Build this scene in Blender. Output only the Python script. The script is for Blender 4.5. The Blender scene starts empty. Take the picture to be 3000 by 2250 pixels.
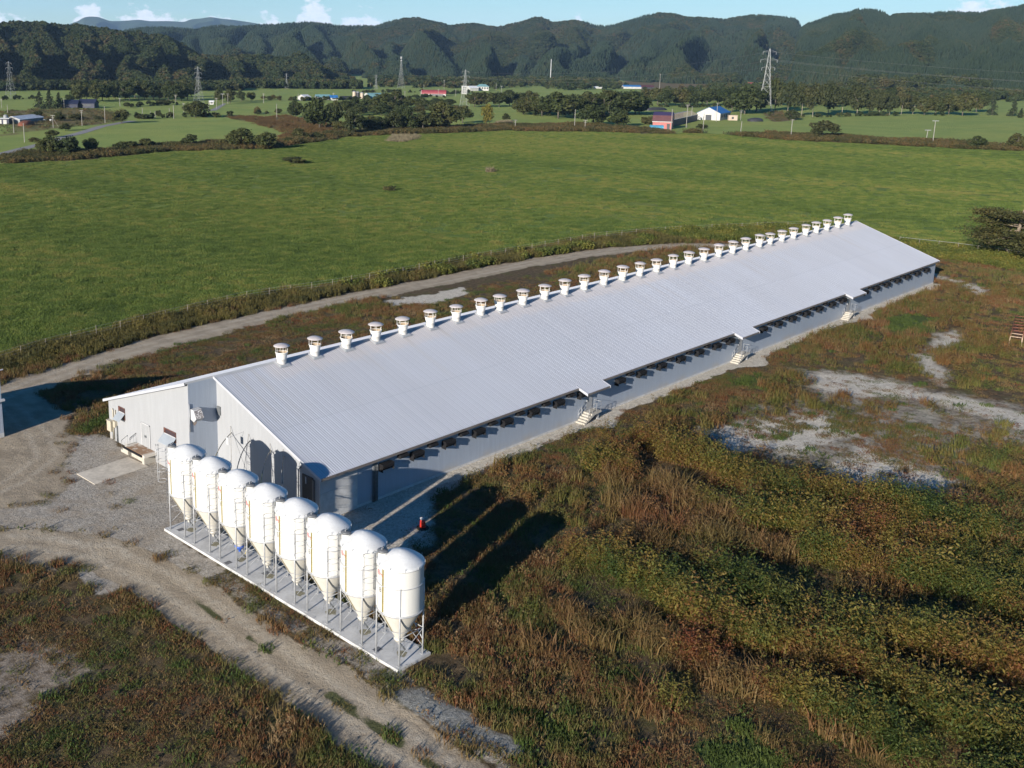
import bpy, bmesh, math, random
import numpy as np
from mathutils import Vector, Matrix

# ------------------------------------------------------------------ camera, world, sun, exposure
scene = bpy.context.scene
COL = scene.collection
CAM = (-49.9207, -73.7703, 37.0844)
cam_d = bpy.data.cameras.new('camera'); cam = bpy.data.objects.new('camera', cam_d); COL.objects.link(cam)
yaw, pit, rol = math.radians(45.985), math.radians(13.029), math.radians(-0.638)
fw = Vector((math.cos(yaw)*math.cos(pit), math.sin(yaw)*math.cos(pit), -math.sin(pit)))
rt = Vector((math.sin(yaw), -math.cos(yaw), 0)); dn = fw.cross(rt)
r2 = rt*math.cos(rol) + dn*math.sin(rol); d2 = -rt*math.sin(rol) + dn*math.cos(rol)
M = Matrix((r2, -d2, -fw)).transposed().to_4x4(); M.translation = CAM
cam.matrix_world = M
cam_d.sensor_width = 36; cam_d.lens = 3007.43/3000*36
cam_d.shift_x = (1500-1130.867)/3000; cam_d.shift_y = -(1125-865.9055)/3000
cam_d.clip_end = 60000; cam_d.clip_start = 1
scene.camera = cam

SUN_EL, SUN_AZ = math.radians(15.8), math.radians(13.4)      # light travels towards this azimuth
to_sun = Vector((-math.cos(SUN_AZ)*math.cos(SUN_EL), -math.sin(SUN_AZ)*math.cos(SUN_EL), math.sin(SUN_EL)))
sl = bpy.data.lights.new('sun', 'SUN'); sl.energy = 4.8; sl.angle = math.radians(0.5); sl.color = (1.0, 0.92, 0.80)
so = bpy.data.objects.new('sun', sl); COL.objects.link(so)
so.rotation_euler = to_sun.to_track_quat('Z', 'Y').to_euler()

world = bpy.data.worlds.new('World'); scene.world = world; world.use_nodes = True
wn = world.node_tree; wn.nodes.clear()
def wnode(t, **k):
    n = wn.nodes.new(t)
    for a, b in k.items(): setattr(n, a, b)
    return n
sky = wnode('ShaderNodeTexSky', sky_type='NISHITA', sun_disc=False)
sky.sun_elevation = SUN_EL
sky.sun_rotation = math.atan2(to_sun.x, to_sun.y)
sky.air_density = 1.0; sky.dust_density = 0.15; sky.ozone_density = 2.2; sky.altitude = 100
wout = wnode('ShaderNodeOutputWorld'); bg = wnode('ShaderNodeBackground'); bg.inputs[1].default_value = 0.058
# cumulus banked low over the hills: noise by direction, kept to a few azimuths
geo = wnode('ShaderNodeTexCoord')
sep = wnode('ShaderNodeSeparateXYZ'); wn.links.new(geo.outputs['Generated'], sep.inputs[0])
def wm(op, a, b=None, c=None, clamp=False):
    n = wnode('ShaderNodeMath', operation=op); n.use_clamp = clamp
    for i, v in enumerate((a, b, c)):
        if v is None: continue
        if isinstance(v, (int, float)): n.inputs[i].default_value = v
        else: wn.links.new(v, n.inputs[i])
    return n.outputs[0]
az = wm('MULTIPLY', wm('ARCTAN2', sep.outputs[1], sep.outputs[0]), 57.2958)
el = wm('MULTIPLY', wm('ARCSINE', sep.outputs[2]), 57.2958)
cmb = wnode('ShaderNodeCombineXYZ')
wn.links.new(wm('MULTIPLY', az, 1.5), cmb.inputs[0]); wn.links.new(wm('MULTIPLY', el, 2.4), cmb.inputs[1])
nz = wnode('ShaderNodeTexNoise'); nz.inputs['Scale'].default_value = 1.0; nz.inputs['Detail'].default_value = 7; nz.inputs['Roughness'].default_value = 0.58
wn.links.new(cmb.outputs[0], nz.inputs['Vector'])
CLOUDS = [(66.5, 2.6, 2.0, 1), (61.7, 1.2, 2.75, 1), (58.8, 2.4, 2.4, 1), (55.3, 2.0, 2.05, 1), (52.4, 1.1, 2.3, 1), (50.0, 1.5, 3.1, 1), (47.5, 2.4, 2.35, 1), (58, 9, 1.75, 1), (36.0, 0.6, 2.35, 1), (17.0, 3.2, 3.0, 1)]
tot = None
for (a0, wa, top, amp) in CLOUDS:
    d = wm('DIVIDE', wm('SUBTRACT', az, a0), wa)
    hump = wm('MULTIPLY', wm('EXPONENT', wm('MULTIPLY', wm('MULTIPLY', d, d), -1.0)), top)
    tot = hump if tot is None else wm('MAXIMUM', tot, hump)
f_ = wm('ADD', wm('SUBTRACT', tot, el), wm('MULTIPLY', wm('SUBTRACT', nz.outputs['Fac'], 0.5), 3.0))
fac = wm('MULTIPLY', wm('MULTIPLY_ADD', f_, 2.4, 0.2, clamp=True), 0.88)
nz2 = wnode('ShaderNodeTexNoise'); nz2.inputs['Scale'].default_value = 2.3; nz2.inputs['Detail'].default_value = 4
wn.links.new(cmb.outputs[0], nz2.inputs['Vector'])
cr = wnode('ShaderNodeMix', data_type='RGBA'); wn.links.new(nz2.outputs['Fac'], cr.inputs['Factor'])
cr.inputs['A'].default_value = (7.4, 7.9, 8.8, 1); cr.inputs['B'].default_value = (11.5, 11.0, 10.8, 1)
mx = wnode('ShaderNodeMix', data_type='RGBA')
wn.links.new(fac, mx.inputs['Factor'])
hs = wnode('ShaderNodeHueSaturation'); hs.inputs['Saturation'].default_value = 1.28; hs.inputs['Value'].default_value = .92
tint = wnode('ShaderNodeMix', data_type='RGBA', blend_type='MULTIPLY'); tint.inputs['Factor'].default_value = 1; tint.inputs['B'].default_value = (.80, .95, 1.14, 1)
wn.links.new(sky.outputs[0], tint.inputs['A']); wn.links.new(tint.outputs['Result'], hs.inputs['Color'])
wn.links.new(hs.outputs[0], mx.inputs['A']); wn.links.new(cr.outputs['Result'], mx.inputs['B'])
wn.links.new(mx.outputs['Result'], bg.inputs[0]); wn.links.new(bg.outputs[0], wout.inputs[0])

scene.view_settings.view_transform = 'Standard'; scene.view_settings.look = 'None'
scene.view_settings.gamma = 1; scene.view_settings.use_curve_mapping = False
scene.view_settings.exposure = 0.95
scene.cycles.max_bounces = 6; scene.cycles.diffuse_bounces = 3; scene.cycles.glossy_bounces = 2
scene.cycles.transparent_max_bounces = 4; scene.cycles.volume_bounces = 0
scene.cycles.caustics_reflective = False; scene.cycles.caustics_refractive = False

# ------------------------------------------------------------------ noise in numpy
_tab = np.random.default_rng(11).random((256, 256)).astype(np.float32)
def vnoise(x, y, s=0):
    x = np.asarray(x, np.float64) + 37.3*s + 1000; y = np.asarray(y, np.float64) + 91.7*s + 1000
    xi = np.floor(x).astype(int); yi = np.floor(y).astype(int); fx = x-xi; fy = y-yi
    fx = fx*fx*(3-2*fx); fy = fy*fy*(3-2*fy)
    a = _tab[xi & 255, yi & 255]; b = _tab[(xi+1) & 255, yi & 255]; c = _tab[xi & 255, (yi+1) & 255]; d = _tab[(xi+1) & 255, (yi+1) & 255]
    return (a*(1-fx)+b*fx)*(1-fy) + (c*(1-fx)+d*fx)*fy
def fbm(x, y, o=4, s=0):
    t = 0; a = .5
    for i in range(o):
        t = t + a*vnoise(x*2**i, y*2**i, s+i*3); a *= .5
    return t/(1-.5**o)
def sstep(a, b, v):
    t = np.clip((v-a)/(b-a), 0, 1); return t*t*(3-2*t)
def segdist(px, py, pts):
    d = np.full(np.shape(px), 1e9)
    for (x0, y0), (x1, y1) in zip(pts[:-1], pts[1:]):
        vx, vy = x1-x0, y1-y0; L = vx*vx+vy*vy+1e-9
        t = np.clip(((px-x0)*vx+(py-y0)*vy)/L, 0, 1)
        d = np.minimum(d, np.hypot(px-x0-t*vx, py-y0-t*vy))
    return d
def sd(px, py, poly, margin=40):
    """signed distance to a polygon, positive inside"""
    px = np.asarray(px, float); py = np.asarray(py, float)
    P = np.array(poly); out = np.full(px.shape, -float(margin))
    m = (px > P[:, 0].min()-margin) & (px < P[:, 0].max()+margin) & (py > P[:, 1].min()-margin) & (py < P[:, 1].max()+margin)
    if not m.any(): return out
    x = px[m]; y = py[m]; ins = np.zeros(x.shape, bool)
    Q = list(map(tuple, poly)) + [tuple(poly[0])]
    for (x0, y0), (x1, y1) in zip(Q[:-1], Q[1:]):
        c = ((y0 > y) != (y1 > y)) & (x < (x1-x0)*(y-y0)/((y1-y0) + 1e-12)+x0)
        ins ^= c
    d = np.minimum(segdist(x, y, Q), margin)
    out[m] = np.where(ins, d, -d)
    return out

# ------------------------------------------------------------------ object helpers
def link(o, parent=None):
    COL.objects.link(o)
    if parent: o.parent = parent
    return o
def tag(o, label=None, cat=None, group=None, kind=None):
    if label: o['label'] = label
    if cat: o['category'] = cat
    if group: o['group'] = group
    if kind: o['kind'] = kind
    return o
def empty(name, loc, rz=0, label=None, cat=None, group=None):
    o = bpy.data.objects.new(name, None); COL.objects.link(o); o.empty_display_size = .3
    o.location = loc; o.rotation_euler = (0, 0, rz)
    return tag(o, label, cat, group)
class MB:
    def __init__(s): s.v = []; s.f = []; s.sm = []
    def add(s, vs, fs, smooth=False):
        n = len(s.v); s.v += [tuple(v) for v in vs]; s.f += [tuple(i+n for i in f) for f in fs]; s.sm += [smooth]*len(fs); return s
    def box(s, x0, x1, y0, y1, z0, z1):
        return s.add([(x0,y0,z0),(x1,y0,z0),(x1,y1,z0),(x0,y1,z0),(x0,y0,z1),(x1,y0,z1),(x1,y1,z1),(x0,y1,z1)],
                     [(0,3,2,1),(4,5,6,7),(0,1,5,4),(1,2,6,5),(2,3,7,6),(3,0,4,7)])
    def tube(s, pts, r, n=8, r1=None, cap=True):
        pts = [Vector(p) for p in pts]; N = len(pts); rings = []
        for i, p in enumerate(pts):
            d = (pts[min(i+1, N-1)]-pts[max(i-1, 0)]).normalized()
            u = d.cross(Vector((0, 0, 1)))
            if u.length < 1e-3: u = Vector((1, 0, 0))
            u.normalize(); w = d.cross(u)
            rr = r if r1 is None else r+(r1-r)*i/(N-1)
            rings.append([p+u*rr*math.cos(2*math.pi*k/n)+w*rr*math.sin(2*math.pi*k/n) for k in range(n)])
        vs = [v for rg in rings for v in rg]
        fs = [(i*n+k, i*n+(k+1) % n, (i+1)*n+(k+1) % n, (i+1)*n+k) for i in range(N-1) for k in range(n)]
        if cap: fs += [tuple(range(n))[::-1], tuple(range((N-1)*n, N*n))]
        return s.add(vs, fs, n > 5)
    def lathe(s, prof, c=(0, 0, 0), n=24, a0=0, a1=2*math.pi):
        full = abs(a1-a0-2*math.pi) < 1e-6; m = n if full else n+1
        vs = [(c[0]+r*math.cos(a0+(a1-a0)*k/n), c[1]+r*math.sin(a0+(a1-a0)*k/n), c[2]+z) for r, z in prof for k in range(m)]
        fs = [(i*m+k, i*m+(k+1) % m, (i+1)*m+(k+1) % m, (i+1)*m+k) for i in range(len(prof)-1) for k in range(n)]
        return s.add(vs, fs, True)
    def ring(s, r, z, t, c=(0, 0, 0), n=32, h=None):
        h = t if h is None else h
        return s.lathe([(r-t, z-h), (r+t, z-h), (r+t, z+h), (r-t, z+h), (r-t, z-h)], c, n)
    def prism(s, poly, axis, a, b):
        """extrude a polygon (in the other two axes) from a to b along an axis 'x','y','z'"""
        def mk(p, t):
            return {'x': (t, p[0], p[1]), 'y': (p[0], t, p[1]), 'z': (p[0], p[1], t)}[axis]
        n = len(poly)
        return s.add([mk(p, a) for p in poly]+[mk(p, b) for p in poly],
                     [tuple(range(n)), tuple(range(n, 2*n))[::-1]]+[(i, i+n, (i+1) % n+n, (i+1) % n) for i in range(n)])
    def mesh(s, name, mat):
        me = bpy.data.meshes.new(name); me.from_pydata(s.v, [], s.f); me.update()
        me.polygons.foreach_set('use_smooth', s.sm)
        bm = bmesh.new(); bm.from_mesh(me); bmesh.ops.recalc_face_normals(bm, faces=bm.faces); bm.to_mesh(me); bm.free()
        if mat: me.materials.append(mat)
        return me
    def build(s, name, mat, parent=None, loc=None, rz=None):
        o = bpy.data.objects.new(name, s.mesh(name, mat)); link(o, parent)
        if loc: o.location = loc
        if rz is not None: o.rotation_euler = (0, 0, rz)
        return o
def npmesh(name, V, F, mat=None, smooth=False, attrs=None):
    me = bpy.data.meshes.new(name); V = np.asarray(V, np.float32); F = np.asarray(F, np.int32)
    me.vertices.add(len(V)); me.vertices.foreach_set('co', V.ravel())
    k = F.shape[1]; me.loops.add(F.size); me.loops.foreach_set('vertex_index', F.ravel())
    me.polygons.add(len(F)); me.polygons.foreach_set('loop_start', np.arange(0, F.size, k, dtype=np.int32))
    if attrs:
        for n, a in attrs.items():
            at = me.attributes.new(n, 'FLOAT', 'POINT'); at.data.foreach_set('value', np.asarray(a, np.float32))
    me.polygons.foreach_set('use_smooth', np.full(len(F), smooth))
    me.update(calc_edges=True); me.validate()
    if mat: me.materials.append(mat)
    return me
def copy_tree(o, parent=None):
    c = o.copy(); COL.objects.link(c)
    if parent: c.parent = parent
    for ch in KIDS.get(o.name, []): copy_tree(ch, c)
    return c
KIDS = {}
def remember(o):
    for ch in o.children:
        KIDS.setdefault(o.name, []).append(ch); remember(ch)

# ------------------------------------------------------------------ materials
class NT:
    def __init__(s, name):
        s.m = bpy.data.materials.new(name); s.m.use_nodes = True; s.t = s.m.node_tree; s.t.nodes.clear()
        s.out = s.n('ShaderNodeOutputMaterial'); s.p = s.n('ShaderNodeBsdfPrincipled')
        s.l(s.p.outputs[0], s.out.inputs[0])
    def n(s, ty, **k):
        q = s.t.nodes.new(ty)
        for a, b in k.items(): setattr(q, a, b)
        return q
    def l(s, a, b): s.t.links.new(a, b)
    def set(s, sock, v):
        if isinstance(v, (int, float)): sock.default_value = v
        elif isinstance(v, (tuple, list)): sock.default_value = (*v, 1) if len(v) == 3 else v
        else: s.l(v, sock)
    def math(s, op, a, b=None, c=None, clamp=False):
        q = s.n('ShaderNodeMath', operation=op); q.use_clamp = clamp
        for i, v in enumerate((a, b, c)):
            if v is not None: s.set(q.inputs[i], v)
        return q.outputs[0]
    def mix(s, f, a, b, mode='MIX'):
        q = s.n('ShaderNodeMix', data_type='RGBA', blend_type=mode); s.set(q.inputs['Factor'], f); s.set(q.inputs['A'], a); s.set(q.inputs['B'], b)
        return q.outputs['Result']
    def pos(s, scale=(1, 1, 1)):
        g = s.n('ShaderNodeNewGeometry'); mp = s.n('ShaderNodeMapping'); mp.inputs['Scale'].default_value = scale
        s.l(g.outputs['Position'], mp.inputs['Vector']); return mp.outputs[0]
    def obj(s, scale=(1, 1, 1)):
        g = s.n('ShaderNodeTexCoord'); mp = s.n('ShaderNodeMapping'); mp.inputs['Scale'].default_value = scale
        s.l(g.outputs['Object'], mp.inputs['Vector']); return mp.outputs[0]
    def noise(s, vec, scale, detail=4, rough=.55):
        q = s.n('ShaderNodeTexNoise'); q.inputs['Scale'].default_value = scale; q.inputs['Detail'].default_value = detail; q.inputs['Roughness'].default_value = rough
        s.l(vec, q.inputs['Vector']); return q.outputs['Fac']
    def ramp(s, f, stops, interp='LINEAR'):
        q = s.n('ShaderNodeValToRGB'); q.color_ramp.interpolation = interp; e = q.color_ramp.elements
        while len(e) < len(stops): e.new(.5)
        for i, (p, c) in enumerate(stops): e[i].position = p; e[i].color = (*c, 1) if len(c) == 3 else c
        s.l(f, q.inputs[0]); return q.outputs[0]
    def step(s, f, a, b):
        q = s.n('ShaderNodeMapRange', interpolation_type='SMOOTHSTEP'); s.set(q.inputs[0], f); q.inputs[1].default_value = a; q.inputs[2].default_value = b
        return q.outputs[0]
    def attr(s, name, ty='GEOMETRY'):
        q = s.n('ShaderNodeAttribute', attribute_type=ty, attribute_name=name); return q.outputs['Fac']
    def bump(s, h, strength, dist=.05):
        q = s.n('ShaderNodeBump'); q.inputs['Strength'].default_value = strength; q.inputs['Distance'].default_value = dist
        s.l(h, q.inputs['Height']); s.l(q.outputs[0], s.p.inputs['Normal'])
    def fin(s, col=None, rough=.6, metal=0., spec=None):
        if col is not None: s.set(s.p.inputs['Base Color'], col)
        s.set(s.p.inputs['Roughness'], rough); s.set(s.p.inputs['Metallic'], metal)
        if spec is not None: s.p.inputs['Specular IOR Level'].default_value = spec
        return s.m
def paint(name, c, rough=.5, var=.12, scale=3., metal=0., spec=None, world_space=False):
    q = NT(name); v = q.pos() if world_space else q.obj()
    n = q.noise(v, scale, 5); n2 = q.noise(v, scale*7, 3)
    f = q.math('ADD', q.math('MULTIPLY', n, .7), q.math('MULTIPLY', n2, .3))
    c0 = tuple(x*(1-var*1.6) for x in c); c1 = tuple(min(1, x*(1+var)) for x in c)
    return q.fin(q.mix(q.step(f, .3, .7), c0, c1), rough, metal, spec)

MAT = {}
def gel():
    q = NT('white_fibreglass'); oi = q.n('ShaderNodeObjectInfo'); v = q.pos((2.2, 2.2, .22)); n = q.noise(v, 1, 5); n2 = q.noise(q.pos(), .9, 4)
    c = q.mix(oi.outputs['Random'], (.60, .60, .59), (.57, .565, .545))
    c = q.mix(q.math('MULTIPLY', q.step(n, .50, .72), .22), c, (.42, .40, .36)); c = q.mix(q.math('MULTIPLY', q.step(n2, .5, .75), .15), c, (.38, .36, .33))
    return q.fin(c, .38, 0, .4)
MAT['white_gel'] = gel()
MAT['dome'] = paint('white_dome', (.58, .585, .59), .5, .10, .8)
MAT['cone'] = paint('cream_fibreglass', (.53, .51, .465), .4, .08, 1.2)
MAT['steel'] = paint('galvanised_steel', (.40, .41, .43), .5, .15, 6, .15)
MAT['dark_steel'] = paint('grey_steel', (.16, .17, .18), .5, .2, 5, .3)
MAT['gauge'] = paint('yellowed_gauge', (.22, .18, .06), .4, .25, 4)
MAT['ink'] = paint('black_ink', (.05, .05, .05), .6, .1)
MAT['red_print'] = paint('red_print', (.55, .12, .13), .5, .1)
MAT['blue_plastic'] = paint('blue_plastic', (.03, .10, .45), .4, .1)
MAT['concrete'] = paint('concrete', (.47, .47, .47), .85, .14, .9)
MAT['old_concrete'] = paint('old_concrete', (.50, .45, .38), .9, .2, .45)
MAT['step_concrete'] = paint('pale_step_concrete', (.40, .375, .33), .85, .1, 2)
MAT['hood'] = paint('black_hood', (.014, .014, .016), .8, .2, 4, 0, .15)
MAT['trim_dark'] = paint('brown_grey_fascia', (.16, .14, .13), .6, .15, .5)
MAT['trim_white'] = paint('white_trim', (.43, .435, .45), .5, .06, 1); MAT['verge'] = paint('verge_flashing', (.40, .41, .45), .5, .06, 1); MAT['shutter'] = paint('pale_blue_shutter', (.27, .30, .335), .5, .06, 1)
MAT['door_white'] = paint('pale_door', (.29, .30, .315), .45, .06, 1)
MAT['door_dark'] = paint('dark_door', (.035, .035, .04), .5, .15, 1)
MAT['brown_frame'] = paint('brown_window_frame', (.11, .045, .035), .5, .2, 3)
MAT['glass'] = NT('dark_glass').fin((.05, .035, .04), .12)
MAT['cream_box'] = paint('cream_cabinet', (.43, .39, .31), .5, .08, 2)
MAT['rust'] = paint('rust', (.16, .055, .03), .85, .35, 5)
MAT['rust_sunlit'] = paint('sunlit_rust', (.45, .33, .24), .8, .2, 4)  # paler rust for the near hoops, with the sunlight painted into the colour
MAT['pipe_yellow'] = paint('yellowed_pipe', (.48, .38, .16), .5, .3, 2)
MAT['pipe_grey'] = paint('grey_pipe', (.27, .25, .22), .5, .2, 2)
MAT['red'] = paint('red_plastic', (.62, .035, .02), .45, .15, 5)
MAT['wood'] = paint('grey_wood', (.22, .19, .16), .85, .2, 5)
MAT['lid'] = paint('grey_lid', (.11, .115, .125), .5, .15, 5)
MAT['pole'] = paint('concrete_pole', (.27, .255, .235), .85, .15, 3)

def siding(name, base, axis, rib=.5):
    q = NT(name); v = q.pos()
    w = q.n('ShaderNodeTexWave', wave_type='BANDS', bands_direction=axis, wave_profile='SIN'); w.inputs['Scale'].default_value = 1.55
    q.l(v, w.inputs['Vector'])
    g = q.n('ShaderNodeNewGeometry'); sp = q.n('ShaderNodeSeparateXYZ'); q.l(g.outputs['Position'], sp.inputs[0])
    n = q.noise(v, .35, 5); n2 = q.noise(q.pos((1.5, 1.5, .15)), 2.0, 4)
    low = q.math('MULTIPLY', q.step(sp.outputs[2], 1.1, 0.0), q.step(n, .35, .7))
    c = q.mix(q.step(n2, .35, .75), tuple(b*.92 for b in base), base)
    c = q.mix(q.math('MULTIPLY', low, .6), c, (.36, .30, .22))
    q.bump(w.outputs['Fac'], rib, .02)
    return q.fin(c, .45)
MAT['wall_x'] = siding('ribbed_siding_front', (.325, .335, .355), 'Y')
MAT['wall_y'] = siding('ribbed_siding_sky_tinted', (.315, .36, .435), 'X', .16)  # bluer than the front: sky light on the long side is put into the colour

def roof_mat():
    q = NT('ribbed_roof_steel'); v = q.pos()
    g = q.n('ShaderNodeNewGeometry'); sp = q.n('ShaderNodeSeparateXYZ'); q.l(g.outputs['Position'], sp.inputs[0])
    yy = q.math('ABSOLUTE', sp.outputs[1]); xx = sp.outputs[0]
    sheet = q.n('ShaderNodeTexWhiteNoise', noise_dimensions='1D'); q.l(q.math('FLOOR', q.math('DIVIDE', xx, .75)), sheet.inputs['W'])
    n = q.noise(v, .12, 5); n2 = q.noise(v, 1.4, 4)
    base = q.mix(q.math('MULTIPLY', sheet.outputs['Value'], .55), (.425, .44, .49), (.455, .47, .515))
    base = q.mix(q.math('MULTIPLY', q.step(n, .4, .65), .5), base, (.46, .485, .55))
    # dust blown out of the stacks, settled along the ridge (from x = 5 on)
    dust = q.math('MULTIPLY', q.step(q.math('ADD', yy, q.math('MULTIPLY', q.math('SUBTRACT', n2, .5), 2.2)), 2.9, 1.7), q.step(xx, 4.5, 6.))
    base = q.mix(q.math('MULTIPLY', dust, .55), base, (.52, .47, .45))
    bt = q.n('ShaderNodeTexWhiteNoise', noise_dimensions='2D'); cb = q.n('ShaderNodeCombineXYZ'); q.l(q.math('FLOOR', q.math('DIVIDE', xx, 9.0)), cb.inputs[0]); q.l(q.math('FLOOR', q.math('DIVIDE', yy, 8.4)), cb.inputs[1]); q.l(cb.outputs[0], bt.inputs['Vector'])
    base = q.mix(q.math('MULTIPLY', bt.outputs['Value'], .30), base, (.40, .41, .45))
    drip = q.noise(q.pos((.8, .045, .045)), 1, 5, .6)
    base = q.mix(q.math('MULTIPLY', q.math('MULTIPLY', q.step(drip, .52, .72), q.step(yy, 11, 1.5)), .40), base, (.36, .325, .30))
    # seams and side laps
    fr = q.math('FRACT', q.math('DIVIDE', xx, .75))
    seam = q.math('LESS_THAN', fr, .05)
    streak = q.noise(q.pos((1.3, .05, .05)), 1, 4)
    base = q.mix(q.math('MULTIPLY', q.step(streak, .45, .75), .35), base, (.37, .385, .44))
    seamv = q.math('MULTIPLY', seam, q.math('ADD', .3, q.math('MULTIPLY', q.noise(v, .4, 2), .7)))
    base = q.mix(q.math('MULTIPLY', seamv, .6), base, (.20, .21, .26))
    lap = q.math('LESS_THAN', q.math('ABSOLUTE', q.math('SUBTRACT', yy, 8.4)), .07)
    base = q.mix(q.math('MULTIPLY', lap, .2), base, (.25, .27, .33))
    return q.fin(base, .62, 0, .3)
MAT['roof'] = roof_mat()
MAT['stack'] = paint('stack_white', (.70, .68, .65), .4, .08, 2)
MAT['cap'] = paint('stack_cap_pinkish', (.46, .42, .42), .5, .1, 2)
MAT['stack_in'] = paint('stack_inside', (.30, .23, .16), .7, .2, 2)
# ------------------------------------------------------------------ ground: one sheet, split by what covers it
FENCE = [(-60, 36), (-20, 41), (-0.4, 45.2), (6.6, 47.4), (20.4, 49.6), (41.8, 52.6), (58.5, 50.4), (72.5, 50.0), (97.7, 50.4), (132.3, 49.1), (150, 43.5), (170.8, 33.2), (184, 25.5)]
FENCE_R = [(174.3, 4), (175.7, -6.9), (175.4, -13.0), (174.8, -19.0), (172, -32), (168, -46)]
FIELD = FENCE + [(182, 12), (178, 2), (181, -10), (181, -22), (178, -50), (176, -90), (470, -90), (480, -20), (474, 40), (468, 59), (459, 80), (456, 109), (446, 137), (440, 164), (444, 165), (451, 189), (457, 215), (432, 212),
         (412, 247), (379, 275), (417, 307), (384, 280), (343, 285), (308, 295), (281, 296), (245, 280), (210, 266), (175, 282), (128, 270), (100, 274), (40, 250), (-60, 215)]
YARD = [(-70, 6), (-30, 4), (-19.2, 2.6), (-18.4, -3), (-18.2, -8), (-18.8, -12.5), (-16.3, -13), (-12.2, -16), (-9.6, -16), (-9.6, -6.8), (-7, -6.8), (-7, -20), (3, -20.5), (12, -17.2), (30, -15.6), (30, -13), (0.2, -13), (0, 0.2), (-2.6, 0.2),
        (-2.6, 16), (-5, 17.2), (-9, 18.6), (-13.5, 16), (-22, 12.5), (-70, 20)]
VERGE = [(-9.7, -6), (-9.7, -35), (-11, -38.5), (-10.3, -42.5), (-11.6, -46), (-12.9, -46), (-12.6, -30), (-12.4, -16), (-12, -6)]
HEAP = [(-12.2, -34.6), (-9.6, -35.6), (-8.9, -39.6), (-9.2, -43.4), (-11.0, -46), (-12.0, -41.8), (-12.6, -39.1), (-12.6, -36.4)]
TRACK = [(-70, 11), (-40, 7.5), (-26, 4), (-19, -1), (-15.4, -7), (-14.2, -14), (-14.3, -24), (-14.5, -46), (-14.7, -75)]
BACK = [(-6, 33.5), (1, 36.6), (10, 39.3), (20, 41.2), (36, 43.3), (52, 44), (68, 43.6), (82, 43.4), (98, 43.2), (115, 42.0), (130, 38.5), (142, 32), (150, 22)]
LINKT = [(-15, 9), (-10, 18), (-6.5, 25), (-6, 33.5)]
PALE = [(57.5, 39.2), (66, 38.6), (74.8, 37.2), (73, 34.6), (63.0, 33.1), (57, 36)]
BARE = [
 [(42.1, -23.7), (44.5, -23.4), (48.6, -25.2), (51.1, -26.9), (56.5, -28.4), (60.3, -31.2), (57.3, -33.1), (57.1, -35.5), (51.0, -35.9), (46.8, -35.4), (43.2, -34.3), (42.9, -31.9), (38.8, -30.3), (40.6, -26.4)],
 [(71.1, -21.7), (74.2, -25.3), (76.6, -30.8), (75.6, -34.7), (76.0, -39.6), (74.8, -45.6), (74, -56), (67, -56), (68.2, -47.3), (69.1, -42.5), (69.7, -37.6), (68.0, -33.2), (64.4, -27.7), (68.1, -24.8)],
 [(89.3, -28.3), (96.1, -28.0), (107.8, -27.7), (109.4, -29.1), (102.6, -31.0), (94.4, -31.0), (86.1, -33.4), (78.4, -37.6), (76.5, -35.5), (85.4, -30.7)],
 [(58.7, -38.1), (63.0, -39.5), (60.7, -41.2), (57.0, -41.3), (56.9, -39.5)],
 [(54.0, -36.9), (50.7, -40.1), (51.9, -42.2), (49.6, -43.3), (50.4, -45.5), (48.5, -48.2), (46.2, -47.9), (44.2, -47.8), (43.1, -46.4), (43.4, -43.9), (40.2, -42.4), (41.2, -38.6), (46.5, -37.3), (50.7, -36.8)],
 [(149.5, -11), (146.4, -17.6), (145.6, -20.9), (135.6, -25.5), (134, -23), (140.2, -18.5), (143.9, -12.5), (146, -9)]]
SHADY = [(-6.9, -20.5), (-6.9, -14), (0.2, -14.4), (14, -14.4), (10, -17.5), (7.5, -21), (4.5, -23.4), (-2, -23)]
YTR = [[(-60, 14), (-30, 11), (-20, 6), (-16, -1), (-14.6, -8)], [(-34, 0), (-22, 8), (-14, 10.5), (-9.5, 14), (-7.5, 20), (-6, 30)], [(-26, 13), (-17, 3), (-11.5, 0), (-8, 1.5)]]
THIN = [(38, -24), (52, -22), (66, -23), (78, -30), (80, -48), (66, -50), (46, -50), (40, -46), (37, -33)]
LBARE = [(-24.9, -14.5), (-23.5, -18.2), (-23.6, -21), (-26.3, -22), (-31, -24), (-34, -20), (-29, -15.5)]
GRN = [[(105, -19), (113, -20.5), (112, -24), (104, -24.5), (100, -22)], [(60, -18.4), (66, -19.5), (64, -21), (59, -20.3)], [(-9, -39.5), (-6.6, -41), (-6.2, -46.5), (-8.1, -44.5)], [(-3, -50), (1, -51), (0, -55), (-4, -54)], [(120, -38), (130, -36), (128, -44), (118, -44)], [(-5, 18), (0, 21), (6, 22.5), (0, 19), (-3, 16.8)], [(-20, 12.6), (-14.5, 15), (-14, 18), (-24, 17)]]
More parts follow.
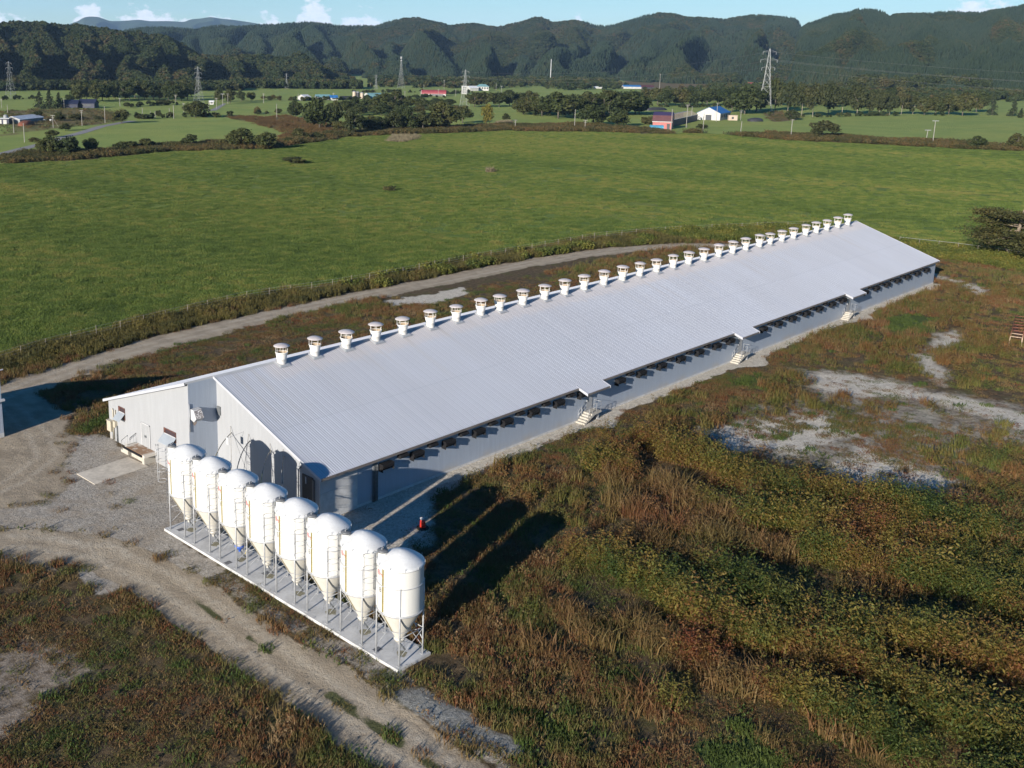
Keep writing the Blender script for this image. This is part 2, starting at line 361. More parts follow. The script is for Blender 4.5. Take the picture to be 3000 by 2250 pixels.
FAR = {'scrubL': [(245.0, 602.0), (277.0, 619.0), (317.0, 595.0), (287.0, 510.0), (249.0, 451.0), (207.0, 432.0), (152.0, 392.0)], 'rusty': [(346.0, 456.0), (373.0, 455.0), (356.0, 420.0), (362.0, 403.0), (329.0, 349.0), (301.0, 315.0), (250.0, 288.0), (234.0, 292.0), (273.0, 334.0), (290.0, 376.0)], 'rustyB': [(330.0, 467.0), (350.0, 461.0), (311.0, 409.0), (311.0, 422.0)], 'reed': [(386.0, 298.0), (397.0, 290.0), (452.0, 336.0), (436.0, 333.0)], 'clearcut': [(1271.0, 812.0), (1679.0, 1065.0), (1948.0, 1149.0), (1748.0, 996.0), (1904.0, 949.0), (1526.0, 746.0), (1111.0, 632.0)], 'hedge_near': [(113.0, 301.0), (143.0, 297.0), (178.0, 304.0), (225.0, 294.0), (206.0, 269.0), (175.0, 282.0), (128.0, 270.0), (100.0, 274.0)], 'hedge_near2': [(220.0, 287.0), (270.0, 308.0), (305.0, 322.0), (332.0, 325.0), (377.0, 316.0), (417.0, 307.0), (384.0, 280.0), (343.0, 285.0), (308.0, 295.0), (281.0, 296.0), (245.0, 280.0), (210.0, 266.0), (203.0, 264.0)], 'hedge3': [(417.0, 307.0), (457.0, 279.0), (457.0, 238.0), (441.0, 216.0), (468.0, 177.0), (444.0, 165.0), (451.0, 189.0), (457.0, 215.0), (432.0, 212.0), (412.0, 247.0), (379.0, 275.0)], 'hedge4': [(480.0, 183.0), (491.0, 151.0), (487.0, 121.0), (501.0, 93.0), (486.0, 64.0), (468.0, 59.0), (459.0, 80.0), (456.0, 109.0), (446.0, 137.0), (440.0, 164.0)], 'reedheap': [(276.0, 265.0), (307.0, 291.0), (316.0, 285.0), (301.0, 268.0), (280.0, 259.0)], 'bankR': [(728.0, 305.0), (739.0, 298.0), (669.0, 249.0), (597.0, 233.0), (603.0, 244.0)], 'pasturesL': [(416.0, 990.0), (499.0, 975.0), (381.0, 742.0), (257.0, 630.0)]}
ROAD_LO, ROAD_UP, ROAD_X = ([(106.0, 292.5), (112.9, 302.3), (129.6, 319.0), (144.4, 333.7), (165.5, 359.3), (187.6, 382.3), (219.4, 420.3), (244.4, 443.9), (260.3, 458.7)], [(110.5, 303.0), (117.4, 312.6), (136.5, 334.0), (152.3, 350.0), (174.2, 376.6), (197.9, 401.8), (228.5, 436.7), (251.2, 455.7), (263.7, 464.4)], [(361.0, 530.4), (370.2, 534.0), (439.7, 619.7), (437.3, 621.1)])
LANE = ROAD_LO + ROAD_UP[::-1]
def strip_w(x):
    return 1.35 + .5*(fbm(x*.15, 0*x, 3, 5)-.5)*2 + sum(1.9*np.exp(-((x-c)/2.6)**2) for c in (37.4, 70.6, 104.4))
def masks(x, y):
    x = np.asarray(x, float); y = np.asarray(y, float)
    w1 = (fbm(x*.22, y*.22, 4, 1)-.5)*4.5; w2 = (fbm(x*.9, y*.9, 3, 2)-.5)*2.0
    e = w1*.45+w2*.5
    S = lambda d, a, b: sstep(a, b, d)
    near = (x > -90) & (x < 200) & (y > -110) & (y < 75)
    z = np.zeros(x.shape)
    tr = 2.35-segdist(x, y, TRACK)+e*.6; tr = np.maximum(tr, np.where(x < -19, .9, 0)*1.0-segdist(x, y, TRACK)*.25+e*.3)
    bk = 2.7-segdist(x, y, BACK)+e*1.0
    lk = 4.2-segdist(x, y, LINKT)+e*.8
    dirt = np.maximum.reduce([S(tr, -.5, .6), S(bk, -.9, .9), S(lk, -1.5, 1.2)])
    # grass strip between the wheel ruts
    rut = segdist(x, y, TRACK)
    mid = S(.38+w2*.35-rut, -.2, .3)*sstep(-15, -21, y)*S(fbm(x*.35, y*.35, 3, 7), .34, .52)*1.0
    gravel = np.maximum.reduce([S(sd(x, y, YARD)+e, -.6, .8), .58*S(sd(x, y, VERGE)+e*.8, -.4, .6), 0.85*S(sd(x, y, HEAP)+e*.8, -.3, .9)])
    white = 1.2*S(strip_w(x)+.25-(-14.3-y)+w2*.35, -.25, .35)*S(x, 1, 9)*S(140.5-x, 0, 1.5)*(y < -13)
    for B in BARE: white = np.maximum(white, .84*S(sd(x, y, B)+e*1.7, -3.2, 3.2))
    white = np.maximum(white, S(sd(x, y, PALE)+e*1.3, -1.0, 1.0))
    white = np.maximum(white, .62*S(sd(x, y, SHADY)+e, -1.2, 1.0))
    bare = np.maximum(.66*S(sd(x, y, LBARE)+e*2.4, -2.5, 2.5), 0)
    field = S(sd(x, y, FIELD)+e*.5, -.6, .9)
    # between track edge and white patches
    ruts = .8*sum(np.exp(-((np.abs(segdist(x, y, p_)-.85))/.32)**2) for p_ in YTR)+np.exp(-((segdist(x, y, TRACK)-.95)/.42)**2)+np.exp(-((segdist(x, y, BACK)-.9)/.42)**2)
    thin = .46*S(sd(x, y, THIN)+e*2.2, -3, 4)
    white = np.maximum(white, thin)
    grn = z.copy()
    for G_ in GRN: grn = np.maximum(grn, S(sd(x, y, G_)+e*1.2, -1.2, 1.2))
    for a in (dirt, gravel, white, bare, grn): a[~near] = 0
    white *= 1-dirt*.0
    gravel = gravel*(1-dirt*.85)
    far = ~near & (field < .5)
    return dict(dirt=dirt, gravel=gravel, white=white, bare=bare, field=field, grn=grn, mid=mid*near, ruts=ruts*near, heap=near*S(sd(x, y, HEAP)+e*.8, -.6, .9))
def grow(a, b, h0, hmax, g, sgn):
    out = []; p = a; h = h0
    while (p-b)*sgn < 0:
        h = min(hmax, h*g); p = p+sgn*h; out.append(p)
    return out
GX = np.array(grow(-34, -500, .4, 60, 1.10, -1)[::-1]+list(np.arange(-34, 84, .38))+grow(84, 3200, .45, 40, 1.022, 1))
GY = np.array(grow(-66, -900, .4, 60, 1.10, -1)[::-1]+list(np.arange(-66, 26, .38))+grow(26, 2600, .42, 40, 1.022, 1))
X, Y = np.meshgrid(GX, GY, indexing='ij'); nx, ny = X.shape
MK = masks(X, Y)
# far ground: fields of grass with brown scrub and dry reed where the photograph has them
brown = np.zeros(X.shape); reed = np.zeros(X.shape); lane = np.zeros(X.shape)
we = (fbm(X*.05, Y*.05, 4, 9)-.5)*16
for k_ in ('scrubL', 'rusty', 'rustyB', 'clearcut', 'bankR', 'hedge_near', 'hedge_near2', 'hedge3', 'hedge4'):
    mg = 12 if k_ != 'clearcut' else 60
    brown = np.maximum(brown, (.62 if 'rusty' in k_ or k_ == 'scrubL' else 1)*sstep(-5, 5, sd(X, Y, FAR[k_], 60)+we*(.5 if 'hedge' in k_ else 1)))
for k_ in ('reed', 'reedheap'): reed = np.maximum(reed, sstep(-3, 3, sd(X, Y, FAR[k_], 60)+we*.4))
brown *= (MK['field'] < .5)
farw = (np.hypot(X-CAM[0], Y-CAM[1]) > 900)*1.0
MK['brown'] = np.maximum(brown, 0); MK['reed'] = reed
dist = np.hypot(X-CAM[0], Y-CAM[1])
MK['pasture'] = ((X > 200) | (Y > 75) | (X < -90)).astype(float)*(1-MK['field'])
Zg = (fbm(X*.12, Y*.12, 3, 14)-.5)*.35
flat = np.minimum.reduce([np.ones(X.shape)])
core = np.maximum.reduce([sstep(0, 4, sd(X, Y, [(-60, -15), (-10, -36), (-6, -36), (2, -22), (142, -18), (142, 18), (-5, 20), (-12, 36), (-60, 36)])+2), MK['dirt'], MK['gravel']*.8])
Zg = Zg*(1-core)
Zg = np.where(dist < 400, Zg, 0) - np.where(dist > 300, 0, 0)
Zg += .12*sstep(-.3, 1.2, sd(X, Y, HEAP)+(fbm(X, Y, 3, 3)-.5)*1.2)
def gz(x, y):
    i = np.clip(np.searchsorted(GX, x), 0, nx-1); j = np.clip(np.searchsorted(GY, y), 0, ny-1); return Zg[i, j]

def ground_mat():
    q = NT('ground_cover'); v = q.pos()
    A = {k: q.attr(k) for k in ('dirt', 'gravel', 'white', 'bare', 'field', 'grn', 'brown', 'reed', 'pasture', 'mid', 'ruts', 'heap')}
    n05 = q.noise(q.pos((.05, .05, .05)), 1, 5); n3 = q.noise(q.pos((.35, .35, .35)), 1, 6, .6); n2m = q.noise(v, 1.6, 5, .65); nf = q.noise(v, 9., 4, .7)
    st = q.n('ShaderNodeTexVoronoi', feature='F1'); st.inputs['Scale'].default_value = 6.5; q.l(v, st.inputs['Vector'])
    st2 = q.n('ShaderNodeTexVoronoi', feature='F1'); st2.inputs['Scale'].default_value = 15; q.l(v, st2.inputs['Vector'])
    sp = q.n('ShaderNodeSeparateColor'); q.l(st.outputs['Color'], sp.inputs[0]); sp2 = q.n('ShaderNodeSeparateColor'); q.l(st2.outputs['Color'], sp2.inputs[0])
    stone = q.math('ADD', q.math('MULTIPLY', sp.outputs[0], .5), q.math('MULTIPLY', sp2.outputs[0], .5))
    soil = q.mix(q.step(n2m, .35, .65), (.060, .044, .026), (.125, .088, .050))
    soil = q.mix(q.step(n3, .45, .7), soil, (.075, .072, .026))
    # pastures and the big field
    g1 = q.mix(q.step(n05, .38, .62), (.094, .148, .030), (.135, .180, .040))
    nl = q.noise(q.pos((.010, .022, .02)), 1, 4)
    g1 = q.mix(q.math('MULTIPLY', q.step(nl, .42, .70), .6), g1, (.175, .19, .042))
    g1 = q.mix(q.math('MULTIPLY', q.step(n3, .42, .68), .25), g1, (.060, .095, .024))
    g1 = q.mix(q.math('MULTIPLY', q.step(n2m, .5, .75), .25), g1, (.15, .165, .04))
    g2 = q.mix(.5, q.mix(1.0, g1, (2.0, 1.85, 2.0), 'MULTIPLY'), (.19, .22, .06))  # pasture lifted: sun that upright blades would catch is put into the colour
    def th(a, n, w=.55, e=.18):
        return q.step(q.math('ADD', a, q.math('MULTIPLY', q.math('SUBTRACT', n, .5), w)), .5-e, .5+e)
    far = q.mix(th(A['brown'], n05, .8, .25), g2, q.mix(q.step(n3, .35, .65), (.115, .095, .042), (.17, .115, .055)))
    far = q.mix(th(A['reed'], n05, .4, .2), far, (.19, .165, .10))
    c = q.mix(th(A['pasture'], n05, .3, .2), soil, far)
    c = q.mix(th(A['field'], n2m, .7, .2), c, g1)
    c = q.mix(th(A['grn'], n2m, .8, .2), c, (.06, .085, .022))
    bare = q.mix(q.step(n2m, .3, .7), (.15, .115, .082), (.29, .245, .20))
    c = q.mix(th(A['bare'], n2m, .9, .2), c, bare)
    gr = q.mix(stone, (.19, .172, .148), (.47, .43, .38))
    gr = q.mix(q.math('MULTIPLY', q.step(n3, .42, .72), .75), gr, (.27, .22, .165))
    gr = q.mix(q.math('MULTIPLY', q.step(n2m, .58, .74), .35), gr, (.15, .13, .07))
    gr = q.mix(q.math('MULTIPLY', A['ruts'], q.math('MULTIPLY', q.step(n2m, .3, .6), .6)), gr, (.36, .305, .235))
    gr = q.mix(q.math('MULTIPLY', A['heap'], .75), gr, q.mix(stone, (.085, .092, .088), (.30, .31, .30)))
    gmask = th(A['gravel'], n2m, .85, .16)
    c = q.mix(gmask, c, gr)
    wt = q.mix(stone, (.33, .30, .25), (.68, .63, .55))
    wt = q.mix(q.math('MULTIPLY', q.step(n2m, .45, .7), .5), wt, (.31, .255, .20))
    wmask = th(A['white'], q.math('ADD', q.math('MULTIPLY', n3, .4), q.math('ADD', q.math('MULTIPLY', n2m, .4), q.math('MULTIPLY', nf, .2))), 1.25, .24)
    c = q.mix(wmask, c, wt)
    streak = q.noise(q.pos((.5, .32, 1)), 1.0, 6)
    dt = q.mix(q.step(streak, .35, .65), (.235, .19, .138), (.37, .305, .225))
    dt = q.mix(q.math('MULTIPLY', q.step(n2m, .40, .7), .5), dt, (.25, .215, .165))
    gr = gr
    dt = q.mix(q.math('MULTIPLY', A['ruts'], q.step(n2m, .25, .65)), dt, (.43, .375, .30))
    dt = q.mix(q.math('MULTIPLY', stone, .25), dt, (.44, .38, .30))
    c = q.mix(th(A['dirt'], n2m, .75, .2), c, dt)
    c = q.mix(th(A['mid'], nf, .8, .2), c, (.075, .08, .035))
    h = q.math('ADD', q.math('MULTIPLY', stone, .6), q.math('ADD', q.math('MULTIPLY', nf, .5), q.math('MULTIPLY', n2m, 1.2)))
    q.bump(h, .75, .16)
    return q.fin(c, .95, 0, .15)
MAT['ground'] = ground_mat()
V = np.stack([X, Y, Zg], -1).reshape(-1, 3)
idx = np.arange(nx*ny).reshape(nx, ny)
F = np.stack([idx[:-1, :-1], idx[1:, :-1], idx[1:, 1:], idx[:-1, 1:]], -1).reshape(-1, 4)
fc = lambda a: ((a[:-1, :-1]+a[1:, :-1]+a[1:, 1:]+a[:-1, 1:])/4).ravel()
cls = np.zeros(len(F), int)                                         # 0 rough ground
cls[fc(MK['field']) > .5] = 1
cls[fc(MK['white']) > .5] = 2
cls[fc(MK['gravel']) > .5] = 3
cls[fc(MK['dirt']) > .5] = 4
# a hole under the barn is not needed: the sheet runs on below it
for c_, nm in enumerate(('ground', 'grass_field', 'white_gravel', 'gravel_yard', 'dirt_track')):
    fs = F[cls == c_]; used, inv = np.unique(fs, return_inverse=True)
    me = npmesh(nm, V[used], inv.reshape(fs.shape), MAT['ground'], False, {k: MK[k].ravel()[used] for k in MK})
    tag(link(bpy.data.objects.new(nm, me)), kind='structure')
# the far lane, a sheet laid 4 cm over the ground at its distance
def asphalt():
    q = NT('worn_asphalt'); n = q.noise(q.pos(), .4, 5); return q.fin(q.mix(n, (.16, .15, .145), (.27, .25, .24)), .9)
MAT['asphalt'] = asphalt()
m = MB(); n_ = len(ROAD_LO)
mid_ = [((a[0]+b[0])/2, (a[1]+b[1])/2) for a, b in zip(ROAD_LO, ROAD_UP)]
L_, R_ = [], []
for i, p in enumerate(mid_):
    a = mid_[max(i-1, 0)]; b = mid_[min(i+1, n_-1)]; d = Vector((b[0]-a[0], b[1]-a[1])).normalized(); nn = Vector((-d.y, d.x))*2.6
    L_.append((p[0]+nn.x, p[1]+nn.y, .08)); R_.append((p[0]-nn.x, p[1]-nn.y, .08))
m.add(L_+R_, [(i, i+1, n_+i+1, n_+i) for i in range(n_-1)])
tag(m.build('road', MAT['asphalt']), kind='structure')
m = MB(); m.add([(p[0], p[1], .08) for p in ROAD_X], [(0, 1, 2, 3)])
tag(m.build('road', MAT['asphalt']), kind='structure')

# ------------------------------------------------------------------ hills
RIDGE = {'A': [(67.76, 1.531), (66.12, 1.595), (65.56, 1.721), (64.73, 1.711), (64.27, 1.749), (63.88, 1.671), (62.75, 1.579), (62.4, 1.643), (61.72, 1.511), (61.02, 1.524), (60.45, 1.33), (59.86, 1.281), (59.26, 1.379), (58.74, 1.122), (58.38, 1.216), (57.79, 1.077), (57.19, 0.788), (56.6, 0.436), (56.18, 0.171), (55.08, 0.093), (54.47, 0.16), (53.16, 0.206), (52.79, 0.21), (51.92, 0.067), (51.36, 0.074), (50.92, 0.383), (50.48, 0.205), (50.05, -0.157), (49.42, -0.457), (48.48, -0.754), (47.53, -1.115)], 'M': [(63.63, 1.216), (62.29, 1.715), (62.05, 1.882), (61.7, 1.947), (61.29, 1.927), (60.72, 1.734), (60.13, 1.745), (59.25, 1.832), (58.66, 1.761), (57.76, 1.788), (56.92, 1.755), (56.55, 1.898), (56.13, 1.935), (55.52, 2.034), (55.04, 1.965), (54.43, 1.915), (53.7, 1.825), (53.13, 1.744), (52.21, 1.577)], 'B': [(61.05, 1.027), (60.15, 1.335), (58.96, 1.532), (57.77, 1.552), (56.27, 1.457), (55.65, 1.616), (55.04, 1.685), (54.13, 1.639), (53.13, 1.744), (52.51, 1.753), (51.59, 1.826), (50.53, 1.93), (50.04, 1.907), (49.17, 1.828), (48.48, 1.746), (47.54, 1.769), (46.61, 1.767), (45.99, 2.015), (45.05, 2.206), (44.43, 2.224), (43.8, 2.098), (43.18, 1.983), (42.68, 1.837), (41.93, 1.934), (41.31, 1.951), (40.69, 1.854), (40.19, 1.767), (39.38, 1.953), (38.77, 2.077), (38.35, 2.258), (37.92, 2.32), (37.62, 2.232), (37.24, 2.038), (36.63, 2.089), (36.03, 2.151), (35.48, 2.064), (35.11, 1.918), (34.51, 1.85), (34.04, 1.922), (33.33, 2.101), (32.46, 2.396), (31.83, 2.542), (31.01, 2.512), (30.42, 2.338), (29.27, 2.28), (28.41, 2.222), (27.85, 2.336), (27.02, 2.447), (26.4, 2.388), (25.84, 2.33), (25.29, 2.3), (24.73, 2.13), (24.4, 2.056), (23.91, 1.932)], 'C': [(25.2, 1.369), (24.51, 2.017), (24.19, 2.1), (23.83, 2.238), (23.37, 2.43), (22.64, 2.536), (22.29, 2.686), (21.88, 2.666), (21.62, 2.68), (21.09, 2.55), (20.76, 2.303), (20.58, 2.464), (20.07, 2.471), (19.32, 2.464), (18.35, 2.523), (17.62, 2.499), (16.9, 2.48), (16.21, 2.602), (15.26, 2.794), (13.98, 2.949), (11.79, 2.756)]}
def hill_mat(name, lo, hi):
    q = NT(name); n = q.noise(q.pos((.012, .012, .012)), 1, 4); return q.fin(q.mix(n, lo, hi), 1.0, 0, .05)
MAT['hill_floor'] = hill_mat('forest_floor', (.016, .022, .009), (.028, .032, .012))
MAT['mountain'] = hill_mat('far_mountain_forest', (.030, .045, .025), (.045, .060, .030))
HILLS = []
def hill(key, rc_fn, foot, mat, naz, nt, relief, spur, tree_h, back=.5, seed=0, spacing=3.):
    R = np.array(sorted(RIDGE[key])); a = np.linspace(R[0, 0], R[-1, 0], naz)
    e = np.interp(a, R[:, 0], R[:, 1])
    kk = np.ones(5)/5; e = np.convolve(np.pad(e, 2, mode='edge'), kk, 'valid')
    rc = np.array([rc_fn(v) for v in a]); rf = np.array([foot(v) for v in a])
    t = np.concatenate([np.linspace(-.05, 1, nt), np.linspace(1, 1+back, nt//3)[1:]])
    T, Az = np.meshgrid(t, a, indexing='ij')
    rr = rf + (rc-rf)*T
    Hc = CAM[2]+rc*np.tan(np.radians(e))-tree_h
    ends = sstep(0, .03, (a-a[0])/(a[-1]-a[0]))*sstep(0, .03, (a[-1]-a)/(a[-1]-a[0]))
    if key == 'C': ends = sstep(0, .03, (a[-1]-a)/(a[-1]-a[0]))
    if key == 'A': ends = np.ones_like(a)
    Tc = np.clip(T, 0, None)
    prof = np.where(T <= 1, Tc**.72, 1-1.0*((T-1)/back)**1.3)
    x = CAM[0]+rr*np.cos(np.radians(Az)); y = CAM[1]+rr*np.sin(np.radians(Az))
    win = np.clip(T, 0, 1)*np.clip(1-T, 0, 1)*4
    wob = (fbm(x/spur, y/spur, 3, 20+seed)-.5)
    def saw(per, sh, ph):                                        # spurs: a long side towards the sun, a steep one away from it
        q = (-Az/per + T*sh + wob*2.4 + ph) % 1.0
        q = np.where(q < .66, q/.66, (1-q)/.34); return .35*q+.65*q*q*(3-2*q)
    sp_ = saw(spacing, .8, .3)*.65+saw(spacing*.43, .5, .1)*.35*(.4+1.2*fbm(x/spur*.7, y/spur*.7, 2, 33+seed))
    z = Hc*prof - relief*win**.6*(1-sp_)
    z = np.where(T < 1, np.minimum(z, CAM[2]-tree_h+rr*np.tan(np.radians(e))*(1.0)-1.0*(1-T)), z)
    z = z*ends - 1.5
    n0, n1 = z.shape; id_ = np.arange(n0*n1).reshape(n0, n1)
    F_ = np.stack([id_[:-1, :-1], id_[:-1, 1:], id_[1:, 1:], id_[1:, :-1]], -1).reshape(-1, 4)
    me = npmesh('hill', np.stack([x, y, z], -1).reshape(-1, 3), F_, mat, True)
    tag(link(bpy.data.objects.new('hill', me)), kind='structure')
    HILLS.append((key, x, y, z, T, Az, t, a))
hill('A', lambda v: 1720+4*(v-55), lambda v: 1350 if v < 54 else 1350-150*min(1, (v-54)/3), MAT['hill_floor'], 560, 90, 44, 170, 7, .4, 1, 2.7)
hill('B', lambda v: 3600-8*(v-40), lambda v: 1850+3*(v-30), MAT['hill_floor'], 620, 110, 92, 520, 7, .4, 2, 4.6)
hill('C', lambda v: 2900, lambda v: 1500, MAT['hill_floor'], 400, 90, 58, 420, 8, .4, 3, 3.9)
hill('M', lambda v: 9500, lambda v: 7000, MAT['mountain'], 240, 30, 160, 900, 0, .4, 4, 3.3)

# ------------------------------------------------------------------ foliage
def leaf_mat(name, stops, scale=.25, trans=.25, inst_var=.35, rough=.65, fine=2.0, band=0):
    """leaf colour by where the plant stands (world noise) and from plant to plant"""
    q = NT(name); oi = q.n('ShaderNodeObjectInfo')
    n = q.noise(q.pos((scale,)*3), 1, 4, .6); n2 = q.noise(q.pos(), fine, 2)
    f = q.math('ADD', q.math('ADD', q.math('MULTIPLY', q.math('SUBTRACT', n, .5), 2.0), .5), q.math('ADD', q.math('MULTIPLY', q.math('SUBTRACT', oi.outputs['Random'], .5), inst_var), q.math('MULTIPLY', q.math('SUBTRACT', n2, .5), .5)), clamp=True)
    if band:
        bn = q.noise(q.pos((.030, .007, .01)), 1, 3, .5); f = q.math('ADD', f, q.math('MULTIPLY', q.math('SUBTRACT', bn, .5), band), clamp=True)
    c = q.ramp(f, stops)
    q.fin(c, rough, 0, .25)
    tr = q.n('ShaderNodeBsdfTranslucent'); q.l(c, tr.inputs[0]); ms = q.n('ShaderNodeMixShader'); ms.inputs[0].default_value = trans
    q.l(q.p.outputs[0], ms.inputs[1]); q.l(tr.outputs[0], ms.inputs[2]); q.l(ms.outputs[0], q.out.inputs[0])
    return q.m
GREEN1, OLIVE, YOLIVE, BROWN, RED, TAN = (.055, .085, .018), (.095, .095, .022), (.17, .145, .034), (.125, .078, .038), (.145, .052, .026), (.26, .18, .095)
MAT['weed'] = leaf_mat('tall_weed_leaves', [(0, (.028, .050, .012)), (.24, (.054, .076, .015)), (.42, (.098, .094, .020)), (.56, (.155, .120, .025)), (.70, (.155, .092, .027)), (.85, (.140, .060, .022)), (1, (.125, .040, .018))], .085, .25, .45)
MAT['drygrass'] = leaf_mat('autumn_grass', [(0, (.052, .090, .018)), (.25, (.092, .100, .026)), (.45, (.135, .100, .036)), (.62, (.165, .105, .044)), (.78, (.140, .050, .022)), (.9, (.17, .115, .05)), (1, TAN)], .17, .25, .5)
MAT['fencegrass'] = leaf_mat('fence_line_weeds', [(0, (.05, .06, .018)), (.35, (.085, .075, .025)), (.6, (.12, .105, .03)), (.8, (.17, .14, .04)), (1, (.13, .07, .035))], .2, .25, .5)
MAT['fieldgrass'] = leaf_mat('meadow_grass', [(0, (.078, .118, .026)), (.4, (.116, .168, .036)), (.7, (.168, .204, .046)), (1, (.235, .22, .06))], .30, .38, .45, .65, 3.0, 1.6)
MAT['greenpatch'] = leaf_mat('fresh_grass', [(0, (.045, .08, .018)), (1, (.09, .115, .026))], .3, .3, .4)
MAT['reedgrass'] = leaf_mat('dry_reed', [(0, (.14, .12, .07)), (1, (.23, .19, .12))], .2, .2, .4)
TREEC = {
 'b': leaf_mat('broadleaf_crown', [(0, (.024, .036, .010)), (.45, (.040, .052, .014)), (.75, (.062, .064, .019)), (1, (.088, .070, .025))], .03, .2, .5, .7, .35),
 'u': leaf_mat('bush_leaves', [(0, (.030, .040, .012)), (.5, (.055, .060, .018)), (1, (.10, .085, .028))], .04, .2, .7, .7, .5),
 'y': leaf_mat('yellowing_crown', [(0, (.13, .12, .022)), (1, (.19, .16, .03))], .1, .3, .3, .7, .5),
 'c': leaf_mat('conifer_needles', [(0, (.020, .032, .014)), (1, (.040, .050, .020))], .05, .1, .4, .8, .5),
 't': leaf_mat('birch_crown', [(0, (.026, .036, .011)), (.6, (.044, .050, .016)), (1, (.070, .060, .022))], .03, .2, .45, .7, .4)}
MAT['bark'] = paint('grey_bark', (.13, .11, .09), .9, .3, 3)
MAT['pale_bark'] = paint('pale_bark', (.30, .26, .21), .85, .25, 3)
MAT['hillforest'] = leaf_mat('hill_broadleaf', [(0, (.016, .029, .008)), (.5, (.030, .042, .012)), (.85, (.050, .050, .015)), (1, (.066, .050, .019))], .012, .12, .7, .8, .05)
MAT['hillconifer'] = leaf_mat('hill_conifer', [(0, (.011, .022, .010)), (.7, (.018, .031, .013)), (1, (.032, .037, .015))], .006, .08, .6, .8, .05)

rng = np.random.default_rng(5)
def quads(centres, size, normals=None, aspect=1.6, jitter=.5, droop=None):
    """one small leaf face per centre; normals steer the facing, droop sets the long axis"""
    n = len(centres); d = rng.normal(size=(n, 3))
    if normals is not None: d = d*jitter+normals
    d /= np.linalg.norm(d, axis=1, keepdims=True)+1e-9
    u = rng.normal(size=(n, 3)) if droop is None else droop+rng.normal(size=(n, 3))*.25
    u -= (u*d).sum(1, keepdims=True)*d; u /= np.linalg.norm(u, axis=1, keepdims=True)+1e-9
    w = np.cross(d, u); s = (np.asarray(size)*rng.uniform(.65, 1.35, n))[:, None]
    p = np.stack([centres-u*s*aspect*.5, centres+w*s*.5, centres+u*s*aspect*.5, centres-w*s*.5], 1)
    return p.reshape(-1, 3), np.arange(n*4).reshape(n, 4)
def blob_crown(nl, nleaf, ls, zc=.6, rz=.4, rx=.5, flat=0.):
    """crown in a unit box: leaf faces in lobes of uneven size with gaps between"""
    P = []; N = []
    for i in range(nl):
        d = rng.normal(size=3); d /= np.linalg.norm(d); q = rng.uniform(.25, 1)**.5*.70
        if d[2] < 0: q *= 1.05
        c = np.array([d[0]*q*rx*(1.0-.25*max(0, d[2])), d[1]*q*rx*(1.0-.25*max(0, d[2])), zc+d[2]*q*rz])
        R = rng.uniform(.24, .42)*np.array([rx, rx, rz*.95])
        k = int(nleaf/nl*rng.uniform(.75, 1.25)); d = rng.normal(size=(k, 3)); d /= np.linalg.norm(d, axis=1, keepdims=True)
        P.append(c+d*R*rng.uniform(.5, 1.08, (k, 1))); N.append(d+np.array([0, 0, .25]))
    P = np.concatenate(P); N = np.concatenate(N); P[:, 2] = np.clip(P[:, 2], .02, 1.02)
    return quads(P, ls, N, 1.4, .8)
def tree_meshes(kind, seed):
    global rng
    rng = np.random.default_rng(seed); m = MB()
    if kind == 'u':
        V_, F_ = blob_crown(13, 1500, .072, .44, .46, .52); top = .5; bark = 'bark'; br = 4; r0 = .025
    elif kind == 'c':
        P = []; N = []; D = []
        for lv in np.linspace(.12, .97, 15):
            R = (1-lv)*.48+.03
            for k in range(int(6+R*16)):
                a = rng.uniform(0, 6.28); L = R*rng.uniform(.6, 1.15)
                for q in np.linspace(.25, 1, 7):
                    P.append((L*q*math.cos(a)+rng.normal()*.012, L*q*math.sin(a)+rng.normal()*.012, lv-.10*q*q*(1-lv)-.02+rng.normal()*.01)); N.append((.3*math.cos(a), .3*math.sin(a), 1))
        V_, F_ = quads(np.array(P), .055, np.array(N), 1.5, .6); top = .95; bark = 'bark'; br = 0; r0 = .022
    elif kind == 'y':
        V_, F_ = blob_crown(16, 1500, .055, .55, .45, .46); top = .85; bark = 'bark'; br = 4; r0 = .018
    elif kind == 't':
        V_, F_ = blob_crown(20, 2300, .060, .56, .44, .56); top = .8; bark = 'pale_bark'; br = 5; r0 = .015
    else:
        V_, F_ = blob_crown(24, 2700, .060, .54, .46, .52); top = .8; bark = 'bark'; br = 6; r0 = .024
    b = rng.normal(size=2)*.04
    m.tube([(0, 0, -.02), (b[0]*.4, b[1]*.4, top*.35), (b[0], b[1], top*.7), (b[0]*1.2, b[1]*1.2, top)], r0, 7, r0*.3)
    for k in range(br):
        a = rng.uniform(0, 6.28); z0 = top*rng.uniform(.3, .6); L = rng.uniform(.2, .36)
        m.tube([(b[0]*.6, b[1]*.6, z0), (L*.6*math.cos(a), L*.6*math.sin(a), z0+.12), (L*math.cos(a), L*math.sin(a), z0+.26)], r0*.5, 5, r0*.15)
    return m.mesh(kind+'_trunk', MAT[bark]), npmesh(kind+'_crown', V_, F_, TREEC[kind])
TM = {k: [tree_meshes(k, 100+17*i+ord(k)) for i in range(n)] for k, n in (('b', 7), ('u', 5), ('c', 3), ('y', 2), ('t', 4))}
TREENAME = {'b': 'broadleaf_tree', 'u': 'bush', 'c': 'conifer', 'y': 'yellow_tree', 't': 'birch_tree'}
def plant_tree(x, y, h, w, kind, label, group=None, i=0, z=0):
    t, c = TM[kind][i % len(TM[kind])]
    e = empty(TREENAME[kind], (x, y, z), random.uniform(0, 6.28), label, {'u': 'bush'}.get(kind, 'tree'), group)
    for nm, me in (('trunk', t), ('crown', c)):
        o = bpy.data.objects.new(nm, me); link(o, e); o.scale = (w, w, h)
    return e
random.seed(4)
